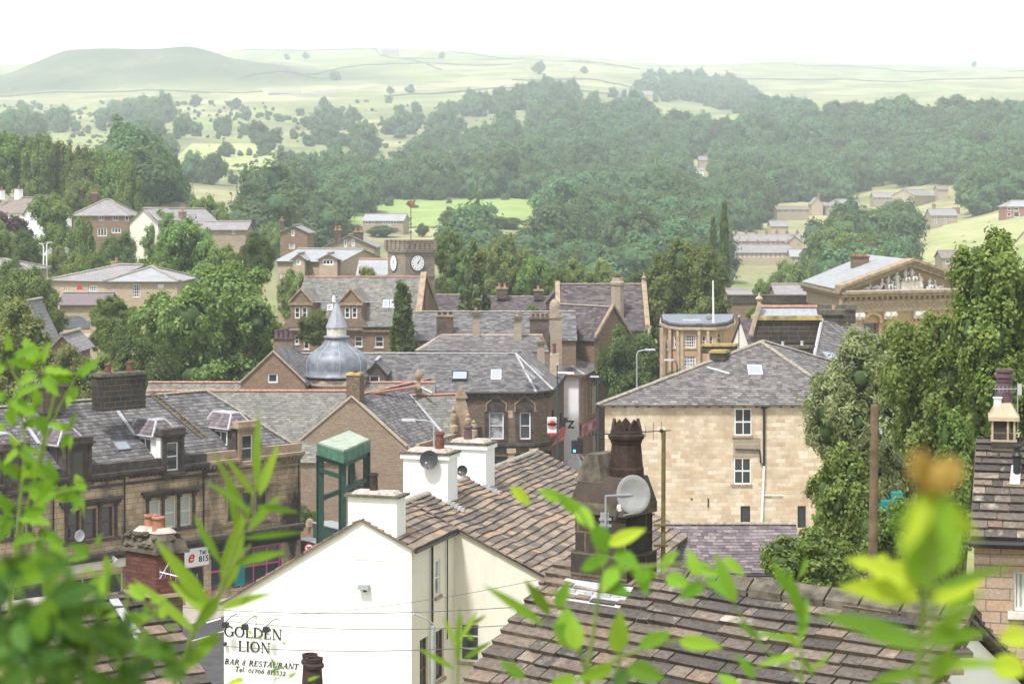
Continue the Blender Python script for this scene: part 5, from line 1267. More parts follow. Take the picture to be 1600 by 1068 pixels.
A=XY(716,165);B=XY(836,165);fr=Frame(A,B);L=fr.L;ZE=ZZ(610,165);ZC=ZZ(694,165)
Bc=Vector((B.x,B.y));Cc=XY(858,166.8);Dc=XY(881,185)
th=Thing('corner_building','dark brown stone corner building with pointed window heads above its green door','building',fr.p(L/2,6,0));cb_th=th
def fwin(f,px0,px1,y0,y1):mid=(px0+px1)/2;a_,b_=sorted((f.u(px0),f.u(px1)));return(a_,b_,f.uz(mid,y1)[1],f.uz(mid,y0)[1])
f7=Frame(Bc,Cc);f8=Frame(Cc,Dc)
w1=[fwin(fr,764,787,644,686)];w2_=[fwin(fr,812,829,644,686)]
g1=[(.6,fr.u(797),.6,3.7),(fr.u(802),fr.u(830),.05,3.9)]
m=MB().mat('brown_stone');wall_mb(m,fr,L,-1,[(0,ZE),(L,ZE)],w1+w2_+g1,depth=.25)
g2=[(.35,f7.L-.2,.3,3.3)]
wall_mb(m,f7,f7.L,-1,[(0,ZE),(f7.L,ZE)],g2)
ow=[fwin(f8,861.5,866,640,686),fwin(f8,868.5,872,642,688),fwin(f8,874.5,878,645,690)]
wall_mb(m,f8,f8.L,-1,[(0,ZE),(f8.L,ZE)],ow)
th.part('wall',m)
window(th,fr,*w1[0],cols=1,rows=2,sash=True,glass='pale_glass',fw=.1,sill='sooty_trim');window(th,fr,*w2_[0],cols=1,rows=2,sash=True,fw=.1,sill='sooty_trim')
for q in ow:window(th,f8,*q,cols=1,rows=2,sash=True,frame='dark_brown_paint',sill=None)
window(th,fr,*g1[0],cols=3,rows=2,frame='dark_green_paint',name='shop_window',sill=None,fw=.12)
window(th,f7,*g2[0],cols=2,rows=1,frame='dark_green_paint',name='shop_window',sill=None,fw=.12)
o=th.part('door',(lambda q:MB().mat('dark_green_paint').fbox(fr,q[0],q[1],.2,.3,q[2],q[3]).fbox(fr,q[0]+.15,q[1]-.15,.14,.2,.3,1.3).fbox(fr,q[0]+.15,q[1]-.15,.14,.2,1.5,2.6))(g1[1]))
m=MB().mat('gold_paint');m.ico(fr.p((g1[1][0]+g1[1][1])/2+.1,.12,1.4),.05,1);th.part('handle',m,parent=o)
m=MB().mat('white_paint');m.fbox(fr,g1[1][0]+.55,g1[1][0]+.8,.12,.19,3.0,3.4);th.part('door_notice',m,parent=o)
m=MB().mat('sooty_trim')
for f_,L_ in((fr,L),(f7,f7.L),(f8,f8.L)):
 m.fbox(f_,0,L_,-.35,0,ZC-.1,ZC+.15);m.fbox(f_,0,L_,-.2,0,ZC-.3,ZC-.1);m.fbox(f_,0,L_,-.14,0,ZE-.75,ZE-.55);m.fbox(f_,0,L_,-.4,0,ZE-.2,ZE-.05)
 k=.2
 while k<L_-.2:m.fbox(f_,k,k+.18,-.3,0,ZE-.45,ZE-.2);k+=.55
th.part('string_course',m)
for q,f_ in((w1[0],fr),(w2_[0],fr)):
 m=MB().mat('sooty_trim');uc=(q[0]+q[1])/2;zt=q[3]
 h=[(-.75,-.1),(-.75,.55),(0,1.25),(.75,.55),(.75,-.1),(.55,-.1),(.55,.4),(0,.35),(-.55,.4),(-.55,-.1)]
 def pg(pts,v0,v1):
  n=len(pts);m.add([f_.p(uc+a_,v0,zt+b_)for a_,b_ in pts]+[f_.p(uc+a_,v1,zt+b_)for a_,b_ in pts],[tuple(range(n)),tuple(range(2*n-1,n-1,-1))]+[(i,(i+1)%n,n+(i+1)%n,n+i)for i in range(n)])
 pg([(-.7,.004),(-.7,.6),(0,1.2),(.7,.6),(.7,.004)],-.08,0)
 m.mat('stone_trim')
 for(x0,y0),(x1,y1)in zip([(-.95,.1),(-.8,.15),(-.85,.7),(0,1.4),(.85,.7),(.8,.15)],[(-.8,.15),(-.85,.7),(0,1.4),(.85,.7),(.8,.15),(.95,.1)]):
  m.tube([f_.p(uc+x0,-.1,zt+y0),f_.p(uc+x1,-.1,zt+y1)],.055,5)
 m.mat('sooty_trim');m.fbox(f_,q[0]-.35,q[0]-.01,-.07,0,q[2]-.3,zt);m.fbox(f_,q[1]+.01,q[1]+.35,-.07,0,q[2]-.3,zt)
 th.part('window_hood',m)
m=MB().mat('sand_trim')
for px in(799,834):
 u=fr.u(px);m.fbox(fr,u-.28,u+.28,-.3,0,0,.5);m.fbox(fr,u-.22,u+.22,-.25,0,.5,3.3);m.fbox(fr,u-.35,u+.35,-.38,0,3.3,3.55);m.fbox(fr,u-.28,u+.28,-.3,0,3.55,4.0);m.fbox(fr,u-.38,u+.38,-.4,0,4.0,ZC-.3)
th.part('stone_column',m)
RV=6.5;ZRG2=ZZ(552,171.5);x0=fr.u(440);
rj=fr.p(fr.u(836)-1.6,RV,ZRG2);rk=Vector(((862-800)*192/F-5.2,192,ZRG2))
EL=fr.p(x0,-.3,ZE-.1);ER=fr.p(L+.1,-.35,ZE-.1);EC=f7.p(f7.L+.1,-.35,ZE-.1);ED=f8.p(f8.L,-.35,ZE-.1)
rl=fr.p(x0,RV,ZRG2)
pl=[[EL,ER,rj,rl]]
tri1=[ER,EC,rj];p3=[EC,ED,rk,rj]
ro=make_roof(th,pl+[tri1],[(rl,rj),(ER,rj),(EC,rj)],'grey_slate',course=.27,width=.38,ridge='hip_lead',rr=.1,seed=14,jit=.12)
m=MB().mat('lilac_slate');N3=(ED-EC).cross(rj-EC).normalized();
U3,V3,NN3=plane_axes([EC,ED,rj]);rkk=hit_plane(836,546,EC,NN3);slates(m,[EC,ED,rkk,rj],.3,.4,.015,5,jit=.12);slab(m,[EC,ED,rkk,rj]);th.part('roof',m)
bl=[fr.p(L+2,13,ZE),fr.p(x0,13,ZE),rl,rj];m=MB().mat('grey_slate');slab(m,bl);th.part('roof',m)
m=MB().mat('brown_stone');wall_mb(m,Frame(fr.p(x0,0,0).to_2d(),e=fr.e),-x0,-1,[(0,ZE),(-x0,ZE)]);wall_mb(m,Frame(fr.p(x0,0,0).to_2d(),e=fr.n),13,-1,[(0,ZE),(RV,ZRG2-.1),(13,ZE)]);wall_mb(m,Frame(fr.p(x0,13,0).to_2d(),e=fr.e),L-x0+2,-1,[(0,ZE),(L-x0+2,ZE)]);th.part('wall',m)
m=MB().mat('black_iron');m.tube([EL+Vector((0,-.05,-.05)),ER+Vector((0,-.05,-.05)),EC+Vector((0,-.05,-.05)),ED+Vector((0,-.05,-.05))],.09,6);th.part('gutter',m,parent=ro)
skylight_px(th,ro,pl[0],706,581,730,596,frame='black_iron',open_=.15);skylight_px(th,ro,pl[0],767,579,783,594,frame='white_paint')
for x_,y_ in((834,592),(847,588)):
 p_=hit_plane(x_,y_,EC,NN3);skylight(th,ro,p_,U3 if U3.y>0 else-U3,V3,NN3,1.0,1.3,frame='hip_lead')
m=MB().mat('stone_ridge');q_=W(652,604,164.7);
th.part('rendered_patch',MB().mat('sand_trim').fbox(fr,fr.u(806),fr.u(812),-.03,0,ZC+.6,ZC+1.1).fbox(fr,fr.u(794),fr.u(801),-.03,0,ZC+2.2,ZC+2.8))
m=MB().mat('sign_black');f9=f7;m.fbox(f9,.1,f9.L-.1,-.3,-.05,3.35,4.0);m.fbox(f9,f9.L*.45,f9.L-.1,-.5,-.35,2.2,3.0);th.part('shop_fascia',m)
th2=house('gabled_house','small brown stone gable with one white window left of the lead dome','house',(376,160),(477,160),12,0,ZZ(597,160),ZZ(549,160),kind='y',wall='dark_brown_stone',roofmat='grey_slate',gutter=None,wins=[(418,434,583,598)],wdef=dict(cols=1,rows=1,fw=.12,sill=None),ridge=None)
m=MB().mat('sand_trim');ff=th2.fr
for s0,s1 in((0,th2.L/2),(th2.L,th2.L/2)):
 q=[ff.p(s0,-.15,ZZ(597,160)),ff.p(s0,.1,ZZ(597,160)),ff.p(s1,.1,ZZ(549,160)),ff.p(s1,-.15,ZZ(549,160))];m.box8(q,[p+Vector((0,0,.12))for p in q])
th2.part('verge_coping',m,parent=th2.roof)
chimney_px(th2,ff,428,458,528,560,170,mat='dark_brown_stone',pots=4,potmat='purple_pot',potr=.2,poth=.75,depth=.9,cap='sooty_trim')
D=163;c=W(526,596,D);th=Thing('lead_dome','ogee lead dome with stone lantern and slate spire rising above the long roof','dome',(c.x,c.y,c.z));k=D/F
m=MB().mat('sand_trim');m.lathe((c.x,c.y,0),[(2.35,-1),(2.35,c.z-.2),(2.55,c.z-.2),(2.55,c.z+.25)],8,math.pi/8);th.part('drum',m)
m=MB().mat('lead');prof=[(50,588),(50,585),(46,583),(47,575),(47,566),(44.5,558),(39,551),(31,545),(24,540),(19.5,535),(17.5,530),(17,528),(20,528),(20.5,525),(16,524)]
m.lathe((c.x,c.y,0),[(r*k,ZZ(y,D))for r,y in prof],32);th.part('dome',m,smooth=True)
m=MB().mat('hip_lead')
for i in range(8):
 t_=2*math.pi*i/8+.2;m.tube([(c.x+math.cos(t_)*r*k*1.005,c.y+math.sin(t_)*r*k*1.005,ZZ(y,D))for r,y in prof[2:11]],.035,5)
th.part('lead_rolls',m)
m=MB().mat('pale_stone');m.lathe((c.x,c.y,0),[(15.3*k,ZZ(525,D)),(15.3*k,ZZ(513,D))],16);th.part('lantern',m)
m=MB().mat('zinc');m.lathe((c.x,c.y,0),[(16.5*k,ZZ(513.5,D)),(17*k,ZZ(511,D)),(8.5*k,ZZ(489,D)),(2*k,ZZ(473,D)),(1*k,ZZ(468,D))],8);th.part('spire',m)
m=MB().mat('lead');m.lathe((c.x,c.y,ZZ(470,D)),[(.16,-.1),(.06,0),(.14,.1),(.05,.25),(.16,.4),(.05,.55),(.03,.85),(.0,.95)],10);th.part('finial',m)
th2=house('dormer','sooty stone dormer with one white window right of the lead dome','dormer',(573,164.4),(602,164.4),4,6,ZZ(580,164),ZZ(564,164),kind='y',wall='sooty_stone',roofmat='grey_slate',gutter=None,wins=[(577,593,586,600)],wdef=dict(cols=1,rows=1,fw=.1,sill=None),ridge='lead_flashing',og=.2)
th=Thing('arched_building','tall cream sided building with round arched windows facing the street','building',W(885,770,192))
A,B,C=XY(866,187),XY(904,187),XY(932,196.5);f1=Frame(A,B);f2=Frame(B,C);ZE=ZZ(585,187)
m=MB().mat('white_render');wall_mb(m,f1,f1.L,-1,[(0,ZE),(f1.L,ZE)])
aw=[]
for x0,x1 in((908.3,911.5),(914.5,917.5),(920.5,923.3)):aw.append(fwin(f2,x0,x1,603 if x0<912 else 601,646))
gw_=[fwin(f2,907,911,684,740),fwin(f2,914,918,682,735),fwin(f2,921,924.5,680,730)]
m.mat('pale_stone');wall_mb(m,f2,f2.L,-1,[(0,ZE),(f2.L,ZE)],aw+gw_,depth=.3);th.part('wall',m)
for q in aw+gw_:window(th,f2,*q,cols=1,rows=1,frame='dark_brown_paint',glass='glass',depth=.28,sill=None)
m=MB().mat('orange_stone')
for q in aw+gw_:
 uc=(q[0]+q[1])/2;r=(q[1]-q[0])/2;pts=[f2.p(uc+math.cos(t_)*(r+.25),-.1,q[3]+math.sin(t_)*(r+.35))for t_ in[math.pi*i/10 for i in range(11)]];m.tube(pts,.09,6);
 m.fbox(f2,q[0]-.3,q[0]-.02,-.05,0,q[2]-.3,q[3]);m.fbox(f2,q[1]+.02,q[1]+.3,-.05,0,q[2]-.3,q[3])
zs=f2.uz(915,664)[1];m.fbox(f2,0,f2.L,-.2,0,zs+.4,zs+.65);m.fbox(f2,0,f2.L,-.5,0,ZE-.3,ZE);m.fbox(f1,-.2,f1.L+.5,-.5,0,ZE-.25,ZE+.05);th.part('arch_moulding',m)
m=MB().mat('pink_paint');m.fbox(f2,.5,f2.L-.5,-.32,-.2,zs-.75,zs+.35);m.mat('magenta_paint');m.fbox(f2,.8,2.8,-.34,-.32,zs-.5,zs+.1);m.fbox(f2,6,f2.L-.9,-.34,-.32,zs-.5,zs+.1);m.mat('white_paint');m.fbox(f2,3.6,5.4,-.34,-.32,zs-.5,zs+.1);th.part('shop_fascia',m)
zr=ZZ(543,200);pA=f1.p(-5,-.6,ZE);pB=f1.p(f1.L+.6,-.6,ZE);pC=f2.p(f2.L+.3,-.6,ZE);rj=Vector(((851-800)*198/F,198,zr));rk=Vector(((862-800)*215/F,216,zr))
ro=make_roof(th,[[pA,pB,rj],[pB,pC,rj]],[(pB,rj)],'lilac_slate',course=.32,width=.45,ridge='hip_lead',rr=.12,seed=3,jit=.12)
m=MB().mat('cream_render');
d0=Vector((.14,.99)).normalized();w0=Frame(A,e=(C-B).normalized());wall_mb(m,w0,18,-1,[(0,ZE),(18,ZE)]);th.part('wall',m)
btext('TZ','lettering',f1.p(f1.L-1.6,-.02,f1.uz(898,668)[1]),f1.e.to_3d(),(0,0,1),.95,'sign_black',th,bold=.03)
th=Thing('shop_sign','raked red and cream shop fascia on the street side of the corner building','sign',f8.p(7,0,4))
TLq,TRq,BRq,BLq=W(855,679,167),W(885,666,174),W(880,688,174.4),W(857,699,167.5);bk_=Vector((0,.5,0))
m=MB().mat('red_paint');m.box8([BLq,BRq,BRq+bk_,BLq+bk_],[TLq,TRq,TRq+bk_,TLq+bk_]);th.part('fascia',m)
m=MB().mat('cream_paint');L4=lambda u,v:(BLq*(1-u)+BRq*u)*(1-v)+(TLq*(1-u)+TRq*u)*v-Vector((0,.04,0))
m.quad(L4(.12,.14),L4(.93,.14),L4(.93,.88),L4(.12,.88));m.mat('sand_trim');m.quad(L4(.3,.4)-Vector((0,.02,0)),L4(.8,.4)-Vector((0,.02,0)),L4(.8,.62)-Vector((0,.02,0)),L4(.3,.62)-Vector((0,.02,0)));th.part('panel',m)
th=Thing('shop_sign','white hanging sign with red round emblem on the corner building','sign',W(863,665,163))
m=MB().mat('white_paint');a0,a1=W(855,675.5,165),W(872.5,651,165);m.box(a0.x,a1.x,a0.y-.1,a0.y,a0.z,a1.z);m.mat('red_paint');m.box(a0.x,a1.x,a0.y-.13,a0.y+.02,a0.z-.12,a0.z);th.part('board',m)
m=MB().mat('sign_red');c=W(863.5,662,164.85);n=18;r=.36
def disc(mb,c,r,z=0,n=20,h=.02):mb.add([(c.x+r*math.cos(2*math.pi*i/n),c.y,c.z+r*math.sin(2*math.pi*i/n))for i in range(n)]+[(c.x+r*math.cos(2*math.pi*i/n),c.y+h,c.z+r*math.sin(2*math.pi*i/n))for i in range(n)],[tuple(range(n)),tuple(range(2*n-1,n-1,-1))]+[(i,(i+1)%n,n+(i+1)%n,n+i)for i in range(n)])
m.mat('sign_black');disc(m,c,.40);m.mat('white_paint');disc(m,c-Vector((0,.02,0)),.36);m.mat('sign_red');disc(m,c-Vector((0,.04,0)),.29);m.mat('sign_black');m.box(c.x-.42,c.x+.42,c.y-.08,c.y-.05,c.z-.08,c.z+.08);th.part('emblem',m)
A,B=(945,120),(1325,120)
th=house('stone_house','large warm sandstone house with hipped slate roof and three rows of small windows','house',A,B,14.4,0,ZZ(628,120),ZZ(535,126),kind='y',hl=6.8,hr=7.0,nvec=(.42,.908),wall='warm_stone',roofmat='lilac_slate',wins=[(1147,1174,638,680),(1146,1173,715,756),(1157,1172,790,824,dict(cols=1,rows=1,frame='black_iron',sill=None)),(1246,1259,790,824,dict(cols=1,rows=1,frame='black_iron',sill=None))],wdef=dict(cols=2,rows=2,fw=.07,bw=.05,depth=.1,sill='grey_stone' if 'grey_stone' in M_ else 'stone_trim'),ridge='stone_ridge',course=.24,width=.34,rr=.15,seed=40,thick=.016,oe=.35)
sh=th
fr=th.fr
m=MB().mat('black_iron')
for k in range(22):u=.5+k*.72;m.fbox(fr,u,u+.12,-.25,-.0,ZZ(628,120)-.3,ZZ(628,120)-.12)
th.part('gutter_brackets',m,parent=th.roof)
m=MB().mat('black_iron');u=fr.u(1195);z0=ZZ(628,120);m.tube([fr.p(u,-.13,z0-.1),fr.p(u,-.13,ZZ(727,120))],.075,8);m.fbox(fr,u-.14,u+.14,-.26,0,z0-.4,z0-.1)
zz=ZZ(701,120);m.tube([fr.p(fr.u(1150),-.1,zz),fr.p(fr.u(1188),-.1,zz-.05),fr.p(fr.u(1189),-.1,ZZ(722,120)),fr.p(u,-.1,ZZ(726,120))],.045,6);th.part('downpipe',m)
m=MB().mat('white_paint');m.tube([fr.p(u,-.13,ZZ(727,120)),fr.p(u-.15,-.13,ZZ(815,120))],.07,8);m.tube([fr.p(u,-.08,ZZ(773,120)),fr.p(u+1.1,-.08,ZZ(773,120))],.03,5);th.part('downpipe',m)
m=MB().mat('grey_buff_stone');a0,a1=fr.u(1146),fr.u(1188);m.fbox(fr,a0,a1,-.02,0,ZZ(713,120),ZZ(684,120));th.part('repaired_masonry',m)
m=MB().mat('black_iron');q=fr.p(fr.u(1107),-.05,0);m.tube([Vector((q.x,q.y,ZZ(792,120))),Vector((q.x,q.y,ZZ(778,120)))],.04,6);m.fbox(fr,fr.u(1081)-.05,fr.u(1081)+.05,-.05,0,ZZ(779,120)-.05,ZZ(779,120)+.05);th.part('wall_bolt',m)
skylight_px(th,th.roof,th.planes[2],1170,573,1192,587,frame='white_paint')
chimney_px(th,fr,1110,1133,547,580,124,mat='black_stone',pots=0,depth=.8,cap='lichen_yellow',capo=.08)
chimney_px(th,fr,1096,1147,537,552,137,mat='black_stone',pots=0,depth=.8,cap='lichen_yellow',capo=.08)
chimney_px(th,fr,1205,1265,540,640,135.5,mat='black_stone',pots=2,depth=.9,cap='mossy_stone',capo=.1,potmat='plastic_grey',potr=.1,poth=.3)
m=MB().mat('lead_flashing');q=th.planes[2];U,V,N=plane_axes(q);p0,p1=hit_plane(1105,574,q[0]+N*.05,N),hit_plane(1140,584,q[0]+N*.05,N);m.tube([p0,p1],.1,5);th.part('lead_flashing',m,parent=th.roof)
A,B=(1030,97),(1256,97)
th=house('outbuilding','low white outbuilding with purple slate roof below the warm stone house','outbuilding',A,B,7,0,ZZ(890,97),ZZ(819,100.5),kind='x',wall='white_render',roofmat='purple_slate',course=.25,width=.36,jit=.2,ridge='stone_ridge',sag=.12,seed=50)
th=house('slate_roofed_house','long slate roofed range carrying massive black chimney stacks right of centre','house',(1262,150),(1420,150),14,0,ZZ(600,150),ZZ(524,157),kind='x',wall='brown_stone',roofmat='lilac_slate',course=.3,width=.42,og=.0,ridge='stone_ridge',seed=61)
th=Thing('slate_roofed_house','steep slate roofed range slanting down to the tree behind the warm stone house','house',W(1300,600,143))
dd=Vector((.80,.6)).normalized();f=Frame(XY(1195,141),e=Vector((.97,-.24)));f.n=Vector((.24,.97))
zr=ZZ(545,143);
pl=[[Vector((*XY(1262,133),ZZ(598,133))),Vector((*XY(1400,145),ZZ(612,145)+.0)),Vector((*XY(1330,152),ZZ(520,152))),Vector((*XY(1283,147),ZZ(500,147)))]]
U,V,N=plane_axes([pl[0][0],pl[0][1],pl[0][3]]);pl[0][2]=pl[0][2]-N*((pl[0][2]-pl[0][0]).dot(N))
m=MB().mat('lilac_slate');slates(m,pl[0],.32,.45,.016,71,jit=.12);slab(m,pl[0]);ro=th.part('roof',m)
p_=hit_plane(1292,562,pl[0][0],N);skylight(th,ro,p_,U,V,N,2.2,.9,frame='lead')
b=[Vector(p)for p in pl[0]];m=MB().mat('brown_stone');lo=[Vector((p.x,p.y,-1))for p in b];m.box8(lo,[p-Vector((0,0,.25))for p in b]);th.part('wall',m)
m=MB().mat('lead_flashing');m.tube([b[0]+N*.1,b[3]+N*.1],.12,5);th.part('lead_flashing',m,parent=ro)
f=Frame(XY(1176,146),e=(1,.02));f.n=Vector((-.02,1))
st=Thing('chimney_stack','massive black stone stack topped by yellow lichened slab right of centre','chimney',f.p(3,0,5))
k=146/F
def fx(px,D=146):return(px-1176)*D/F
m=MB().mat('black_stone');m.fbox(f,fx(1182),fx(1283),0,1.6,0,ZZ(500,146));m.fbox(f,fx(1179),fx(1286),-.15,1.75,ZZ(536,146),ZZ(528,146));
m.mat('lichen_yellow');m.fbox(f,fx(1179),fx(1284),-.2,1.8,ZZ(500,146),ZZ(493,146));st.part('stack',m)
m=MB().mat('zinc');m.box8([f.p(fx(1186),0,ZZ(492.9,146)),f.p(fx(1278),0,ZZ(492.9,146)),f.p(fx(1278),1.6,ZZ(492.9,146)),f.p(fx(1186),1.6,ZZ(492.9,146))],[f.p(fx(1189),.7,ZZ(481,146)),f.p(fx(1278),.7,ZZ(481,146)),f.p(fx(1278),.9,ZZ(481,146)),f.p(fx(1189),.9,ZZ(481,146))]);st.part('capping',m)
m=MB().mat('red_ridge');ridge_mb(m,f.p(fx(1187),.8,ZZ(480,146)),f.p(fx(1280),.8,ZZ(480,146)),.2,.5);st.part('ridge_tiles',m)
m=MB().mat('sand_trim');q=[f.p(fx(1170),-.25,ZZ(522,146)),f.p(fx(1176),-.25,ZZ(522,146)),f.p(fx(1190),-.25,ZZ(474,146)),f.p(fx(1184),-.25,ZZ(474,146))];m.box8(q,[p+Vector((0,.4,0))for p in q]);m.lathe(f.p(fx(1186),-.05,ZZ(474,146)),[(.15,0),(.1,.15),(.28,.35),(.2,.5),(.08,.55),(.06,.8)],8);st.part('kneeler',m)
for(x0,x1,yt,D,dp,lab)in((1284,1318,484,149,1.4,'sooty coursed stone stack directly right of the yellow lichened one'),(1284,1337,476,156,1.6,'tallest sooty stack standing behind before the town hall corner')):
 f_=Frame(XY(x0,D),e=(1,0));f_.n=Vector((0,1));s_t=Thing('chimney_stack',lab,'chimney',f_.p(1,0,5));wd=(x1-x0)*D/F
 m=MB().mat('black_stone');m.fbox(f_,0,wd,0,dp,0,ZZ(yt+8,D));m.mat('mossy_stone');m.fbox(f_,-.12,wd+.12,-.12,dp+.12,ZZ(yt+8,D),ZZ(yt,D));s_t.part('stack',m)
 m=MB().mat('stone_trim');m.lathe(f_.p(wd*.6,.5,ZZ(yt,D)),[(.16,0),(.14,.4),(.18,.45)],8);s_t.part('chimney_pot',m)
th=house('slate_roofed_house','slate hung dormer range glimpsed between the black stacks and town hall','house',(1336,158),(1415,163),10,0,ZZ(560,158),ZZ(508,163),kind='x',wall='bigslate' if 'bigslate' in M_ else 'grey_buff_stone',roofmat='purple_slate',og=0,course=.4,width=.6)
th=house('gabled_house','small pale rendered gable just left of the lichened black stack','house',(1141,165),(1176,160),9,0,ZZ(548,162),ZZ(499,162),kind='y',wall='cream_render',roofmat='dark_slate',ridge=None,gutter=None)

A,B=(447,200),(652,200)
th=house('gabled_building','stone building with two tall gabled stone dormers and red ridge left of the clock tower','building',A,B,15,0,ZZ(507,200),ZZ(433,207),kind='x',wall='dark_brown_stone',roofmat='green_grey_slate',course=.32,width=.42,ridge='red_ridge',oe=.3,og=-.2,seed=80,nvec=(.12,.993),wins=[(460,467,524,537,dict(cols=1)),(474,483,530,545,dict(cols=1)),(554,566,525,541,dict(cols=1)),(586,599,525,542,dict(cols=1))],wdef=dict(sill='pale_stone',sash=True,fw=.08))
f=th.fr;ZE=ZZ(507,200)
m=MB().mat('dark_brown_stone');wd=Frame(f.p(f.L,0,0).to_2d(),e=f.n);q=MB().mat('smooth_sandstone')
m=MB().mat('smooth_sandstone')
gr=Frame(XY(652,199.6),XY(682,214));gl=gr.L
wall_mb(q,gr,gl,0,[(0,ZZ(507,200)),(gl*.32,ZZ(430,205)),(gl,ZZ(490,214))]);th.part('gable_wall',q)
m=MB().mat('stone_trim')
for(ua,za,ub,zb)in((0,ZZ(507,200),gl*.32,ZZ(430,205)),(gl*.32,ZZ(430,205),gl,ZZ(490,214))):
 b=[gr.p(ua,-.3,za),gr.p(ub,-.3,zb),gr.p(ub,.3,zb),gr.p(ua,.3,za)];m.box8(b,[p+Vector((0,0,.4))for p in b])
th.part('verge_coping',m)
m=MB().mat('rust_brown');
for t_ in(.32,.55):m.tube([gr.p(gl*t_,-.1,ZZ(445,207)),gr.p(gl*t_,-.1,ZZ(500,207))],.09,5)
th.part('downpipe',m)
for px,lab in((471,'a'),(549,'b')):
 m=MB().mat('dark_brown_stone');u=f.u(px);w_=1.05;zt,zp=ZZ(471,200),ZZ(454,200);zb=ZZ(512,200)
 op=[(u-.65,u-.08,ZZ(497,200),ZZ(479,200)),(u+.08,u+.65,ZZ(497,200),ZZ(479,200))]
 wall_mb(m,f,u+w_,zb,[(u-w_,zt),(u,zp),(u+w_,zt)],op,v=-.3,u_start=u-w_)
 for s in(-1,1):b=[f.p(u+s*w_,-.3,zb),f.p(u+s*w_,3.5,zb),f.p(u+s*w_,3.5,zt),f.p(u+s*w_,-.3,zt)];m.quad(*b);b2=[f.p(u+s*w_,-.3,zb),f.p(u+s*(w_+.9),-.3,zb),f.p(u+s*w_,-.3,zb+1.2)];m.quad(*b2)
 d=th.part('dormer',m)
 for q in op:window(th,f,*q,cols=1,rows=2,v=-.3,sill=None,fw=.12)
 m=MB().mat('stone_trim')
 for s in(-1,1):
  b=[f.p(u+s*(w_+.2),-.45,zt-.2),f.p(u,-.45,zp+.1),f.p(u,-.1,zp+.1),f.p(u+s*(w_+.2),-.1,zt-.2)];m.box8(b,[p+Vector((0,0,.22))for p in b])
 m.fbox(f,u-w_-.15,u+w_+.15,-.42,-.3,zt-.35,zt-.1);m.fbox(f,u-w_-.15,u+w_+.15,-.42,-.3,zb-.2,zb);th.part('dormer_coping',m,parent=d)
 m=MB().mat('green_grey_slate');
 for s in(-1,1):slab(m,[f.p(u+s*(w_+.2),-.1,zt-.15),f.p(u+s*(w_+.2),6,zt-.15),f.p(u,6,zp+.1),f.p(u,-.1,zp+.1)])
 th.part('dormer_roof',m,parent=d)
 m=MB().mat('lead_flashing');m.tube([f.p(u+w_+.1,1.2,zt-.1),f.p(u+w_+1.2,2.6,zt-.2)],.06,5);th.part('lead_flashing',m,parent=d)
for x0,x1,y0,y1 in((519,527,464,473),(511,519,477,486),(598,607,470,482),(609,618,470,482)):skylight_px(th,th.roof,th.planes[0],x0,y0,x1,y1)
m=MB().mat('dark_brown_stone');m.mat('stone_trim');m.fbox(f,0,f.L,-.25,0,ZZ(518,200),ZZ(514,200));m.mat('pink_stone');m.fbox(f,0,f.L,-.2,0,ZZ(511,200),ZZ(509,200));th.part('string_course',m)
D=215;f=Frame(XY(633,213),XY(679,215));f.n=Vector((-.62,.78));f.n=Vector((f.A-XY(633,213)).length*f.e+Vector((-f.e.y,f.e.x)))if False else f.n
th=Thing('clock_tower','square stone clock tower with battlements, two white clock faces and weathervane','clock tower',W(650,560,D))
cR,cM,cL=XY(679,215),XY(633,213),XY(606,217);fA=Frame(cM,cR);fB=Frame(cM,cL)
zT,zB_,zS=ZZ(391,214),ZZ(371,214),ZZ(430,214)
def tower_ring(m,off,z0,z1):
 a_=cM+(cM-cR).normalized()*off*.9+(cM-cL).normalized()*off*.9;b_=cR+(cR-cM).normalized()*off-(cL-cM).normalized()*off;c_=cL+(cL-cM).normalized()*off-(cR-cM).normalized()*off;d_=cR+(cL-cM)+(cR-cM).normalized()*off*.8+(cL-cM).normalized()*off*.8
 m.box8([(p.x,p.y,z0)for p in(a_,b_,d_,c_)],[(p.x,p.y,z1)for p in(a_,b_,d_,c_)])
m=MB().mat('tower_stone');tower_ring(m,0,-1,zT-.2);tower_ring(m,.16,zT-.2,zT+.05);tower_ring(m,.05,zT+.05,zT+.65);tower_ring(m,.12,zS-.15,zS);th.part('tower',m)
m=MB().mat('tower_stone')
for fb,n in((fA,6),(fB,4)):
 for k in range(n):
  u0=fb.L*k/n+.03;u1=u0+fb.L/n*.56;m.fbox(fb,u0,u1,-.18,.25,zT+.02,zT+1.0)if fb is fA else m.fbox(fb,u0,u1,-.18,.25,zT+.02,zT+1.0)
  m.mat('stone_trim');m.fbox(fb,u0-.05,u1+.05,-.24,.3,zT+1.0,zT+1.15);m.mat('tower_stone')
 nb=Frame(fb.p(0,(cL-cM).length if fb is fA else(cR-cM).length,0).to_2d(),e=fb.e);nb.n=fb.n
 for k in range(n):u0=fb.L*k/n+.03;m.fbox(nb,u0,u0+fb.L/n*.62,-.3,.1,zT+.02,zT+1.1)
th.part('battlement',m)
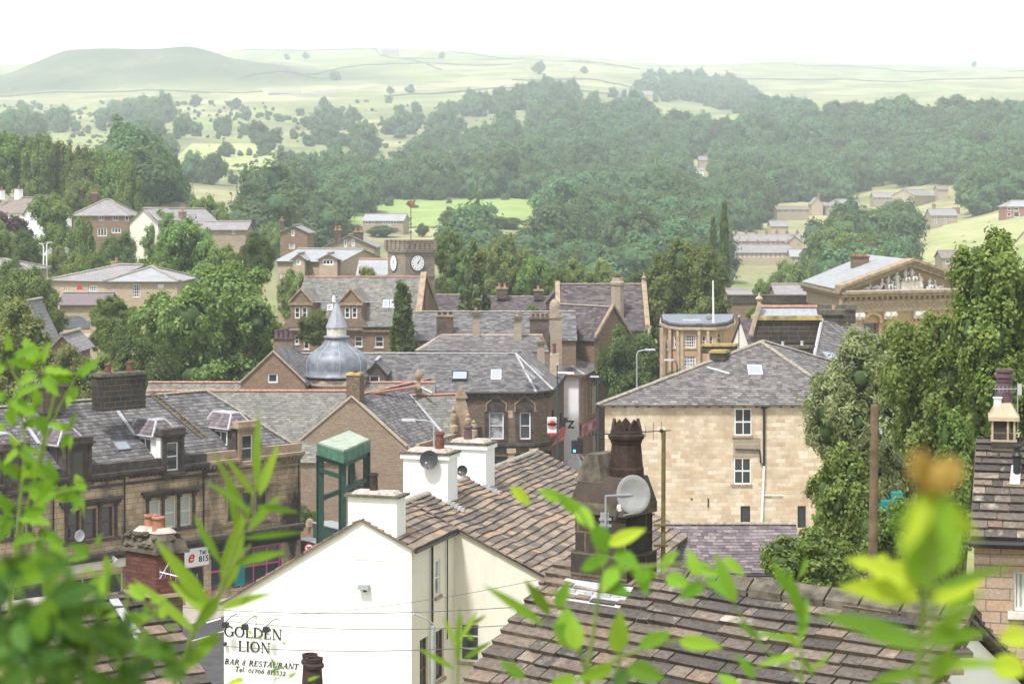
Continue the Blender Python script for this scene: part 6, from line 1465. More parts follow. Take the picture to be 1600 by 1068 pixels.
def clock(fb,px,py,r,a_min,a_hr,name='clock_face'):
 u,z=fb.uz(px,py);n=32
 def P(a,rr,v):return fb.p(u+math.sin(a)*rr*(1 if fb is fA else-1),v,z+math.cos(a)*rr)
 m=MB().mat('sooty_trim');ring=[P(2*math.pi*i/n,r*1.12,-.02)for i in range(n)]+[P(2*math.pi*i/n,r*1.12,-.1)for i in range(n)]
 m.add(ring,[tuple(range(n,2*n))]+[(i,(i+1)%n,n+(i+1)%n,n+i)for i in range(n)]);o=th.part('clock_surround',m)
 m=MB().mat('white_paint');m.add([P(2*math.pi*i/n,r,-.12)for i in range(n)]+[P(2*math.pi*i/n,r,-.09)for i in range(n)],[tuple(range(n))]+[(i,(i+1)%n,n+(i+1)%n,n+i)for i in range(n)])
 m.mat('sign_black')
 for k in range(12):
  a_=2*math.pi*k/12;w_=.06
  m.add([P(a_-w_,r*.72,-.13),P(a_+w_,r*.72,-.13),P(a_+w_*.8,r*.88,-.13),P(a_-w_*.8,r*.88,-.13)],[(0,1,2,3)])
 th.part(name,m,parent=o)
 m=MB().mat('sign_black')
 for a_,l,w_ in((a_min,.85,.06),(a_hr,.55,.09)):
  dd=math.pi/2;p0=P(a_+math.pi,r*.2,-.15);m.add([P(a_-dd,r*w_,-.15),P(a_,r*l,-.15),P(a_+dd,r*w_,-.15),p0],[(0,1,2,3)])
 th.part('clock_hands',m,parent=o)
clock(fA,652,411,.80,math.radians(38),math.radians(32));clock(fB,616,411,.82,math.radians(38),math.radians(32))
c=W(642,372,216);m=MB().mat('black_iron');m.tube([c-Vector((0,0,.5)),W(642,322,216)],.045,6);
for py in(362,350,341):m.ico(W(642,py,216),.11,1)
m.mat('rust_brown');ck=W(643,323,216);pts=[(-.42,.15),(-.5,.5),(-.3,.62),(-.15,.3),(.1,.3),(.2,.7),(.36,.78),(.44,.6),(.34,.5),(.3,.1),(.05,-.1),(-.2,-.05)]
m.add([(ck.x+x,ck.y-.03,ck.z+z)for x,z in pts]+[(ck.x+x,ck.y+.03,ck.z+z)for x,z in pts],[tuple(range(12)),tuple(range(23,11,-1))]+[(i,(i+1)%12,12+(i+1)%12,12+i)for i in range(12)]);th.part('weathervane',m)
th=house('slate_roofed_house','long grey slate roofed range crossing behind the small pepperpot chimneys','house',(646,190),(900,190),12,0,ZZ(530,190),ZZ(487,196),kind='x',wall='dark_brown_stone',roofmat='grey_slate',course=.32,width=.45,seed=91,gutter=None)
ff=th.fr
chimney_px(th,ff,682,708,492,523,191,mat='sooty_stone',pots=3,potmat='sooty_pot',poth=.25,potr=.18,depth=1.0)
th=Thing('slate_roofed_house','hipped roof streaked with pale lichen between two pepperpot chimneys','house',W(760,600,182))
D0=182;q=[W(650,548,180),W(858,550,180),W(848,524,184),W(690,524,184)];m=MB().mat('lilac_slate');slates(m,q,.32,.45,.016,93);slab(m,q);q3=[W(690,524,184),W(848,524,184),W(856,542,188),W(650,542,188)];slab(m,q3);ro=th.part('roof',m)
m=MB().mat('sand_trim');ridge_mb(m,q[3]+Vector((0,0,.05)),q[2]+Vector((0,0,.05)),.14);ridge_mb(m,q[0],q[3],.16);th.part('ridge_tiles',m,parent=ro)
m=MB().mat('dark_brown_stone');m.box8([(p.x,p.y,-1)for p in(q[0],q[1],q3[2],q3[3])],[(q[0].x,q[0].y,q[0].z-.1),(q[1].x,q[1].y,q[1].z-.1),(q3[2].x,q3[2].y,q3[2].z-.1),(q3[3].x,q3[3].y,q3[3].z-.1)]);th.part('wall',m)
for px,y0,y1,D,lab in((744,487,528,184,'slender tapering stone chimney standing left on the lichen streaked roof'),(809,494,528,183,'plain square stone chimney in the middle of the lichen streaked roof'),(845,533,560,178,'short stone chimney at the right hip of the corner building')):
 c=W(px,y1,D);k=D/F;h=ZZ(y0,D)-c.z;m=MB().mat('grey_buff_stone')
 w_=5.5*k
 m.box8([(c.x-w_*1.25,c.y-w_*1.25,c.z-2),(c.x+w_*1.25,c.y-w_*1.25,c.z-2),(c.x+w_*1.25,c.y+w_*1.25,c.z-2),(c.x-w_*1.25,c.y+w_*1.25,c.z-2)],[(c.x-w_,c.y-w_,c.z+h*.5),(c.x+w_,c.y-w_,c.z+h*.5),(c.x+w_,c.y+w_,c.z+h*.5),(c.x-w_,c.y+w_,c.z+h*.5)])
 m.box(c.x-w_,c.x+w_,c.y-w_,c.y+w_,c.z+h*.5,c.z+h*.86);s_t=Thing('chimney_stack',lab,'chimney',c);s_t.part('shaft',m)
 m=MB().mat('mossy_stone');m.box(c.x-w_*1.5,c.x+w_*1.5,c.y-w_*1.5,c.y+w_*1.5,c.z+h*.86,c.z+h*.92);m.box(c.x-w_*1.1,c.x+w_*1.1,c.y-w_*1.1,c.y+w_*1.1,c.z+h*.92,c.z+h);s_t.part('cap',m)
 m=MB().mat('red_ridge' if px==845 else 'stone_trim');pot_mb(m,Vector((c.x,c.y,c.z+h)),.4,.15);s_t.part('chimney_pot',m)
f_=Frame(XY(828,189),e=(1,0));f_.n=Vector((0,1));s_t=Thing('chimney_stack','wide sooty stack with short pots left of the domed stone turret','chimney',f_.p(1,0,8));k=189/F
m=MB().mat('sooty_stone');m.fbox(f_,0,30*k,0,1.2,4,ZZ(499,189));m.mat('mossy_stone');m.fbox(f_,-.1,30*k+.1,-.1,1.3,ZZ(499,189),ZZ(496,189));s_t.part('stack',m)
for i in range(4):m=MB().mat('dark_terracotta');pot_mb(m,f_.p(.3+i*.45,.6,ZZ(496,189)),.35,.14);s_t.part('chimney_pot',m)
c=W(869,545,186);k=186/F;s_t=Thing('stone_turret','stone turret chimney with rounded cap left of the ivy gabled school','turret',c)
m=MB().mat('grey_buff_stone');m.box(c.x-9*k,c.x+9*k,c.y,c.y+1.1,c.z-6,ZZ(497,186));m.mat('stone_trim');m.box(c.x-11*k,c.x+11*k,c.y-.1,c.y+1.2,ZZ(497,186),ZZ(493,186));m.mat('grey_buff_stone');m.box(c.x-9.5*k,c.x+5*k,c.y,c.y+1,ZZ(493,186),ZZ(483,186));m.lathe((c.x-2*k,c.y+.5,0),[(8.5*k,ZZ(483,186)),(8.5*k,ZZ(478,186)),(7*k,ZZ(472,186)),(3.5*k,ZZ(468,186)),(.5*k,ZZ(467,186))],12);s_t.part('shaft',m)
m=MB().mat('dark_terracotta');pot_mb(m,W(866,552,176),.9,.16);m.mat('sand_trim');cc=W(866,552,176);m.box(cc.x-.4,cc.x+.4,cc.y-.4,cc.y+.4,cc.z-2,cc.z);s_t2=solo('chimney_stack','little red pot on a small buff stack behind the corner roof','chimney',m,cc)
A,B=(873,205),(1012,205)
th=house('school_building','stone school with big dark slate roof, tall round capped chimney and ivied front gable','building',A,B,12,0,ZZ(513,205),ZZ(444,211),kind='x',wall='dark_brown_stone',roofmat='dark_slate',course=.34,width=.5,seed=101,ridge='stone_ridge',og=.0)
ff=th.fr
m=MB().mat('stone_trim')
for u in(0,ff.L):
 for(va,vb)in((0,6),(12,6)):
  b=[ff.p(u-.25,va,ZZ(513,205)),ff.p(u+.25,va,ZZ(513,205)),ff.p(u+.25,vb,ZZ(444,211)),ff.p(u-.25,vb,ZZ(444,211))];m.box8(b,[p+Vector((0,0,.35))for p in b])
m.lathe(ff.p(ff.L,6,ZZ(444,211)),[(.25,.2),(.2,.5),(.3,.7),(.1,.9),(.05,1.3)],8);th.part('verge_coping',m,parent=th.roof)
c=W(965,480,206);k=206/F;m=MB().mat('grey_buff_stone');m.lathe((c.x,c.y+.5,0),[(10*k*1.1,ZZ(520,206)),(9.5*k*1.1,ZZ(446,206)),(11*k*1.1,ZZ(445,206)),(11*k*1.1,ZZ(441,206)),(9.5*k,ZZ(439,206)),(9*k,ZZ(434,206))],8,math.pi/8);ch=th.part('chimney',m);m=MB().mat('dark_terracotta');pot_mb(m,Vector((c.x,c.y+.5,ZZ(435,206))),.3,.35);th.part('chimney_pot',m,parent=ch)
th=house('school_wing','front wing of the school whose gable is covered with yellow green ivy','building',(929,196),(985,199),9,0,ZZ(528,196),ZZ(481,196),kind='y',wall='dark_brown_stone',roofmat='dark_slate',gutter=None,og=.1,seed=103,course=.34,width=.5)
m=MB().mat('stone_trim');f_=th.fr
for s0,s1 in((0,th.L/2),(th.L,th.L/2)):
 b=[f_.p(s0,-.3,ZZ(528,196)),f_.p(s0,.1,ZZ(528,196)),f_.p(s1,.1,ZZ(480,196)),f_.p(s1,-.3,ZZ(480,196))];m.box8(b,[p+Vector((0,0,.3))for p in b])
th.part('verge_coping',m,parent=th.roof)
th=house('school_wing','lower school range with white roof flashing and small arched windows','building',(882,213),(930,213),12,0,ZZ(530,213),ZZ(483,219),kind='x',wall='orange_stone',roofmat='dark_slate',gutter='white_paint',hl=3,hr=3,seed=104,course=.34,width=.5,wins=[(883,887,535,548,dict(cols=1)),(889.5,893,535,548,dict(cols=1))],wdef=dict(fw=.1,sill=None))
U,V,N=plane_axes(th.planes[0]);m=MB().mat('white_paint');a_=[hit_plane(x,y,th.planes[0][0]+N*.15,N)for x,y in((900,498),(916,499),(921,482))];m.tube([a_[0],a_[1]],.12,5);m.tube([hit_plane(914,520,th.planes[0][0]+N*.15,N),a_[1],a_[2]],.1,5);th.part('flashing',m,parent=th.roof)
th=house('gabled_house','small gabled roof peak with white edging left of the school roof','house',(855,214),(880,214),6,0,ZZ(470,214),ZZ(455,214),kind='y',wall='sooty_stone',roofmat='dark_slate',ridge=None,gutter=None)
for(x0,x1,yt,lab)in((680,760,461,'dark slate roof strip behind the fir tree'),(758,880,464,'dark slate roof with two pots between fir tree and school')):
 th=house('slate_roofed_house',lab,'house',(x0,222),(x1,222),9,0,ZZ(490,222),ZZ(yt,226),kind='x',wall='dark_brown_stone',roofmat='dark_slate',course=.36,width=.5,gutter=None,seed=x0)
 if x0>700:
  chimney_px(th,th.fr,776,793,449,466,225,mat='sooty_stone',pots=2,depth=.9,potmat='red_ridge');chimney_px(th,th.fr,834,848,452,468,225,mat='sooty_stone',pots=1,depth=.9,potmat='red_ridge')
pts=[(1036,183),(1047,178),(1064,176),(1118,176),(1134,178),(1144,183),(1146,192),(1034,192)]
P2=[XY(*p)for p in pts];zt=ZZ(513,176);zr=ZZ(505,176)
th=Thing('flat_roofed_building','buff stone building with rounded corner, flat roof and multi-paned sash windows','building',W(1090,600,183))
m=MB().mat('orange_stone');ops={2:[(1070,1087,523,543,5),(1069,1087,556,578,4),(1097,1103,524,542,1),(1108,1114,524,542,1)],3:[(1122,1130,520,535,1)],0:[(1041,1044,526,545,1)],1:[(1052,1056,524,543,1)],4:[]}
for i in range(len(P2)):
 a_,b_=P2[i],P2[(i+1)%len(P2)];f_=Frame(a_,b_);o_=[]
 if i in ops:o_=[(f_.u(x0),f_.u(x1),f_.uz((x0+x1)/2,y1)[1],f_.uz((x0+x1)/2,y0)[1],n)for x0,x1,y0,y1,n in ops[i]]
 wall_mb(m,f_,f_.L,-1,[(0,zt),(f_.L,zt)],[q[:4]for q in o_])
 for q in o_:window(th,f_,*q[:4],cols=q[4]if q[4]>1 else 1,rows=4 if q[4]>1 else 2,bw=.05,fw=.08,sill='sand_trim',glass='glass' if q[4]!=4 else 'pale_glass')
th.part('wall',m)
def ring_poly(m,off,z0,z1):
 c=sum(P2,Vector((0,0)))/len(P2);q=[p+(p-c).normalized()*off for p in P2];n=len(q)
 m.add([(p.x,p.y,z0)for p in q]+[(p.x,p.y,z1)for p in q],[tuple(range(n,2*n)),tuple(range(n-1,-1,-1))]+[(i,(i+1)%n,n+(i+1)%n,n+i)for i in range(n)])
m=MB().mat('sand_trim');ring_poly(m,.35,zt-.12,zt+.12);m.mat('sooty_trim');ring_poly(m,.2,zt+.12,zt+.32);m.mat('lead');ring_poly(m,.0,zt+.32,zr);th.part('cornice',m)
m=MB().mat('sand_trim')
for px in(1039,1049,1060,1066,1092,1106,1118,1128):
 u=XY(px,175.8);m.box(u.x-.12,u.x+.12,u.y-.15+(abs(px-1090)/54)**4*5,u.y+.3+(abs(px-1090)/54)**4*5.5,0,zt-.2)
th.part('pilaster',m)
m=MB().mat('plastic_grey');c=W(1080,499,180);m.box(c.x-.8,c.x+.8,c.y-.5,c.y+.5,c.z-.3,c.z);m.box(c.x-1.2,c.x+1.2,c.y-.6,c.y+.6,c.z-.5,c.z-.4);th.part('roof_vent',m)
m=MB().mat('white_paint');m.tube([W(1115,520,177),W(1114,438,177)],[.1,.06],8);solo('flagpole','tall bare white flagpole on the rounded flat roofed building','flagpole',m,W(1115,520,177))
m=MB().mat('dish_grey');c=W(1108,495,179);m.ico(c,.3,2,sy=.3);solo('satellite_dish','tiny dish beside the flagpole base','satellite dish',m,c)
fr=Frame(XY(1326,190),XY(1512,196));L=fr.L;zC=ZZ(458,190);uL=fr.u(1311);
zA=ZZ(405,193)
th=Thing('town_hall','classical sandstone town hall with carved figures in its triangular pediment','town hall',fr.p(L/2,8,0));
u0,u1=-.3,2*fr.u(1421)+.3;uc=(u0+u1)/2
zE=ZZ(471,190);zB2=ZZ(476,190)
m=MB().mat('orange_stone');op=[]
for x0,x1 in((1357,1371),):
 op.append((fr.u(1350),fr.u(1374),ZZ(560,190),ZZ(505,190)))
wall_mb(m,fr,u1,-1,[(u0,ZZ(455,190)),(u1,ZZ(455,190))],op,u_start=u0)
nlen=22;fs=Frame(fr.p(u0,0,0).to_2d(),XY(1262,212));wall_mb(m,fs,fs.L,-1,[(0,ZZ(455,190)),(fs.L,ZZ(455,190))]);wall_mb(m,fr.side(u1),nlen,-1,[(0,ZZ(455,190)),(nlen,ZZ(455,190))])
m.mat('smooth_sandstone');wall_mb(m,fr,u1-.3,ZZ(455,190),[(u0+.3,ZZ(453,190)),(uc,zA-.4),(u1-.3,ZZ(453,190))],v=.35,u_start=u0+.3)
th.part('wall',m)
window(th,fr,*op[0],cols=1,rows=1,glass='glass',fw=.1,frame='sand_trim',depth=.4,sill=None)
m=MB().mat('sand_trim')
for ff_,a_,b_ in((fr,u0,u1),(fs,0,fs.L)):
 m.fbox(ff_,a_-.1,b_+.1,-.15,.0,ZZ(488,190),ZZ(484,190));m.fbox(ff_,a_-.1,b_+.1,-.12,.0,ZZ(484,190)+.01,ZZ(470,190));
m.mat('smooth_sandstone')
for ff_,a_,b_ in((fr,u0,u1),(fs,0,fs.L)):
 k=a_
 while k<b_:m.fbox(ff_,k,k+.22,-.55,-.12,ZZ(468.5,190),ZZ(464,190));k+=.62
m.mat('stone_trim')
for ff_,a_,b_ in((fr,u0-.7,u1+.7),(fs,-.5,fs.L)):
 m.fbox(ff_,a_,b_,-.75,.0,ZZ(464,190)+.01,ZZ(459,190));m.fbox(ff_,a_-.1,b_+.1,-.95,.0,ZZ(459,190)+.01,ZZ(455,190))
m.mat('pale_stone');m.fbox(fr,u0-.5,u1+.5,-.8,.34,ZZ(455,190)+.01,ZZ(453.5,190)+.02);th.part('entablature',m)
m=MB().mat('stone_trim')
for s0,s1 in((u0-1.0,uc),(u1+1.0,uc)):
 for k,(o0,o1,h0,h1)in enumerate(((-.9,.4,.35,.62),(-.6,.4,.12,.35),(-.4,.4,-.2,.12))):
  z0_,z1_=ZZ(455,190),zA-.5
  b=[fr.p(s0,o0,z0_+h0),fr.p(s1,o0,z1_+h0),fr.p(s1,o1,z1_+h0),fr.p(s0,o1,z0_+h0)];m.box8(b,[p+Vector((0,0,h1-h0))for p in b])
th.part('pediment_cornice',m)
m=MB().mat('sand_trim')
m.mat('smooth_sandstone');k=u0+.3;zf0,zf1=ZZ(482,190),ZZ(474,190)
while k<u1-.3:
 m.tube([fr.p(k,-.16,zf0),fr.p(k+.5,-.16,zf1)],.04,4,False);m.tube([fr.p(k,-.16,zf1),fr.p(k+.5,-.16,zf0)],.04,4,False);k+=.5
th.part('frieze_lattice',m)
m=MB().mat('orange_stone');cu=fr.u(1362);
pts_=[fr.p(cu+math.cos(t_)*1.0,-.15,ZZ(505,190)+math.sin(t_)*.9)for t_ in[math.pi*i/12 for i in range(13)]];m.tube(pts_,.2,6)
for x in(1338,1388,1435):u=fr.u(x);m.fbox(fr,u-.5,u+.5,-.3,0,0,ZZ(500,190));m.mat('pale_stone');m.fbox(fr,u-.65,u+.65,-.5,0,ZZ(500,190)+.01,ZZ(488,190)-.01);m.ico(fr.p(u-.4,-.5,ZZ(494,190)),.3,1);m.ico(fr.p(u+.4,-.5,ZZ(494,190)),.3,1);m.mat('orange_stone')
th.part('pilaster',m)
zEv=ZZ(455,190)+.2;slp=(zA-zEv)/(uc-u0+1.0);nb=fs.e;Lb=fs.L
q=[fr.p(u0-1.0,-.3,zEv),fr.p(u0-1.0,-.3,zEv),fr.p(uc,-.3,zA),fr.p(uc,-.3,zA)]
bk=Vector((nb.x,nb.y,0))*Lb
pl=[q[0],q[0]+bk,q[2]+Vector((0,1,0))*Lb*.0+bk,q[2]]
m=MB().mat('pale_slate');slab(m,pl,t=.15);pr_=[fr.p(u1+1,-.3,zEv),fr.p(u1+1,-.3,zEv)+bk,q[2]+bk,q[2]];slab(m,pr_,t=.15);ro=th.part('roof',m)
c=W(1346,402,205);m=MB().mat('brown_stone');k=205/F;m.box(c.x-14*k,c.x+12*k,c.y,c.y+1.2,c.z-2.5,c.z);m.mat('dark_terracotta');m.box(c.x-15*k,c.x+13*k,c.y-.1,c.y+1.3,c.z,c.z+.15);ch=th.part('chimney',m)
for i in range(4):m=MB().mat('terracotta');pot_mb(m,Vector((c.x-.7+i*.4,c.y+.5,c.z+.15)),.25,.14);th.part('chimney_pot',m,parent=ch)
def statue(px,py_base,h_px,lean=0.0,pose=0,wid=1.0):
 u,z=fr.uz(px,py_base);h=h_px*190/F;m=MB().mat('statue_stone');v=-.12
 def q(x,y,z_):return fr.p(u+x*h,v+y*h,z+z_*h)
 if pose<2:
  sit=pose==1
  hip=.34 if sit else .5
  m.tube([q(-.02,0,0),q(.02,0,hip*.5),q(lean*.3,0,hip),q(lean*.6,0,hip+.2),q(lean*.8,0,.80),q(lean,0,.84)],[.20*h*wid,.17*h*wid,.14*h,.12*h,.11*h,.05*h],10)
  m.ico(q(lean*1.05,-.02,.91),.075*h,2,sz=1.2)
  m.tube([q(lean*.8+.1,0,.78),q(lean+.2,-.08,.62),q(lean+.1,-.18,.52)],[.045*h,.04*h,.03*h],6);m.tube([q(lean*.8-.1,0,.78),q(lean-.2,-.05,.62),q(lean-.3,-.1,.66)],[.045*h,.04*h,.03*h],6)
  if sit:
   m.tube([q(lean*.3-.05,-.05,hip),q(.16,-.3,hip-.02),q(.18,-.34,.02)],[.1*h,.08*h,.06*h],8);m.tube([q(lean*.3+.08,-.05,hip),q(-.1,-.28,hip-.03),q(-.12,-.32,.02)],[.1*h,.08*h,.06*h],8)
   m.fbox(fr,u-.25*h,u+.25*h,v-.1*h,v+.2*h,z,z+hip*.8*h)
 else:
  s=-1 if pose==2 else 1
  m.tube([q(s*.9,0,.12),q(s*.45,-.1,.34),q(s*.05,0,.18),q(-s*.1,0,.5),q(-s*.12,0,.72)],[.07*h,.12*h,.17*h,.17*h,.07*h],9)
  m.ico(q(-s*.13,-.02,.86),.12*h,2,sz=1.15);m.tube([q(-s*.15,0,.66),q(-s*.4,-.1,.4),q(-s*.5,-.1,.2)],[.07*h,.06*h,.05*h],6);m.tube([q(s*.6,0,.1),q(s*.2,-.12,.1)],[.06*h,.1*h],7)
 return m
figs=[(1357,453,12,0,2),(1375,453,19,0,2),(1386,452,22,.05,1),(1400,452,28,0,0),(1413,441,22,.05,1),(1424,440,23,-.05,1),(1437,452,26,-.1,0),(1450,452,19,.1,1),(1461,453,17,0,3),(1473,453,10,0,3),(1393,452,15,.1,1)]
m=MB().mat('pale_stone');a_,b_=fr.u(1405),fr.u(1434);m.fbox(fr,a_,b_,-.35,.3,ZZ(453,190),ZZ(441,190));th.part('plinth',m)
for g in figs:
 px,pb,h,ln,ps=g;th.part('carved_figure',statue(px,pb,h,ln,ps),smooth=True)
for x0,x1,lab in((1139,1270,'long dark railway parapet wall left of the town hall'),):
 f_=Frame(XY(x0,232),XY(x1,232));t_=Thing('railway_wall',lab,'wall',f_.p(5,0,0));m=MB().mat('dark_brown_stone');m.fbox(f_,0,f_.L,0,1.2,0,ZZ(474,232));m.mat('black_stone');m.fbox(f_,-.1,f_.L+.1,-.15,1.3,ZZ(474,232),ZZ(462,232));t_.part('masonry',m);m=MB().mat('mossy_stone');m.fbox(f_,-.1,f_.L+.1,-.2,1.35,ZZ(462,232),ZZ(460.5,232));t_.part('coping',m)
def far(name,label,x0,x1,D,depth,ye,yr,kind='x',wall='buff_stone',roof='far_slate',D1=None,wins=(),chim=(),hl=None,hr=None,z0=None,cat='house',wd=None,dr=None,**k):
 if z0 is None and D>=400:
  def err(s):q=XY((x0+x1)/2,D*s);return abs(ZZ(ye,D*s)-(2.6+.002*D)-gz(q.x,q.y))
  s_=min([.8+.02*i for i in range(26)],key=err);D*=s_;D1=D1*s_ if D1 else None;depth=min(depth,depth*s_+2)
 D1=D1 or D;dm=(D+D1)/2
 z0=gz(*XY((x0+x1)/2,dm))-1 if z0 is None else z0
 dr=dr if dr is not None else(depth/2 if kind=='x' else(hl or 0))
 t=house(name,label,cat,(x0,D),(x1,D1),depth,z0,ZZ(ye,dm),ZZ(yr,dm+dr),kind=kind,hl=hl,hr=hr,wall=wall,roofmat=roof,real=False,wins=wins,gutter=None,ridge=k.pop('ridge','stone_ridge'),wdef={**dict(cols=1,rows=1,fw=.16,sill=None,bw=.1),**(wd or{})},rr=.2,og=.3,oe=.4,**k)
 for c in chim:
  cx0,cx1,yt,yb=c[:4];np_=c[4]if len(c)>4 else 1;mt=c[5]if len(c)>5 else 'dark_brown_stone'
  chimney_px(t,t.fr,cx0,cx1,yt,yb,dm+depth/2 if kind=='x' else dm+1,mat=mt,pots=np_,depth=.9,potr=.16,poth=.5,potmat='terracotta')
 return t
far('white_cottage','white cottage with stone roof and white chimneys at upper left edge',-22,38,345,9,331,309,wall='white_render',roof='far_brown_slate',D1=335,chim=[(20,31,294,312,1,'white_render'),(-4,2,296,312,1,'white_render')],wins=[(2,9,334,341),(14,21,334,341)])
far('white_cottage','gable end of the white cottage above the copper beech',38,72,335,9,331,306,kind='y',wall='white_render',roof='far_brown_slate',wins=[(49,53,329,334)])
far('semi_detached_house','brown hipped semi detached house with white bay windows on the left hillside',114,203,350,10,335,312,wall='dark_brown_stone',hl=4.5,hr=4.5,chim=[(142,152,301,315,2,'red_brick')],wins=[(154,163,336,345,dict(cols=2)),(176,185,336,345,dict(cols=2)),(195,201,337,345),(152,167,356,369,dict(cols=3)),(174,189,356,364,dict(cols=3))],wd=dict(fw=.14))
far('gabled_house','pale rendered gable end house with slate roof on the left hillside',203,247,345,12,348,326,kind='y',wall='cream_render',chim=[(277,286,330,342,1)],D1=338)
far('gabled_house','buff side range of the pale gable house on the hillside',247,278,338,10,343,325,wall='cream_render',D1=340,wins=[])
far('stone_house','pale stone house with big chimney half hidden among trees on the left hill',237,280,420,9,318,307,wall='buff_stone',chim=[(236,250,305,325,0,'buff_stone'),(270,280,304,312,0,'buff_stone')])
far('slate_roofed_house','long low slate roofed house right of the pale gable among trees',316,384,300,9,358,346,wall='grey_buff_stone',wins=[(362,367,360,366)])
far('slate_roofed_house','distant slate roofed house among trees below the pasture',386,420,430,8,352,347,wall='grey_buff_stone')
far('inn','long buff building with sign board and hipped slate roof at middle left',80,168,226,12,437,413,wall='buff_stone',D1=222,hl=5,z0=0,wins=[(100,106,450,456),(138,152,446,456,dict(cols=4,rows=2,bw=.06))],chim=[(172,184,408,438,1,'sand_stone' if 'sand_stone' in M_ else 'buff_stone')])
far('inn','newer pale slate hipped wing of the buff building with tall multi-paned window',168,277,222,12,438,416,wall='buff_stone',roof='pale_slate',z0=0,hl=4,hr=4,wins=[(207,219,444,464,dict(cols=4,rows=4,bw=.05,fw=.08)),(246,256,444,450,dict(cols=3,rows=2,bw=.06))])
t_=far('inn','front wing of the buff inn carrying an arched grey signboard',93,166,212,6,474,457,wall='buff_stone',roof='purple_slate',z0=0,wins=[(86,88,500,508)])
f_=t_.fr;a_,b_=f_.u(95),f_.u(140);z_=f_.uz(117,512)[1];m=MB().mat('lead');cu=(a_+b_)/2;
pp=[(a_,z_),(b_,z_),(b_,z_+.75)]+[(cu+math.cos(t)*1.15,z_+.75+math.sin(t)*.55)for t in[math.pi*i/8 for i in range(9)]]+[(a_,z_+.75)];n=len(pp)
m.add([f_.p(x,-.1,z)for x,z in pp]+[f_.p(x,-.02,z)for x,z in pp],[tuple(range(n)),tuple(range(2*n-1,n-1,-1))]+[(i,(i+1)%n,n+(i+1)%n,n+i)for i in range(n)]);t_.part('signboard',m)
t_.part('ledge',MB().mat('pale_stone').fbox(f_,a_-.3,b_+.3,-.15,0,z_-1.0,z_-.6))
m=MB().mat('red_paint');q=W(124,448,221);m.add([(q.x-.35,q.y,q.z-.3),(q.x+.35,q.y,q.z-.3),(q.x,q.y,q.z+.45),(q.x-.35,q.y+.2,q.z-.3),(q.x+.35,q.y+.2,q.z-.3),(q.x,q.y+.2,q.z+.45)],[(0,1,2),(5,4,3),(0,1,4,3),(1,2,5,4),(2,0,3,5)]);solo('alarm_box','red triangular alarm box on the buff inn wall','alarm box',m,q)
far('slate_roofed_house','low slate roof corner at the left edge beyond the trees',-40,46,240,9,420,405,wall='buff_stone',hr=4)
far('gabled_house','stone gable with coped verge behind the yellowish tree at left edge',16,74,165,4,530,470,kind='y',wall='buff_stone',z0=0,roof='far_slate')
far('stone_house','small dark stone gable with pinnacles among shrubs at far left',80,116,160,6,541,522,kind='y',wall='dark_brown_stone',z0=0,chim=[])
far('stone_building','modern buff stone building with gablets and grey roof left of the clock tower',433,532,252,11,407,389,wall='buff_stone',roof='pale_slate',z0=2,D1=248,wins=[(461,470,405,414,dict(cols=3,rows=1,bw=.12)),(506,519,405,414,dict(cols=4,rows=1,bw=.12)),(504,523,427,436,dict(cols=4,bw=.12)),(437,446,427,436,dict(cols=3,bw=.12)),(487,491,427,432)])
for x0,x1,lab in((457,476,'left gablet of the modern buff stone building'),(499,527,'right gablet of the modern buff stone building')):
 far('gablet',lab,x0,x1,247,6,403,396,kind='y',wall='buff_stone',roof='pale_slate',z0=8,cat='gable',wins=[(x0+5,x1-6,405,414,dict(cols=3,rows=1,bw=.12))])
far('gabled_house','tall buff gabled house with four tall windows behind the modern stone building',508,585,268,12,384,367,kind='y',wall='grey_buff_stone',z0=3,chim=[(522,533,358,374,2,'sooty_stone'),(552,567,361,375,2,'sooty_stone')],wins=[(537,542,374,386),(549,554,373,385),(539,545,394,407),(572,577,394,404),(515,520,394,404)])
far('mill_building','dark brown gabled mill building with boarded opening left of the buff houses',438,480,300,10,362,352,kind='y',wall='dark_brown_stone',z0=3,chim=[(437,443,343,360,1,'sooty_stone')],wins=[(455,460,359,369),(451,461,379,389,dict(frame='pale_stone',glass='pale_glass'))])
far('slate_roofed_house','pale slate roof with red ridge left of the clock tower base',560,612,240,10,428,405,wall='buff_stone',roof='pale_slate',z0=2,ridge='red_ridge',wins=[(558,565,416,422)])
far('farmhouse','long grey white house standing below the bright green meadow',567,630,640,7,344,334,wall='grey_buff_stone',D1=637,wins=[(570,576,346,350),(580,586,346,350),(598,603,347,351),(606,611,347,351),(614,620,346,350)],roof='pale_slate',wd=dict(fw=.2))
far('cottage','small brown roofed cottage among trees left of the meadow house',490,522,600,8,342,334,wall='grey_buff_stone',roof='far_brown_slate')
far('farm_building','white roofed farm shed below the left pasture',398,430,950,10,296,292,wall='grey_buff_stone',roof='pale_slate')
far('farm_building','long dark farm shed on the far hill below the skyline',420,468,2900,14,146,142.5,wall='sooty_stone',roof='far_slate',cat='barn')
far('farmhouse','pale farmhouse right of the long dark shed on the far hill',490,525,2880,14,148,143,wall='buff_stone',roof='far_slate')
far('farm_building','low grey barn at the right end of the far hill farm',560,598,2880,14,151,148,wall='grey_buff_stone',roof='far_slate',cat='barn')
far('farmhouse','farmhouse high on the skyline field below the horizon',596,622,3780,16,79,75,wall='grey_buff_stone',roof='far_slate')
far('farm_building','long low barn next to the skyline farmhouse',623,640,3780,16,81,78,wall='grey_buff_stone',roof='far_slate',cat='barn')
far('farmhouse','farmhouse beside the row of trees on the upper middle field',980,1020,1900,12,148,142,wall='buff_stone',roof='far_slate')
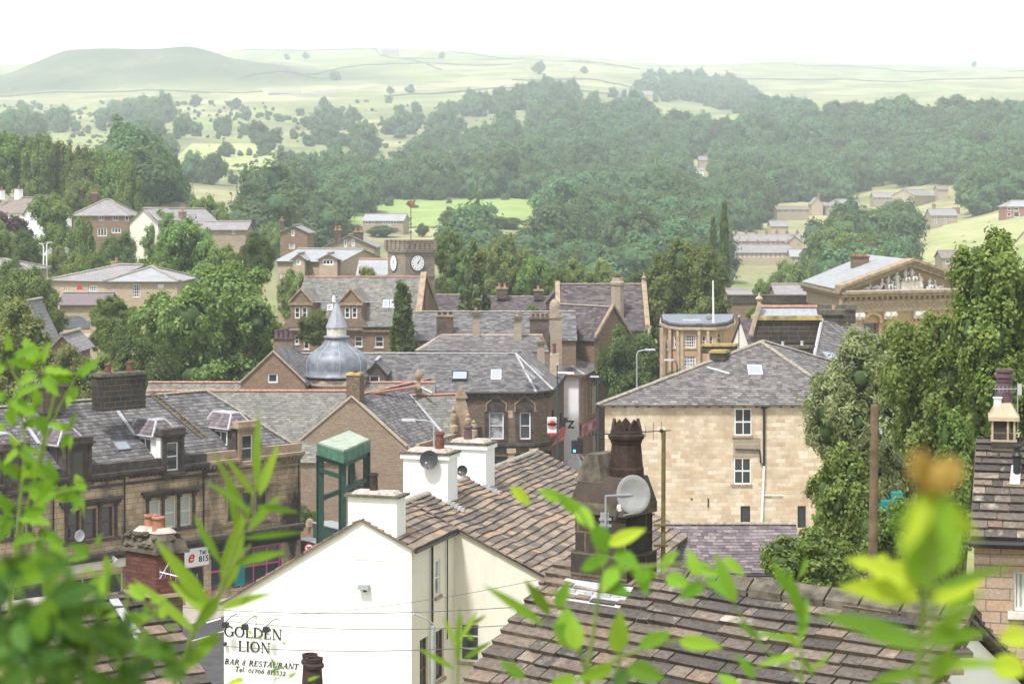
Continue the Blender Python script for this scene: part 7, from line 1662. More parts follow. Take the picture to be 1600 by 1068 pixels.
tw=lambda a_,b_,n,y0,y1:[(a_+(b_-a_)*(i+.25)/n,a_+(b_-a_)*(i+.6)/n,y0,y1)for i in range(n)]
far('terrace_row','upper stone terrace row with chimneys in the valley beyond the poplars',1140,1252,505,11,376,366,wall='buff_stone',roof='far_slate',wins=tw(1140,1232,12,378,382),wd=dict(fw=.2),chim=[(x,x+4,361,368,2)for x in range(1148,1246,16)])
far('terrace_row','lower stone terrace row with chimneys in front of the upper row',1142,1236,470,11,394,382,wall='buff_stone',roof='far_slate',wins=tw(1146,1234,12,397,402),wd=dict(fw=.18),chim=[(x,x+4,377,384,2)for x in range(1150,1232,16)])
far('gabled_house','tall end house of the valley terrace facing right',1230,1254,478,9,378,368,kind='y',wall='buff_stone')
far('stone_house','pale roofed house right of the valley terraces',1236,1263,440,8,400,389,wall='buff_stone',roof='pale_slate',wins=[(1243,1247,404,408)])
far('stone_house','little stone house above the valley terraces among trees',1205,1232,600,9,353,345,wall='buff_stone',roof='far_slate')
far('stone_house','long brown house among trees above the terraces',1214,1264,700,9,327,322,wall='grey_buff_stone',roof='far_brown_slate',wins=tw(1218,1262,4,328,331))
far('villa','pair of grey villas with turret roof among trees right of centre',1292,1324,690,11,321,311,wall='grey_buff_stone',roof='far_slate',hl=5,wins=tw(1294,1322,4,322,326),chim=[(1277,1281,302,312)])
far('villa','right hand villa of the grey pair among trees',1325,1347,690,11,320,313,wall='grey_buff_stone',roof='far_slate',hr=5,wins=tw(1326,1346,3,322,326))
far('gabled_house','small gabled stone house left of the grey villas',1268,1286,640,9,318,308,kind='y',wall='buff_stone')
far('terrace_row','long grey roofed terrace on the slope at right with lit end wall',1366,1428,760,10,308,301,wall='grey_buff_stone',roof='far_slate',wins=tw(1368,1426,9,309,312))
far('terrace_row','brown stone terrace stepping up the slope to the wood at right',1428,1462,760,10,305,296,D1=775,wall='buff_stone',roof='far_slate')
far('farmhouse','long roofed farmhouse deep in the wood right of centre',1466,1482,820,9,296,290,wall='buff_stone',roof='far_brown_slate')
far('stone_house','tall three storey stone house alone on the right slope',1455,1496,600,10,336,326,wall='grey_buff_stone',roof='far_slate',wins=[(1460,1464,338,342),(1475,1479,338,342),(1484,1488,338,342),(1460,1464,345,349),(1475,1479,345,349)],chim=[(1457,1462,319,328,2),(1488,1500,324,334,2)])
far('red_brick_house','red brick house with white bay at the right edge above the hayfield',1571,1606,560,9,322,313,wall='red_house_brick',roof='pale_slate',hl=3,wins=[(1574,1580,324,329),(1584,1592,324,329),(1574,1580,332,338),(1584,1593,331,339)])
far('stone_house','house with red brown roof below the hayfield at right',1472,1500,420,8,402,391,wall='grey_buff_stone',roof='far_brown_slate',wins=[(1477,1484,405,412),(1491,1496,404,411)])
far('cottage','white cottage gleaming in the wood right of centre',1086,1100,900,8,266,262,wall='white_render',roof='far_slate')
far('cottage','stone cottage just above the white one in the wood',1092,1106,930,8,250,245,wall='buff_stone',roof='far_slate')
far('slate_roofed_house','grey roofs glimpsed beyond the railway wall left part',1142,1175,262,9,462,452,wall='grey_buff_stone',roof='far_slate')
far('slate_roofed_house','grey roofs glimpsed beyond the railway wall next to town hall',1215,1270,262,9,462,444,wall='grey_buff_stone',roof='far_slate')
far('slate_roofed_house','small pale roof beyond the shrubs left of the school tree',1500,1530,350,9,440,425,wall='grey_buff_stone',roof='pale_slate')

def sheet(name,pts,z,mat,uvn=None):
 m=MB().mat(mat);m.quad(*[(x,y,z)for x,y in pts]);me=m.mesh(name);o=bpy.data.objects.new(name,me);COL.objects.link(o);o['kind']='structure';return o
sheet('town_ground',[(-60,88),(22,88),(22,200),(-60,200)],.02,'pavement')
sheet('road',[(-36,92),(-10,92),(6.5,150),(0,150),(-14,122)],.05,'asphalt')
sheet('road',[(.5,140),(7.2,140),(13,215),(7.2,215)],.055,'asphalt')
m=MB().mat('pavement');q=[XY(880,182)+Vector((.1,-18)),XY(931,206)+Vector((2.4,4)),XY(931,206)+Vector((.1,4)),XY(866,182)]
m.box8([(p.x,p.y,.0)for p in q],[(p.x,p.y,.15)for p in q]);o=bpy.data.objects.new('pavement',m.mesh('pavement'));COL.objects.link(o);o['kind']='structure'
m=MB().mat('white_paint')
for k in range(7):m.quad((-24+k*1.2+.0,100+k*2.2,.06),(-23.85+k*1.2,100+k*2.2,.06),(-23.0+k*1.2,101.4+k*2.2,.06),(-23.15+k*1.2,101.4+k*2.2,.06))
m.quad(*[(*XY(x,D),.062)for x,D in((322,116.2),(345,117.4),(345,117.0),(322,115.8))])
o=bpy.data.objects.new('road_marking',m.mesh('road_marking'));COL.objects.link(o);o['kind']='structure'
c=W(890,775,168);cz=.06;car=Thing('parked_car','small red hatchback seen from behind at the bottom of the street','car',(c.x,c.y,cz))
X0,Y0=c.x,c.y
def cxy(x,y,z):
 th_=math.radians(-6);return Vector((X0+x*math.cos(th_)-y*math.sin(th_),Y0+x*math.sin(th_)+y*math.cos(th_),cz+z))
secs=[(-.0,.35,.62,.80),(.05,.30,.95,.84),(.25,.26,1.02,.86),(1.2,.24,.98,.87),(2.9,.24,.92,.86),(3.6,.26,.80,.80),(3.8,.35,.62,.72)]
vs_=[];fs_=[]
for y,zb,zt,hw in secs:vs_+=[cxy(-hw,y,zb),cxy(-hw*1.0,y,(zb+zt)/2),cxy(-hw*.93,y,zt),cxy(hw*.93,y,zt),cxy(hw,y,(zb+zt)/2),cxy(hw,y,zb)]
for i in range(len(secs)-1):
 for k in range(6):fs_.append((i*6+k,i*6+(k+1)%6,(i+1)*6+(k+1)%6,(i+1)*6+k))
fs_+=[tuple(range(6)),tuple(range((len(secs)-1)*6+5,(len(secs)-1)*6-1,-1))]
m=MB().mat('red_paint');m.add(vs_,fs_)
cab=[(.12,.98,1.0,.80,.80),(.42,.98,1.44,.80,.64),(1.9,.98,1.47,.80,.66),(2.75,.95,.97,.80,.78)]
cv=[];
for y,zb,zt,h0,h1 in cab:cv+=[cxy(-h0,y,zb),cxy(-h1,y,zt),cxy(h1,y,zt),cxy(h0,y,zb)]
m.add(cv,[(i*4+k,i*4+k+1,(i+1)*4+k+1,(i+1)*4+k)for i in range(3)for k in range(3)]);car.part('body',m)
m=MB().mat('skylight_glass');m.quad(cxy(-.62,.18,1.05),cxy(.62,.18,1.05),cxy(.52,.36,1.36),cxy(-.52,.36,1.36));car.part('rear_window',m)
m=MB().mat('yellow_plate');m.quad(cxy(-.26,-.04,.55),cxy(.26,-.04,.55),cxy(.26,-.04,.66),cxy(-.26,-.04,.66));car.part('number_plate',m)
for sx in(-1,1):
 m=MB().mat('sign_red');m.add([cxy(sx*.80,.0,.72),cxy(sx*.62,-.01,.72),cxy(sx*.66,.05,1.0),cxy(sx*.80,.06,1.0),cxy(sx*.86,.2,.72),cxy(sx*.84,.2,1.0)],[(0,1,2,3),(0,3,5,4)]);car.part('tail_light',m)
 for y in(.65,3.1):
  m=MB().mat('rubber');m.tube([cxy(sx*.68,y,.30),cxy(sx*.87,y,.30)],.30,14);w_=car.part('wheel',m);m=MB().mat('galvanised');m.tube([cxy(sx*.86,y,.30),cxy(sx*.885,y,.30)],.18,10);car.part('rim',m,parent=w_)
van=copy_thing(car.o,(*XY(897,175),.06),math.radians(4),(1,1,1.25),'pale grey car ahead of the red one beyond the signals');van['category']='car'
for ch in van.children:
 if ch.name.startswith('body'):ch.data=ch.data.copy();ch.data.materials[0]=M_['plastic_grey']
def lamp(label,px,yt,D,arm,mat='galvanised',r=.08,zb=None,head='plastic_grey',arm_drop=0):
 b=XY(px,D);zt=ZZ(yt,D);t_=Thing('street_lamp',label,'street lamp',(b.x,b.y,0));m=MB().mat(mat);e=b.x+arm*D/F
 s=1 if arm>0 else-1
 m.tube([(b.x,b.y,0 if zb is None else zb),(b.x,b.y,zt-.35),(b.x+s*.12,b.y,zt-.08),(b.x+s*.4,b.y,zt),(e-s*.5,b.y,zt+.05)],[r,r*.7,r*.6,r*.5,r*.45],8);t_.part('pole',m)
 m=MB().mat(head);m.box8([(e-s*.55,b.y-.12,zt-.02),(e+s*.25,b.y-.08,zt-.0),(e+s*.25,b.y+.08,zt-.0),(e-s*.55,b.y+.12,zt-.02)],[(e-s*.5,b.y-.1,zt+.12),(e+s*.2,b.y-.05,zt+.12),(e+s*.2,b.y+.05,zt+.12),(e-s*.5,b.y+.1,zt+.12)]);t_.part('lamp_head',m);return t_
lamp('grey street lamp rising above the left hip of the warm stone house',995,547,150,24)
lamp('grey street lamp whose arm reaches left over the workshop roof',678,657,110,-44)
lamp('teal street lamp at the arched building',934,589,170,-8,'teal_post_paint')
lamp('white street lamp arm by the curved bank',1058,563,158,-16,'teal_post_paint')
lamp('left of two white lamp posts above trees at far left',68,381,262,-5,'white_paint',r=.12,zb=8);lamp('right of two white lamp posts above trees at far left',73,379,264,6,'white_paint',r=.12,zb=8)
for px,y0,D,lab in((871,570,150,'tall teal post before the red shop fascia'),(1155,495,163,'teal post between the rounded bank and the small pale gable')):
 m=MB().mat('teal_post_paint');b=XY(px,D);m.tube([(b.x,b.y,0),(b.x,b.y,ZZ(y0,D))],[.09,.06],10);m.mat('plastic_grey');m.tube([(b.x,b.y,ZZ(y0,D)),(b.x,b.y,ZZ(y0,D)+.15)],.1,8);solo('lamp_post',lab,'lamp post',m,(b.x,b.y,0))
m=MB().mat('white_paint');q0=W(872,582,149.8);m.tube([q0,W(893,583,149)],.07,6);m.box8([W(884,584,149.1),W(897,584,148.9),W(897,584,149.3),W(884,584,149.4)],[W(884,580.5,149.1),W(897,581,148.9),W(897,581,149.3),W(884,580.5,149.4)])
solo('street_lamp','white lamp arm reaching right from the tall teal post','lamp',m,q0)
for px,py,D,lab,dx in((897,688,160,'left traffic signal showing green on a grey bent pole',11),(906,683,163,'right traffic signal seen from behind on a bent pole',10)):
 t_=Thing('traffic_light',lab,'traffic light',(*XY(px+dx,D),0));a_=W(px,708,D);b=XY(px+dx,D);m=MB().mat('galvanised');m.tube([(b.x,b.y,0),(b.x,b.y,ZZ(725,D)),(b.x-.15,b.y,ZZ(717,D)),W(px+1,710,D),W(px+1,706,D)],.06,8);t_.part('pole',m)
 m=MB().mat('plastic_black');m.box(a_.x-.22,a_.x+.26,a_.y-.15,a_.y+.1,a_.z,ZZ(py,D));
 for k in range(3):zc=a_.z+.25+k*.36;m.fbox(Frame((a_.x-.15,a_.y),e=(1,0)),0,.34,-.3,-.15,zc+.12,zc+.15)
 t_.part('signal_head',m)
 if dx==11:
  m=MB().mat('lamp_green');disc(m,Vector((a_.x+.02,a_.y-.165,a_.z+.22)),.11);t_.part('green_lens',m)
m=MB().mat('galvanised');b=W(899,752,172);m.box(b.x-.4,b.x+.4,b.y-.2,b.y+.2,0,1.6);solo('control_cabinet','grey metal control cabinet behind the traffic signals','cabinet',m,b)
def sign_post(lab,px,D,yb):
 t_=Thing('road_sign',lab,'road sign',(*XY(px,D),0));b=XY(px,D);m=MB().mat('galvanised');m.tube([(b.x,b.y,0),(b.x,b.y,ZZ(yb,D))],.05,6);t_.part('post',m);return t_
t_=sign_post('white backed sign pair with red ring and red triangle by the green corner door',808,158,716)
for yc,kind_ in((725,'o'),(741,'t')):
 c=W(808,yc,157.8);m=MB().mat('white_paint');m.box(c.x-.42,c.x+.42,c.y,c.y+.05,c.z-.42,c.z+.42)
 if kind_=='o':
  m.mat('sign_red');disc(m,c-Vector((0,.03,0)),.38);m.mat('white_paint');disc(m,c-Vector((0,.045,0)),.29);m.mat('sign_black');m.tube([c+Vector((-.08,-.06,-.15)),c+Vector((-.08,-.06,.05)),c+Vector((.12,-.06,.08))],.035,5);m.mat('sign_red');m.tube([c+Vector((-.2,-.07,.2)),c+Vector((.2,-.07,-.2))],.03,5)
 else:
  m.mat('sign_red');m.add([c+Vector((-.42,-.03,-.32)),c+Vector((.42,-.03,-.32)),c+Vector((0,-.03,.42))],[(0,1,2)]);m.mat('white_paint');m.add([c+Vector((-.27,-.05,-.23)),c+Vector((.27,-.05,-.23)),c+Vector((0,-.05,.25))],[(0,1,2)]);m.mat('sign_black');m.box(c.x-.04,c.x+.04,c.y-.07,c.y-.055,c.z-.17,c.z+.1)
 t_.part('sign_plate',m)
t_=sign_post('green direction sign at the top of the street',940,205,668);a_,b_=W(934.5,691,205),W(947,665.5,205);m=MB().mat('sign_green');m.box(a_.x,b_.x,a_.y-.08,a_.y-.04,a_.z,b_.z);m.mat('sign_blue');m.box(a_.x,b_.x,a_.y-.1,a_.y-.08,b_.z-.45,b_.z);m.mat('white_paint')
for zz_ in(.35,.75,1.15):m.box(a_.x+.1,b_.x-.1,a_.y-.11,a_.y-.09,a_.z+zz_,a_.z+zz_+.07)
t_.part('sign_plate',m)
t_=sign_post('white pictogram sign beside the teal lamp at the arched building',925,195,674);a_,b_=W(921,687,195),W(930,674,195);m=MB().mat('white_paint');m.box(a_.x,b_.x,a_.y-.08,a_.y-.04,a_.z,b_.z);m.mat('magenta_paint');m.box(a_.x+.15,b_.x-.15,a_.y-.1,a_.y-.08,a_.z+.15,a_.z+.45);t_.part('sign_plate',m)
t_=Thing('flower_basket','hanging basket of pink and white flowers on the corner shop','flower basket',W(868,727,160));c=W(868,727,160)
me,_,_=crown_mesh('foliage',5,.75,.6,.4,0,lobes=6,leaves=260,size=.16,mat='leaf_dark',core=.7);o=bpy.data.objects.new('foliage',me);COL.objects.link(o);o.parent=t_.o
rr=random.Random(4);m=MB()
for k in range(70):a_=rr.random()*6.28;m.mat(['petal_pink','petal_white','sign_red'][k%3]);m.ico((c.x+math.cos(a_)*.7*rr.random()**.5,c.y-.35-rr.random()*.25,c.z+rr.uniform(-.3,.35)),.06,0)
t_.part('flowers',m);m=MB().mat('black_iron');m.tube([c+Vector((0,0,.3)),c+Vector((-.6,1.2,.9))],.03,5);t_.part('bracket',m)
t_=Thing('steel_frame','tall green steel frame with flat pale topped canopy before the gabled workshop','gantry',W(540,840,122))
k=1;P_=[W(500,830,122),W(534,830,118.5),W(575,830,122.5),W(549,830,126)]
P_=[XY(500,122),XY(535,118.5),XY(573,123.5),XY(549,127.5)];zt=ZZ(712,121)
m=MB().mat('steel_green_paint')
for p in P_:m.box(p.x-.22,p.x+.22,p.y-.06,p.y+.06,0,zt);m.box(p.x-.22,p.x-.16,p.y-.2,p.y+.2,0,zt);m.box(p.x+.16,p.x+.22,p.y-.2,p.y+.2,0,zt)
t_.part('posts',m);m=MB().mat('steel_green_paint')
def beam(a_,b_,z0,z1,w_=.08):n=(b_-a_).normalized();n=Vector((-n.y,n.x))*w_;m.box8([(a_.x-n.x,a_.y-n.y,z0),(b_.x-n.x,b_.y-n.y,z0),(b_.x+n.x,b_.y+n.y,z0),(a_.x+n.x,a_.y+n.y,z0)],[(a_.x-n.x,a_.y-n.y,z1),(b_.x-n.x,b_.y-n.y,z1),(b_.x+n.x,b_.y+n.y,z1),(a_.x+n.x,a_.y+n.y,z1)])
for i in range(4):beam(P_[i],P_[(i+1)%4],zt-.35,zt)
beam(P_[0],P_[1],zt-1.1,zt-.85);beam(P_[1],P_[2],zt-1.9,zt-1.6);beam(P_[3],P_[2],zt-2.6,zt-2.3);beam(P_[0],P_[3],zt-2.9,zt-2.6);t_.part('beams',m)
m=MB().mat('weathered_green_paint');C_=[XY(495,121.5),XY(537,117.3),XY(579,123.3),XY(546,128.5)];m.box8([(p.x,p.y,zt)for p in C_],[(p.x,p.y,ZZ(698,120))for p in C_]);cz_=sum(C_,Vector((0,0)))/4
m.mat('chalky_roofing');CI=[p+(cz_-p)*.05 for p in C_];m.box8([(p.x,p.y,ZZ(698,120))for p in CI],[(p.x,p.y,ZZ(698,120)+.1)for p in CI]);t_.part('canopy',m)
m=MB().mat('steel_green_paint');a_,b_=XY(489,136),XY(532,133);f_=Frame(a_,b_);m.fbox(f_,0,f_.L,0,1.4,0,ZZ(824,134));m.mat('black_iron');u=f_.u(496);m.fbox(f_,u,u+.5,-.03,0,ZZ(847,135),ZZ(835,135));m.mat('galvanised');m.fbox(f_,-.05,f_.L+.05,-.05,1.45,ZZ(824,134),ZZ(824,134)+.06)
solo('equipment_cabinet','taller dark green cabinet beside the green steel frame','cabinet',m,W(510,850,135))
m=MB().mat('steel_green_paint');f_=Frame(XY(463,130),XY(500,128));m.fbox(f_,0,f_.L,0,1,0,ZZ(846,129));m.mat('galvanised');m.fbox(f_,-.05,f_.L+.05,-.05,1.05,ZZ(846,129),ZZ(846,129)+.05);solo('equipment_cabinet','lower green cabinet behind the speed limit sign','cabinet',m,W(480,860,129))
t_=sign_post('round twenty speed limit sign in front of the lower green cabinet',483,127,850);c=W(483,856,126.8);m=MB().mat('sign_red');disc(m,c,.30);m.mat('white_paint');disc(m,c-Vector((0,.012,0)),.225);t_.part('sign_plate',m);btext('20','numerals',c+Vector((-.17,-.03,-.11)),(1,0,0),(0,0,1),.33,'sign_black',t_,bold=.012)
m=MB().mat('dark_brown_stone');f_=Frame(XY(448,146),XY(500,141));m.fbox(f_,0,f_.L,0,.5,0,ZZ(822,143));m.mat('stone_trim');m.lathe(W(484,822,142.5),[(.28,0),(.28,.35),(.2,.5),(.05,.58)],8);solo('garden_wall','low stone wall with a rounded pier cap below the white flowering shrub','wall',m,W(470,830,144))
def person(label,px,D,h=1.7,top='blue_cloth',extra=None,turn=0,stride=.18):
 b=XY(px,D);t_=Thing('person',label,'person',(b.x,b.y,.15));z=.15
 bm_v=[(0,0,.95),(0,0,1.15),(0,0,1.38),(0,0,1.48),(0,0,1.56),(0,0,1.66),(-.17,0,1.38),(-.24,.05,1.12),(-.22,-.12,.9),(-.21,-.16,.82),(.17,0,1.38),(.24,-.02,1.12),(.23,.1,.9),(.22,.12,.82),(-.09,0,.88),(-.10,-stride,.48),(-.10,-stride*.9,.08),(-.1,-stride-.14,.03),(.09,0,.88),(.10,stride*.6,.48),(.10,stride*1.6,.09),(.1,stride*1.4-.1,.03)]
 ed=[(0,1),(1,2),(2,3),(3,4),(4,5),(2,6),(6,7),(7,8),(8,9),(2,10),(10,11),(11,12),(12,13),(0,14),(14,15),(15,16),(16,17),(0,18),(18,19),(19,20),(20,21)]
 rad=[.15,.13,.14,.055,.085,.095,.06,.045,.035,.04,.06,.045,.035,.04,.09,.06,.045,.04,.09,.06,.045,.04]
 me=bpy.data.meshes.new('body');k=h/1.75;me.from_pydata([(x*k,y*k,zz*k)for x,y,zz in bm_v],ed,[]);o=bpy.data.objects.new('body',me);COL.objects.link(o);o.parent=t_.o
 sk=o.modifiers.new('skin','SKIN');sv=me.skin_vertices[0]if me.skin_vertices else None
 if sv is None:
  bpy.context.view_layer.objects.active=o
 for i,r in enumerate(rad):me.skin_vertices[0].data[i].radius=(r*k,r*k*.8)
 me.skin_vertices[0].data[0].use_root=True
 su_=o.modifiers.new('sub','SUBSURF');su_.levels=1;su_.render_levels=1;me.materials.append(M_['skin']);me.materials.append(M_[top]);me.materials.append(M_['dark_cloth'])
 dg=bpy.context.evaluated_depsgraph_get();nm=bpy.data.meshes.new_from_object(o.evaluated_get(dg));o.modifiers.clear();o.data=nm
 nm.materials.clear()
 for q in('skin',top,'dark_cloth'):nm.materials.append(M_[q])
 for p in nm.polygons:
  c_=p.center;p.use_smooth=True;p.material_index=1 if(.92*k<c_.z<1.47*k)else(2 if c_.z<.92*k and abs(c_.x)<.17*k or c_.z<.7*k else 0)
 m=MB().mat('hair');m.ico((b.x,b.y+.02,z+1.65*k),.115*k,2,sz=.95);t_.part('hair',m)
 if extra:m=MB().mat(extra);m.box(b.x+.12,b.x+.4,b.y-.15,b.y+.1,z+.7,z+1.1);t_.part('bag',m)
 t_.o.rotation_euler[2]=turn
 return t_
try:
 person('person in blue top carrying a red bag at the top of the street',940.5,178,extra='red_cloth')
except Exception as ex:print('person failed',ex)
t_=Thing('telegraph_pole','weathered wooden telegraph pole standing before the willow tree','telegraph pole',(*XY(1357,62),gz(*XY(1357,62))));a_,b_=W(1356,960,62),W(1367,632,62);a_.z=min(a_.z,2);m=MB().mat('old_wood');m.tube([a_,b_],[.19,.13],12);t_.part('pole',m)
m=MB().mat('black_iron');m.tube([b_+Vector((-.2,-.05,-.9)),b_+Vector((.2,-.05,-.9))],.03,5);m.mat('plastic_grey');m.lathe(b_+Vector((.18,-.05,-.9)),[(.05,0),(.04,.1),(.06,.14)],8);t_.part('insulator',m)
def wire(label,p,q,r=.008,sag=.3,n=14):
 m=MB().mat('cable');m.tube([p.lerp(q,i/n)-Vector((0,0,sag*4*(i/n)*(1-i/n)))for i in range(n+1)],r,4);solo('overhead_wire',label,'wire',m,p)
wire('wire falling from the telegraph pole down to the left',W(1366,655,62),W(1250,770,80),.012);wire('wire falling from the telegraph pole down to the right',W(1367,655,62),W(1430,735,45),.008)
wire('upper thin wire crossing the white pub gable',W(250,945,70),W(905,940,55),.011);wire('middle thin wire crossing the white pub gable',W(345,968,76),W(905,968,52),.011)
wire('lowest thin wire crossing the painted pub lettering',W(200,990,70),W(760,1010,50),.011);wire('slanting thin wire rising over the white pub gable',W(345,962,76),W(840,905,60),.008)
t_=Thing('lamp_post','blue grey lamp column top in front of the pub windows','lamp post',(*XY(677,62),0));m=MB().mat('galvanised');b=XY(677,62);m.tube([(b.x,b.y,0),(b.x,b.y,ZZ(977,62))],.075,10);t_.part('column',m);m=MB().mat('plastic_grey');a_=W(677,974,62);m.tube([a_,W(666,966,61.8),W(646,958,61.5)],.03,6);t_.part('arm',m)
wire('thin cable sagging over the near stone roof',W(1018,905,31),W(955,1062,25),.004,.05)
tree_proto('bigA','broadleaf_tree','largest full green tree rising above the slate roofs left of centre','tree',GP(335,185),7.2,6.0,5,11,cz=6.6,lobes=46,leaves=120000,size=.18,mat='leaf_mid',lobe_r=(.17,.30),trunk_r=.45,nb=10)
fit('bigA',333,398,185,285)
tree_proto('midB','broadleaf_tree','rounded mid green tree right of the school above the rounded bank','tree',GP(1072,212),5.0,5.0,4,12,cz=5.4,lobes=34,leaves=60000,size=.17,mat='leaf_mid',lobe_r=(.20,.34),trunk_r=.35,nb=8)
fit('midB',1076,380,212,158)
tree_proto('smallC','broadleaf_tree','bushy tree standing in the street gap left of the warm stone house','tree',GP(980,160),3.4,3.6,3,13,cz=3.7,lobes=26,leaves=40000,size=.13,mat='leaf_dark',lobe_r=(.24,.38),trunk_r=.25)
fit('smallC',982,507,191,128)
tree_proto('yelD','broadleaf_tree','yellowish green tree in front of the stone gable at the left edge','tree',GP(15,150),4,4.2,3,14,cz=4.4,lobes=30,leaves=40000,size=.145,mat='leaf_yellow',lobe_r=(.2,.34),trunk_r=.25)
fit('yelD',12,478,150,150)
tree_proto('conE','fir_tree','dark conical fir right of the clock tower','tree',GP(740,214),3.2,5.6,3,15,cz=6,lobes=80,leaves=42000,size=.19,mat='leaf_conifer',lobe_r=(.14,.26),shape='cone',trunk_r=.25,nb=4,droop=1.2,elong=2.4)
fit('conE',740,383,214,140,1.7)
tree_proto('popF','poplar_tree','taller of the two slim dark poplars right of the school tree','tree',GP(1131,300),1.5,8,2,16,cz=8.5,lobes=60,leaves=7000,size=.5,mat='leaf_dark',lobe_r=(.13,.24),shape='column',trunk_r=.25,nb=3)
o=PROTO['popF'][0];o.location=GP(1131,300);o.scale=(24*300/F/3,)*2+((ZZ(334,300)-o.location.z)/16.5,)
tree_proto('birG','birch_tree','tallest pale birch at the left edge of the hillside wood','tree',GP(25,400),4.5,8,3,17,cz=8.6,lobes=44,leaves=36000,size=.32,mat='leaf_mid',lobe_r=(.2,.34),trunk_r=.3)
fit('birG',25,205,405,80,1.6)
tree_proto('briH','broadleaf_tree','bright light green tree beside the white cottage gable','tree',GP(84,325),4.2,4.6,3,18,cz=5,lobes=22,leaves=30000,size=.19,mat='leaf_bright',lobe_r=(.22,.36),trunk_r=.25)
fit('briH',84,300,318,78)
T=place
PG='birches of the wood on the left hillside'
for px,yt,D,w_,lab in((60,205,400,60,'birch second from the left edge in the hillside wood'),(95,217,405,62,'birch third from the left edge in the hillside wood'),(125,224,398,60,'birch in the middle of the hillside wood'),(155,230,402,62,'birch right of the middle of the hillside wood'),(185,235,395,66,'rightmost tall birch of the hillside wood'),(-8,198,400,70,'birch cut by the left edge of the photo'),(200,252,385,44,'lower birch at the right end of the hillside wood')):
 T('birG',px,yt,D,w_,lab,group=PG)
for k_,px,yt,D,w_,lab in(('midB',290,345,250,140,'broad dome shaped tree below the pale gable house'),('midB',322,308,360,95,'dark domed tree behind the long low slate house'),('smallC',187,360,290,72,'dark round tree under the semi detached house'),('briH',130,278,372,74,'pale leafy tree behind the semi detached house'),('birG',128,335,300,44,'slim tree in front of the semi detached house'),('smallC',30,358,290,90,'dark tree clump below the white cottage'),('yelD',-5,345,280,70,'yellow tinged tree at the left edge below the cottage'),('midB',45,420,205,120,'tree in front of the low roof corner at left'),('bigA',178,457,195,100,'darker tree directly left of the largest tree'),('yelD',95,548,148,120,'pale leafy bush behind the terrace chimneys'),('smallC',205,505,176,130,'dark bushy tree filling below the left side of the largest tree'),('yelD',60,585,140,110,'pale bush partly behind the leftmost terrace chimney'),('midB',255,330,340,70,'tree between the pale gable house and the stone house above'),('smallC',150,395,255,90,'dark bush right of the two white lamp posts'),('midB',270,430,232,90,'tree rising directly behind the pale slate inn wing'),('briH',425,345,430,50,'light tree above the dark evergreen'),('yelD',150,558,150,90,'smaller pale bush left of the wide terrace chimney'),('smallC',400,362,232,64,'dark evergreen left of the modern stone building'),('midB',240,400,245,100,'tree hiding the base of the pale gable house'),('briH',120,392,262,80,'light bush behind the buff inn roof'),('yelD',90,388,270,50,'golden leaved shrub near the two white lamp posts'),('smallC',20,400,240,70,'low dark bush above the roof corner at left'),('midB',350,385,238,80,'tree between the largest tree and the modern building'),('popF',1115,351,302,18,'shorter of the two slim dark poplars'),('popF',629,462,188,62,'ivy clad columnar tree before the slate range'),('bigA',492,480,186,62,'tree covering the lower wall under the stone dormers'),('midB',702,362,262,60,'tall tree directly right of the clock tower'),('midB',718,395,262,70,'tree behind the clock tower on its right'),('yelD',790,372,262,84,'tall yellow green tree behind the fir'),('briH',830,398,258,60,'light green tree between fir and school roof'),('yelD',888,408,262,66,'yellowish tree above the school roof on the left'),('yelD',937,410,265,66,'yellowish tree above the school chimney'),('midB',870,420,255,60,'low tree hugging the school roof ridge'),('smallC',1000,420,262,60,'dark tree left of the rounded school tree'),('birG',758,380,270,36,'slim pale tree behind the top of the fir'),('yelD',460,425,232,60,'yellow green bush below the modern stone windows'),('yelD',570,422,228,74,'yellow green bush over the red ridge left of the tower'),('smallC',690,430,235,50,'dark shrub at the right foot of the clock tower'),('smallC',475,790,146,60,'shrub with pale flowers beside the green frame'),('smallC',1275,480,240,40,'ivy clump on the railway wall left of town hall'),('briH',1178,478,225,32,'green ivy bush at the railway wall by the lichened stack'),('briH',829,475,215,26,'small bright shrub on the dark slate roof'),('midB',1190,438,300,60,'round tree beyond the railway wall'),('smallC',1055,575,165,44,'bright bush at the foot of the rounded bank'),('midB',1310,355,470,118,'large dark round tree in the valley right of the terraces'),('midB',1355,385,440,90,'tree right of the large dark round valley tree'),('briH',1225,405,400,80,'lighter tree at the right end of the valley terraces'),('midB',1290,425,370,90,'tree below the large dark round valley tree'),('smallC',1524,384,440,60,'dark blue green tree beside the house with red brown roof'),('midB',700,328,640,36,'round tree standing alone on the bright green meadow'),('midB',750,332,650,60,'left tree of the meadow hedge group'),('smallC',790,338,640,60,'right tree of the meadow hedge group'),('midB',730,348,615,40,'lower tree at the foot of the meadow'),('smallC',598,351,600,54,'bushy hedge directly below the grey white meadow house'),('midB',540,350,560,60,'rounded tree left of the grey white meadow house'),('smallC',660,348,600,22,'little bush beside the grey white meadow house')):
 c_=T(k_,px,yt,D,w_,lab)
c_=copy_thing(PROTO['smallC'][0],(*XY(851,162),0),1,(.16,.16,.15),'small green planter bush at the foot of the corner shop');c_.name='shrub';c_['category']='shrub';lift(c_,0,1)
def ground_shrub(k_,px,D,w_,hgt,lab):
 o_,H,rx=PROTO[k_];g=GP(px,D);c_=copy_thing(o_,g,RNG.random()*6.28,(w_*D/F/(2*rx),)*2+(hgt/H,),lab);c_.name='shrub';c_['category']='shrub';return c_
m_,H,rx=PROTO['briH']
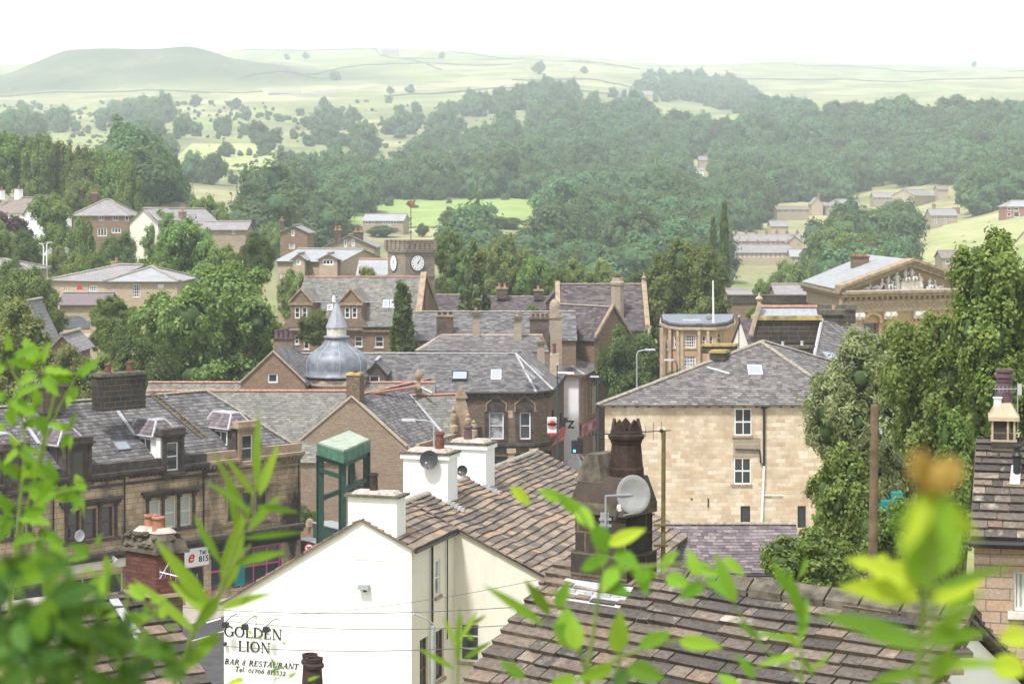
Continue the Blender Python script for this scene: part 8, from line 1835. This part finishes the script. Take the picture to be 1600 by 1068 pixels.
me,C_,R_=crown_mesh('crown',33,3,3,2.4,2.6,lobes=12,leaves=3000,size=.4,mat='leaf_purple');t_=Thing('copper_beech','dark purple leaved tree in front of the white cottage','tree',(0,0,0));o=bpy.data.objects.new('crown',me);COL.objects.link(o);o.parent=t_.o;t_.part('trunk',trunk_mb(3,.2,C_,1,3));t_.o.location=GP(20,325)+Vector((0,0,1.5));t_.o.scale=(1.1,1.1,1.1)
def hero(name,label,px0,px1,yt,yb,D,seed,mat,leaves,size,lobes,lr,base=None,ry=None,thr=.3,**k):
 cx=(px0+px1)/2;rx=(px1-px0)*D/F/2;z1,z0=ZZ(yt,D),ZZ(yb,D);rz=(z1-z0)/2;b=XY(cx,D);bz=gz(b.x,b.y)if base is None else base
 me,C,R=crown_mesh('crown',seed,rx,ry or rx*.8,rz,(z0+z1)/2-bz,lobes=lobes,leaves=leaves,size=size,mat=mat,lobe_r=lr,**k)
 t_=Thing(name,label,'tree',(0,0,0));o=bpy.data.objects.new('crown',me);COL.objects.link(o);o.parent=t_.o
 t_.part('trunk',trunk_mb((z0+z1)/2-bz,thr,C,seed,12));t_.o.location=(b.x,b.y,bz);return t_
hero('sycamore_tree','big sycamore with drooping leaf clusters filling the right edge',1458,1700,345,745,72,201,'leaf_bright',110000,.11,70,(.15,.27),ry=3.2,flat=.4)
hero('sycamore_tree','lower lobe of sycamore foliage reaching down left to the town hall',1370,1560,455,760,76,202,'leaf_bright',64000,.105,46,(.16,.30),ry=2.5,flat=.4)
hero('willow_tree','grey green willow covering the right corner of the warm stone house',1236,1500,500,830,88,203,'leaf_silver',90000,.085,95,(.13,.25),ry=3.5,core=.5,elong=2.8,fuzz=.5,clus=90)
hero('willow_tree','thin leaved upper willow crown below the town hall columns',1330,1480,478,660,92,204,'leaf_silver',26000,.09,40,(.14,.26),ry=2.5,core=.45,elong=2.8,fuzz=.5,clus=90)
hero('elder_shrub','bright leafy shrub left of the telegraph pole',1262,1372,698,880,66,205,'leaf_bright',26000,.09,34,(.2,.34))
hero('laurel_shrub','dense rounded shrub above the ridge stones right of the purple roof',1182,1345,822,935,58,206,'leaf_mid',32000,.075,44,(.18,.32))
hero('laurel_shrub','dark shrub mass behind the telegraph pole base',1330,1465,770,930,64,207,'leaf_mid',28000,.08,40,(.2,.32))
hero('elder_shrub','shrub growing beside the slate roof of the right edge house',1450,1530,640,900,58,208,'leaf_mid',24000,.08,40,(.16,.3))
hero('laurel_shrub','low shrub under the blurred yellow leaf at right',1400,1525,880,960,50,209,'leaf_dark',8000,.1,24,(.22,.34))
m=MB().mat('turquoise_paint');q=W(1391,775,82);m.box(q.x-.5,q.x+.5,q.y,q.y+.5,0,q.z-.2);m.box(q.x+.1,q.x+.5,q.y-.1,q.y+.4,q.z-.2,q.z+.15);solo('awning','patch of turquoise sheet glimpsed through the willow','sheet',m,q)
def far_proto(seed,rx=5,rz=5):
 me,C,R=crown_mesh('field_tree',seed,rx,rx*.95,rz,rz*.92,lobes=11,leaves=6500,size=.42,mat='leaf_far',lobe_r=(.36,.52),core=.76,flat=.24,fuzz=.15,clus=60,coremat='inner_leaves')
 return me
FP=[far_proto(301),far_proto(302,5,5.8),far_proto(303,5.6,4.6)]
fobj=[]
spots=[(262,158,1750),(160,190,1500),(178,178,1520),(205,183,1500),(222,176,1530),(92,188,1560),(118,196,1480),(290,185,1480),(32,157,2100),(305,160,2000),(340,180,1500),(368,165,1900),(350,190,1450),(385,180,1600),(440,180,1600),(469,170,1750),(505,160,1900),(535,162,1850),(524,128,2700),(478,95,3400),(448,97,3400),(288,190,1450),(552,180,1600),(400,200,1400),(305,218,1350),(490,195,1500),(188,222,1200),(230,215,1250),(280,212,1280),(365,175,1900),(624,178,1800),(650,175,1800),(690,170,1850),(720,172,1800),(750,180,1700),(845,135,2100),(877,130,2150),(900,128,2150),(928,135,2100),(957,135,2100),(975,137,2100),(1000,133,2150),(1020,132,2150),(610,148,2300),(640,145,2350),(690,90,3300),(842,118,2700),(912,113,2800),(1143,187,1500),(1522,103,3700),(480,222,1250),(520,225,1200),(355,242,1100),(260,245,1100),(415,235,1150),(545,195,1500),(230,268,950),(300,288,850),(330,290,840),(425,300,800)]
rg=np.random.default_rng(5)
for i in range(130):
 px_,D_=rg.uniform(-20,760),math.sqrt(rg.uniform(900**2,2300**2));q_=XY(px_,D_);y_=YH-(gz(q_.x,q_.y)-EYE)*F/D_
 if 160<y_<262-.05*px_+30:spots.append((px_,y_,D_))
for i,(px,py,D)in enumerate(spots):
 g=GP(px,D);o=bpy.data.objects.new('field_tree',FP[i%3]);COL.objects.link(o);s_=(rg.uniform(.75,1.35)if i<62 else rg.uniform(.2,.7))*(1 if D<2400 else 1.3)
 o.location=g-Vector((0,0,.5));o.scale=(s_,s_,s_*rg.uniform(.85,1.1));o.rotation_euler=(0,0,rg.uniform(0,6.28))
 props(o,'small round tree standing alone among the pale hillside fields','tree','lone trees on the far hillside fields');fobj.append(o)
def inside(px,py,poly):
 r=np.zeros(len(px),bool);n=len(poly)
 for i in range(n):
  x0,y0=poly[i];x1,y1=poly[(i+1)%n]
  c_=((y0>py)!=(y1>py))&(px<(x1-x0)*(py-y0)/((y1-y0)if y1!=y0 else 1e-9)+x0);r^=c_
 return r
WOODS=[[(770,167),(830,162),(900,166),(960,174),(1060,184),(1130,202),(1170,196),(1190,180),(1240,174),(1300,187),(1400,178),(1500,168),(1620,174),(1760,174),(1760,300),(1620,290),(1500,330),(1450,360),(1400,395),(1340,455),(700,455),(690,400),(690,352),(850,345),(860,312),(600,305),(560,330),(470,350),(430,340),(440,290),(600,255),(700,225),(720,190)],[(425,290),(470,266),(560,258),(640,245),(690,225),(720,190),(780,175),(780,300),(600,320),(560,345),(430,350)],[(200,250),(250,243),(290,250),(280,268),(240,275),(215,330),(200,300)],[(350,222),(410,210),(460,216),(440,234),(370,240)],[(500,212),(560,205),(600,220),(570,238),(510,236)],[(600,190),(690,182),(700,215),(640,225)],[(360,320),(440,300),(470,345),(380,350)],[(150,172),(215,160),(262,178),(250,192),(160,196)],[(0,196),(60,186),(110,200),(50,214),(0,214)],[(470,188),(530,182),(530,196),(476,198)],[(210,205),(250,206),(250,222),(212,222)],[(1060,115),(980,100),(1080,108),(1130,125),(1180,150),(1130,165),(1060,140)],[(1000,140),(1060,130),(1150,150),(1170,175),(1100,170),(1040,155)],[(835,88),(915,92),(915,98),(840,95)],[(935,100),(1060,118),(1075,130),(1000,118)],[(1145,101),(1238,100),(1238,106),(1145,106)],[(1540,118),(1600,116),(1640,125),(1560,124)],[(690,175),(840,140),(900,150),(780,180)],[(520,345),(600,335),(560,365),(500,375)],[(640,360),(1100,372),(1100,440),(690,440)],[(1100,400),(1480,400),(1480,470),(1100,470)],[(480,335),(560,330),(600,345),(600,395),(480,380)],[(200,300),(360,310),(430,345),(430,372),(200,330)]]
CLEAR=[[(590,310),(850,308),(845,342),(800,352),(690,345),(600,345)],[(525,350),(640,350),(690,360),(690,376),(600,385),(545,378)],[(1395,412),(1600,333),(1640,330),(1640,372),(1500,400),(1440,425)],[(560,330),(640,330),(640,362),(560,362)],[(1135,358),(1268,358),(1268,424),(1135,424)],[(1210,316),(1352,308),(1352,334),(1268,338),(1210,334)],[(1362,288),(1470,288),(1470,322),(1362,322)],[(1450,318),(1508,318),(1508,356),(1450,356)],[(1565,312),(1610,312),(1610,345),(1565,345)],[(1080,246),(1110,246),(1110,274),(1080,274)],[(1200,343),(1235,343),(1235,358),(1200,358)],[(250,262),(430,248),(436,292),(300,305)],[(1000,158),(1060,158),(1150,178),(1140,186),(1060,176)],[(780,205),(860,200),(860,212),(780,214)],[(1465,288),(1490,284),(1490,300),(1465,300)],[(1335,296),(1372,300),(1368,316),(1338,308)],[(1466,390),(1506,390),(1506,420),(1466,420)]]
def wood(name,n,dmin,dmax,sp,smin,smax,seed,protos,thin=None):
 r=np.random.default_rng(seed);D=np.sqrt(r.uniform(dmin**2,dmax**2,n));px=r.uniform(-150,1760,n);X=(px-800)*D/F;z=ground(X,D);py=YH-(z+4-EYE)*F/D;hh=9.5*(smin+smax)/2
 k=np.zeros(n,bool)
 for w_ in(WOODS if smax>.5 else[]):k|=inside(px,py,w_)
 for w_ in CLEAR:
  for e_ in(-3,hh*.5-4,hh-4):
   for dx in(-5,0,5):k&=~inside(px+dx*(smin+smax)/2.5*F/D,py-e_*F/D,w_)
 if thin is not None:k|=(r.random(n)<thin*(1+3*(_noise2(X/90,D/110)>.3)))&(py>160)&(py<320)&(px<820)
 if smax>.5:k&=~((px<830)&(py<272)&(_noise2(X/48,D/60)<.05))
 X,D,z=X[k],D[k],z[k];
 cell={};keep=[]
 for i in range(len(X)):
  a_,b_=int(X[i]//sp),int(D[i]//sp);ok=True
  for da in(-1,0,1):
   for db in(-1,0,1):
    j=cell.get((a_+da,b_+db))
    if j is not None and(X[i]-X[j])**2+(D[i]-D[j])**2<sp*sp:ok=False
  if ok:cell[(a_,b_)]=i;keep.append(i)
 X,D,z=X[keep],D[keep],z[keep];n=len(X)
 me=bpy.data.meshes.new(name);me.vertices.add(n);me.vertices.foreach_set('co',np.stack([X,D,z-.6],1).astype(np.float32).ravel())
 big=np.where(r.random(n)<.15,1.25,1.0)
 s_=(r.uniform(smin,smax,n)*big).astype(np.float32)
 a_=me.attributes.new('scl','FLOAT','POINT');a_.data.foreach_set('value',s_)
 a_=me.attributes.new('rot','FLOAT','POINT');a_.data.foreach_set('value',r.uniform(0,6.28,n).astype(np.float32))
 a_=me.attributes.new('pick','INT','POINT');a_.data.foreach_set('value',r.integers(0,3,n).astype(np.int32))
 o=bpy.data.objects.new(name,me);COL.objects.link(o)
 g=bpy.data.node_groups.new(name,'GeometryNodeTree');g.interface.new_socket('Geometry',in_out='INPUT',socket_type='NodeSocketGeometry');g.interface.new_socket('Geometry',in_out='OUTPUT',socket_type='NodeSocketGeometry')
 N=g.nodes;L=g.links;gi=N.new('NodeGroupInput');go=N.new('NodeGroupOutput');ip=N.new('GeometryNodeInstanceOnPoints');jn=N.new('GeometryNodeGeometryToInstance')
 for po in protos[::-1]:
  oi=N.new('GeometryNodeObjectInfo');oi.inputs['Object'].default_value=po;oi.transform_space='ORIGINAL';oi.inputs['As Instance'].default_value=False;L.new(oi.outputs['Geometry'],jn.inputs[0])
 L.new(gi.outputs[0],ip.inputs['Points']);L.new(jn.outputs[0],ip.inputs['Instance']);ip.inputs['Pick Instance'].default_value=True
 def attr(nm,ty):q=N.new('GeometryNodeInputNamedAttribute');q.data_type=ty;q.inputs[0].default_value=nm;return q.outputs[0]
 L.new(attr('pick','INT'),ip.inputs['Instance Index']);L.new(attr('scl','FLOAT'),ip.inputs['Scale'])
 cx_=N.new('ShaderNodeCombineXYZ');L.new(attr('rot','FLOAT'),cx_.inputs[2]);L.new(cx_.outputs[0],ip.inputs['Rotation'])
 L.new(ip.outputs[0],go.inputs[0]);md=o.modifiers.new('trees','NODES');md.node_group=g
 o['kind']='stuff';o['label']='wooded hillside';print(name,n)
 return o
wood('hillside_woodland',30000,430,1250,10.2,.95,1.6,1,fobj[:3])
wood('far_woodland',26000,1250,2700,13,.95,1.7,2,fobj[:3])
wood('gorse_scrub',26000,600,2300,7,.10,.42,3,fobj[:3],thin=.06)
def leaf_blade(mb,base,tip,width,kind='lance',normal=None,fold=.25,curl=.15,seed=0):
 rr=random.Random(seed);b,t_=Vector(base),Vector(tip);ax=t_-b;L=ax.length;ax.normalize();nr_=normal or Vector((rr.uniform(-.5,.5),-1,rr.uniform(-.1,.8)));nr_=(nr_-ax*nr_.dot(ax)).normalized();sd_=ax.cross(nr_)
 if kind=='lobed':
  prof=[(0,.0),(.02,.12),(.10,.42),(.02,.62),(.18,.70),(.22,.95),(.33,.72),(.45,.62),(.52,.98),(.60,.60),(.68,.42),(.78,.50),(.86,.22),(1,0)]
 elif kind=='ovate':prof=[(0,0),(.06,.45),(.2,.85),(.38,1),(.55,.93),(.72,.68),(.87,.34),(1,0)]
 else:prof=[(0,0),(.08,.4),(.22,.85),(.4,1),(.6,.85),(.78,.55),(.92,.2),(1,0)]
 vs=[];n=len(prof)
 for f_,w_ in prof:
  c=b+ax*(L*f_)-nr_*(curl*L*(f_-.5)**2)
  vs+=[c-sd_*w_*width/2+nr_*fold*w_*width/2,c,c+sd_*w_*width/2+nr_*fold*w_*width/2]
 fs=[]
 for i in range(n-1):fs+=[(i*3,i*3+1,i*3+4,i*3+3),(i*3+1,i*3+2,i*3+5,i*3+4)]
 mb.add(vs,fs)
def spray(label,D,leaves,stems,mat='leaf_fore',name='leafy_plant',seed=0,stemr=.006,cat='plant'):
 rr=random.Random(seed);x0,y0=stems[0][0][:2];g=XY(x0,D);bz=gz(g.x,g.y);t_=Thing(name,label,cat,(g.x,g.y,bz));m=MB().mat('stem_green');k=D/F
 for st in stems:m.tube([W(p[0],p[1],D+(p[2]if len(p)>2 else 0))for p in st],[stemr*(1-.6*i/(len(st)-1))for i in range(len(st))],6)
 p=W(*stems[0][0][:2],D+(stems[0][0][2]if len(stems[0][0])>2 else 0));m.tube([(p.x,p.y,bz-.1),p],[stemr*1.2,stemr],6);t_.part('stem',m)
 m=MB()
 for i,lf in enumerate(leaves):
  x0,y0,x1,y1,w_=lf[:5];kd=lf[5]if len(lf)>5 else 'lance';mt=lf[6]if len(lf)>6 else mat;m.mat(mt);dd=rr.uniform(-.25,.25)*D/5
  leaf_blade(m,W(x0,y0,D+dd),W(x1,y1,D+dd+rr.uniform(-.08,.08)),w_*k*spray_s,kd,seed=i+seed)
 t_.part('leaves',m);return t_
spray_s=.62
spray('tall green stem with long lance leaves in front of the terrace',4.6,[(400,770,403,636,22),(404,775,436,690,26),(398,775,352,712,20),(395,800,318,748,18),(392,815,330,700,18),(385,830,440,770,30),(380,850,352,745,22),(350,925,380,800,52),(345,880,300,800,22),(365,880,450,860,28),(340,950,425,925,26),(335,955,240,840,40),(300,1010,345,985,26),(275,1050,350,990,34),(310,990,205,900,26),(330,960,262,905,30),(400,790,470,800,20),(380,840,480,830,16),(280,1040,180,985,28),(345,930,300,985,34)],[[(262,1100),(300,990),(340,930),(365,860),(390,800),(402,750),(404,690)],[(340,930),(365,880),(392,850)]],seed=3)
spray_s=1.0
rr=random.Random(21);LV=[]
def cluster(cx,cy,n,R,size,kinds=('lobed',),mats=('leaf_fore',)):
 for i in range(n):
  a_=rr.uniform(0,6.28);r0=rr.uniform(0,R*.4);x,y=cx+math.cos(a_)*r0,cy+math.sin(a_)*r0;l=size*rr.uniform(.7,1.25);LV.append((x,y,x+math.cos(a_)*l,y+math.sin(a_)*l*.75,l*rr.uniform(.45,.75),rr.choice(kinds),rr.choice(mats)))
for cx,cy,n,R,s_ in((60,575,7,50,48),(120,590,5,40,46),(20,620,5,40,46),(25,665,5,40,44),(45,750,6,50,50),(110,670,4,30,38),(90,755,6,40,48),(130,770,5,30,46),(60,830,5,40,42),(20,800,5,40,50),(30,700,4,40,40),(60,640,4,30,40),(15,560,4,30,44)):cluster(cx,cy,n,R,s_)
spray_s=.8
spray('bright lobed leaves on arching stems filling the upper left foreground',5.6,LV,[[(0,1100),(20,900),(50,760),(90,640),(130,570)],[(20,900),(40,700),(30,600),(10,560)],[(40,800),(90,770),(140,760)],[(60,720),(90,600),(60,570)],[(30,850),(75,840),(100,820)]],seed=4)
LV=[]
for cx,cy,n,R,s_ in((60,940,9,60,66),(140,975,8,60,60),(40,990,9,60,66),(110,1050,9,60,66),(180,1030,7,60,60),(10,900,7,50,60),(250,1050,5,40,50),(40,900,8,60,60),(110,880,5,40,46),(20,960,8,60,60),(90,960,7,60,54),(160,950,6,50,50),(130,1020,8,60,60),(40,1030,9,60,64),(220,1010,5,50,46),(200,1060,7,60,50),(60,1070,8,60,66),(290,1050,3,40,40),(10,1050,7,50,60)):cluster(cx,cy,n,R,s_,('ovate','lobed'),('leaf_fore_dark','leaf_fore_dark','leaf_fore')if cy<960 else('leaf_fore_dark',))
spray_s=.75
spray('dark out of focus leaves massed in the bottom left corner',2.6,LV,[[(40,1200),(50,1050),(30,900)],[(130,1180),(140,1050),(160,940)],[(220,1180),(210,1080),(225,990)]],mat='leaf_fore_dark',seed=5,stemr=.005)
LV=[]
for cx,cy,n,R,s_ in((170,900,4,30,36),(190,960,4,30,40),(230,940,3,25,34),(150,860,3,30,34),(205,1000,4,30,36),(260,975,3,30,34)):cluster(cx,cy,n,R,s_,('ovate','lobed'),('leaf_fore',))
spray('loose bright leaves over the mossy dark roof at lower left',4.4,LV,[[(180,1150),(190,1000),(200,930),(170,870)],[(190,1000),(240,960),(260,930)]],seed=6)
spray('bramble spray of oval leaves crossing the big black chimney',4.2,[(905,800,872,770,30,'ovate'),(900,790,930,830,34,'ovate'),(880,780,840,765,26,'ovate'),(930,820,950,865,40,'ovate'),(950,850,1010,825,30,'ovate','leaf_fore_yellow'),(960,860,1000,890,34,'ovate'),(950,870,905,890,34,'ovate'),(970,880,940,925,36,'ovate'),(985,890,1030,900,34,'ovate'),(1000,880,1010,930,34,'ovate'),(1030,890,1060,860,30,'ovate'),(1040,900,1080,915,34,'ovate'),(940,910,985,930,36,'ovate'),(820,775,800,770,16,'lance','leaf_fore_yellow'),(800,760,830,790,24,'ovate','leaf_fore_yellow'),(1080,880,1130,900,26,'ovate'),(1100,900,1150,940,30,'ovate'),(1100,910,1060,935,30,'ovate')],[[(900,1150),(925,1000),(940,900),(930,840),(900,790)],[(940,900),(1000,885),(1060,880),(1120,890)]],seed=7)
spray('sprig of rounded leaves low in the middle over the near roof',4.0,[(885,1010,885,945,50,'ovate'),(900,1015,895,960,40,'ovate'),(965,1020,968,952,42,'ovate'),(860,960,820,905,26,'ovate'),(850,975,755,912,22,'ovate'),(870,950,890,905,30,'ovate'),(910,1000,860,975,36,'ovate'),(960,1040,900,1060,34,'ovate'),(980,1040,1040,1060,40,'ovate'),(1000,1010,1050,985,34,'ovate'),(1060,1000,1130,1010,34,'ovate'),(900,1060,850,1075,34,'ovate'),(820,1060,780,1030,26,'ovate'),(960,1070,990,1040,36,'ovate','leaf_fore_dark')],[[(930,1150),(920,1060),(900,1000),(880,950),(860,920)],[(920,1060),(960,1030),(1010,1010),(1080,995)],[(965,1080),(968,1000)]],seed=8)
LV=[(715,1040,718,945,14),(718,1000,748,950,10),(715,1010,690,960,10),(722,1030,770,1000,14),(712,1045,650,1010,12),(730,990,740,1000,10),(735,975,760,960,10)]
spray('thin pale shoot in front of the pub side wall',5.5,LV,[[(712,1150),(716,1040),(722,960)]],seed=9,stemr=.004)
spray('small sprigs at the lower edge over the painted lettering',7.5,[(430,1040,425,1028,9,'lobed'),(425,1048,445,1040,9,'lobed'),(452,1058,465,1048,9,'lobed'),(432,1052,420,1045,8,'lobed'),(410,1000,400,990,6,'lobed'),(389,985,396,992,7,'lobed','leaf_fore_yellow'),(440,1003,448,1006,7,'lobed'),(398,962,403,966,6,'lobed','leaf_fore_yellow'),(380,1060,350,1070,16,'lobed','leaf_fore_yellow'),(480,1062,500,1055,8,'lobed')],[[(425,1120),(430,1050),(415,1000),(395,965)],[(430,1060),(460,1050)]],seed=10,stemr=.003)
LV=[]
for i,(x0,y0,x1,y1,w_)in enumerate([(1150,940,1115,860,26),(1130,870,1165,900,24),(1090,900,1075,855,26),(1235,930,1205,870,20),(1250,900,1262,865,16),(1255,970,1230,890,24),(1250,1000,1262,930,22),(1250,1010,1225,985,18),(1255,1030,1275,1060,22),(1245,1000,1170,985,14),(1250,1020,1180,1040,18),(1260,1050,1300,1020,20),(1190,1000,1150,970,20),(1180,1060,1150,1020,22),(1160,1080,1120,1050,26)]):LV.append((x0,y0,x1,y1,w_,'ovate' if w_>20 else 'lance'))
spray('slender leafy shoots over the right part of the near roof',4.0,LV,[[(1255,1150),(1252,1030),(1250,950),(1235,890)],[(1255,1060),(1190,1010),(1150,950),(1120,880)]],seed=11,stemr=.004)
spray('tall stem with long leaves and pale lobed leaf beside the right edge house',2.5,[(1440,905,1318,870,66,'lobed','leaf_fore_yellow'),(1440,930,1310,915,60,'ovate','leaf_fore_yellow'),(1445,920,1440,810,70,'ovate','leaf_fore'),(1445,900,1400,830,60,'ovate'),(1450,900,1505,830,60,'ovate','leaf_fore'),(1450,940,1540,905,40,'ovate','leaf_fore_yellow'),(1450,920,1590,880,22),(1440,1000,1270,955,44,'ovate'),(1440,1010,1340,985,36,'ovate'),(1440,1000,1545,985,40,'ovate'),(1450,990,1530,940,32,'ovate'),(1440,1040,1570,1035,36,'ovate'),(1440,1045,1350,1070,30,'ovate'),(1460,960,1540,925,22),(1600,1050,1545,1030,60,'ovate','leaf_fore_yellow'),(1605,990,1560,1000,50,'ovate','leaf_fore_yellow'),(1455,1060,1490,1010,40,'ovate')],[[(1425,1200),(1432,1060),(1440,960),(1447,860),(1455,780)]],seed=12,stemr=.005)
Db=1.35;t_=Thing('budding_flower_head','very blurred orange brown bud with green bracts rising at right','flower',W(1455,1000,Db));m=MB().mat('stem_green');m.tube([W(1450,1250,Db),W(1452,980,Db),W(1455,800,Db)],.0025,8);t_.part('stem',m)
m=MB().mat('bud_orange');rr=random.Random(2)
for i in range(26):
 a_=rr.uniform(0,6.28);r_=rr.uniform(0,1)**.5;leaf_blade(m,W(1457,770,Db),W(1457+math.cos(a_)*52*r_,735-abs(math.sin(a_))*42*r_,Db+rr.uniform(-.02,.02)),26*Db/F,'ovate',seed=i)
m.ico(W(1457,748,Db),24*Db/F,2,jit=.4);t_.part('bud',m)
m=MB();k=Db/F
for i,(x0,y0,x1,y1,w_)in enumerate([(1455,760,1408,870,34),(1455,760,1500,880,38),(1455,750,1452,900,46),(1460,770,1535,850,30),(1450,770,1388,830,28),(1450,800,1425,905,32),(1465,800,1506,895,34),(1455,780,1475,880,36),(1455,765,1420,745,30),(1455,765,1495,742,30)]):m.mat('leaf_fore' if i%3 else 'leaf_fore_yellow');leaf_blade(m,W(x0,y0,Db),W(x1,y1,Db-.02+.01*i),w_*k,'ovate',seed=i+50)
t_.part('bracts',m)

cam=bpy.data.cameras.new('camera');co_=bpy.data.objects.new('camera',cam);COL.objects.link(co_);sc.camera=co_
co_.location=(0,0,EYE);co_.rotation_euler=(math.radians(90),0,0)
cam.sensor_width=36;cam.lens=36*F/1600;cam.shift_y=-(534-YH)/1600;cam.clip_start=.05;cam.clip_end=30000
cam.dof.use_dof=True;cam.dof.focus_distance=110;cam.dof.aperture_fstop=5.6
SUN_EL,SUN_AZ=math.radians(60),math.radians(214)
w=bpy.data.worlds.new('World');sc.world=w;w.use_nodes=True;nt=w.node_tree
bg=nt.nodes['Background'];sky=nt.nodes.new('ShaderNodeTexSky');sky.sky_type='NISHITA';sky.sun_disc=False
sky.sun_elevation=SUN_EL;sky.sun_rotation=SUN_AZ;sky.air_density=1.0;sky.dust_density=4.0;sky.ozone_density=1.0
mixn=nt.nodes.new('ShaderNodeMix');mixn.data_type='RGBA';mixn.inputs[0].default_value=.72
nt.links.new(sky.outputs[0],mixn.inputs[6]);mixn.inputs[7].default_value=(6.5,6.6,6.75,1)
nt.links.new(mixn.outputs[2],bg.inputs['Color']);bg.inputs['Strength'].default_value=.105
s=bpy.data.lights.new('sun','SUN');s.energy=2.7;s.angle=math.radians(7);s.color=(1,.985,.965)
so=bpy.data.objects.new('sun',s);COL.objects.link(so)
d=Vector((math.sin(SUN_AZ)*math.cos(SUN_EL),math.cos(SUN_AZ)*math.cos(SUN_EL),math.sin(SUN_EL)))
so.rotation_euler=d.to_track_quat('Z','Y').to_euler();so.location=(0,0,60)
m=bpy.data.materials.new('air');m.use_nodes=True;n=m.node_tree.nodes;n.clear()
out=n.new('ShaderNodeOutputMaterial');pv=n.new('ShaderNodeVolumePrincipled')
pv.inputs['Color'].default_value=(.86,.93,1,1);pv.inputs['Density'].default_value=HAZE;pv.inputs['Anisotropy'].default_value=0.0
m.node_tree.links.new(pv.outputs[0],out.inputs['Volume'])
try:m.cycles.homogeneous_volume=True
except Exception:pass
hz=MB();hz.box(-2600,2600,-90,4900,-6,420)
me=bpy.data.meshes.new('haze');me.from_pydata(hz.v,[],hz.f);me.materials.append(m)
ho=bpy.data.objects.new('haze',me);COL.objects.link(ho);ho['kind']='stuff'
vs=sc.view_settings;vs.view_transform='Standard';vs.look='None';vs.gamma=1;vs.use_curve_mapping=False;vs.exposure=EXPO
sc.render.engine='CYCLES';cy=sc.cycles;cy.use_denoising=True;cy.max_bounces=6;cy.diffuse_bounces=3;cy.glossy_bounces=2
cy.transmission_bounces=3;cy.volume_bounces=1;cy.transparent_max_bounces=4
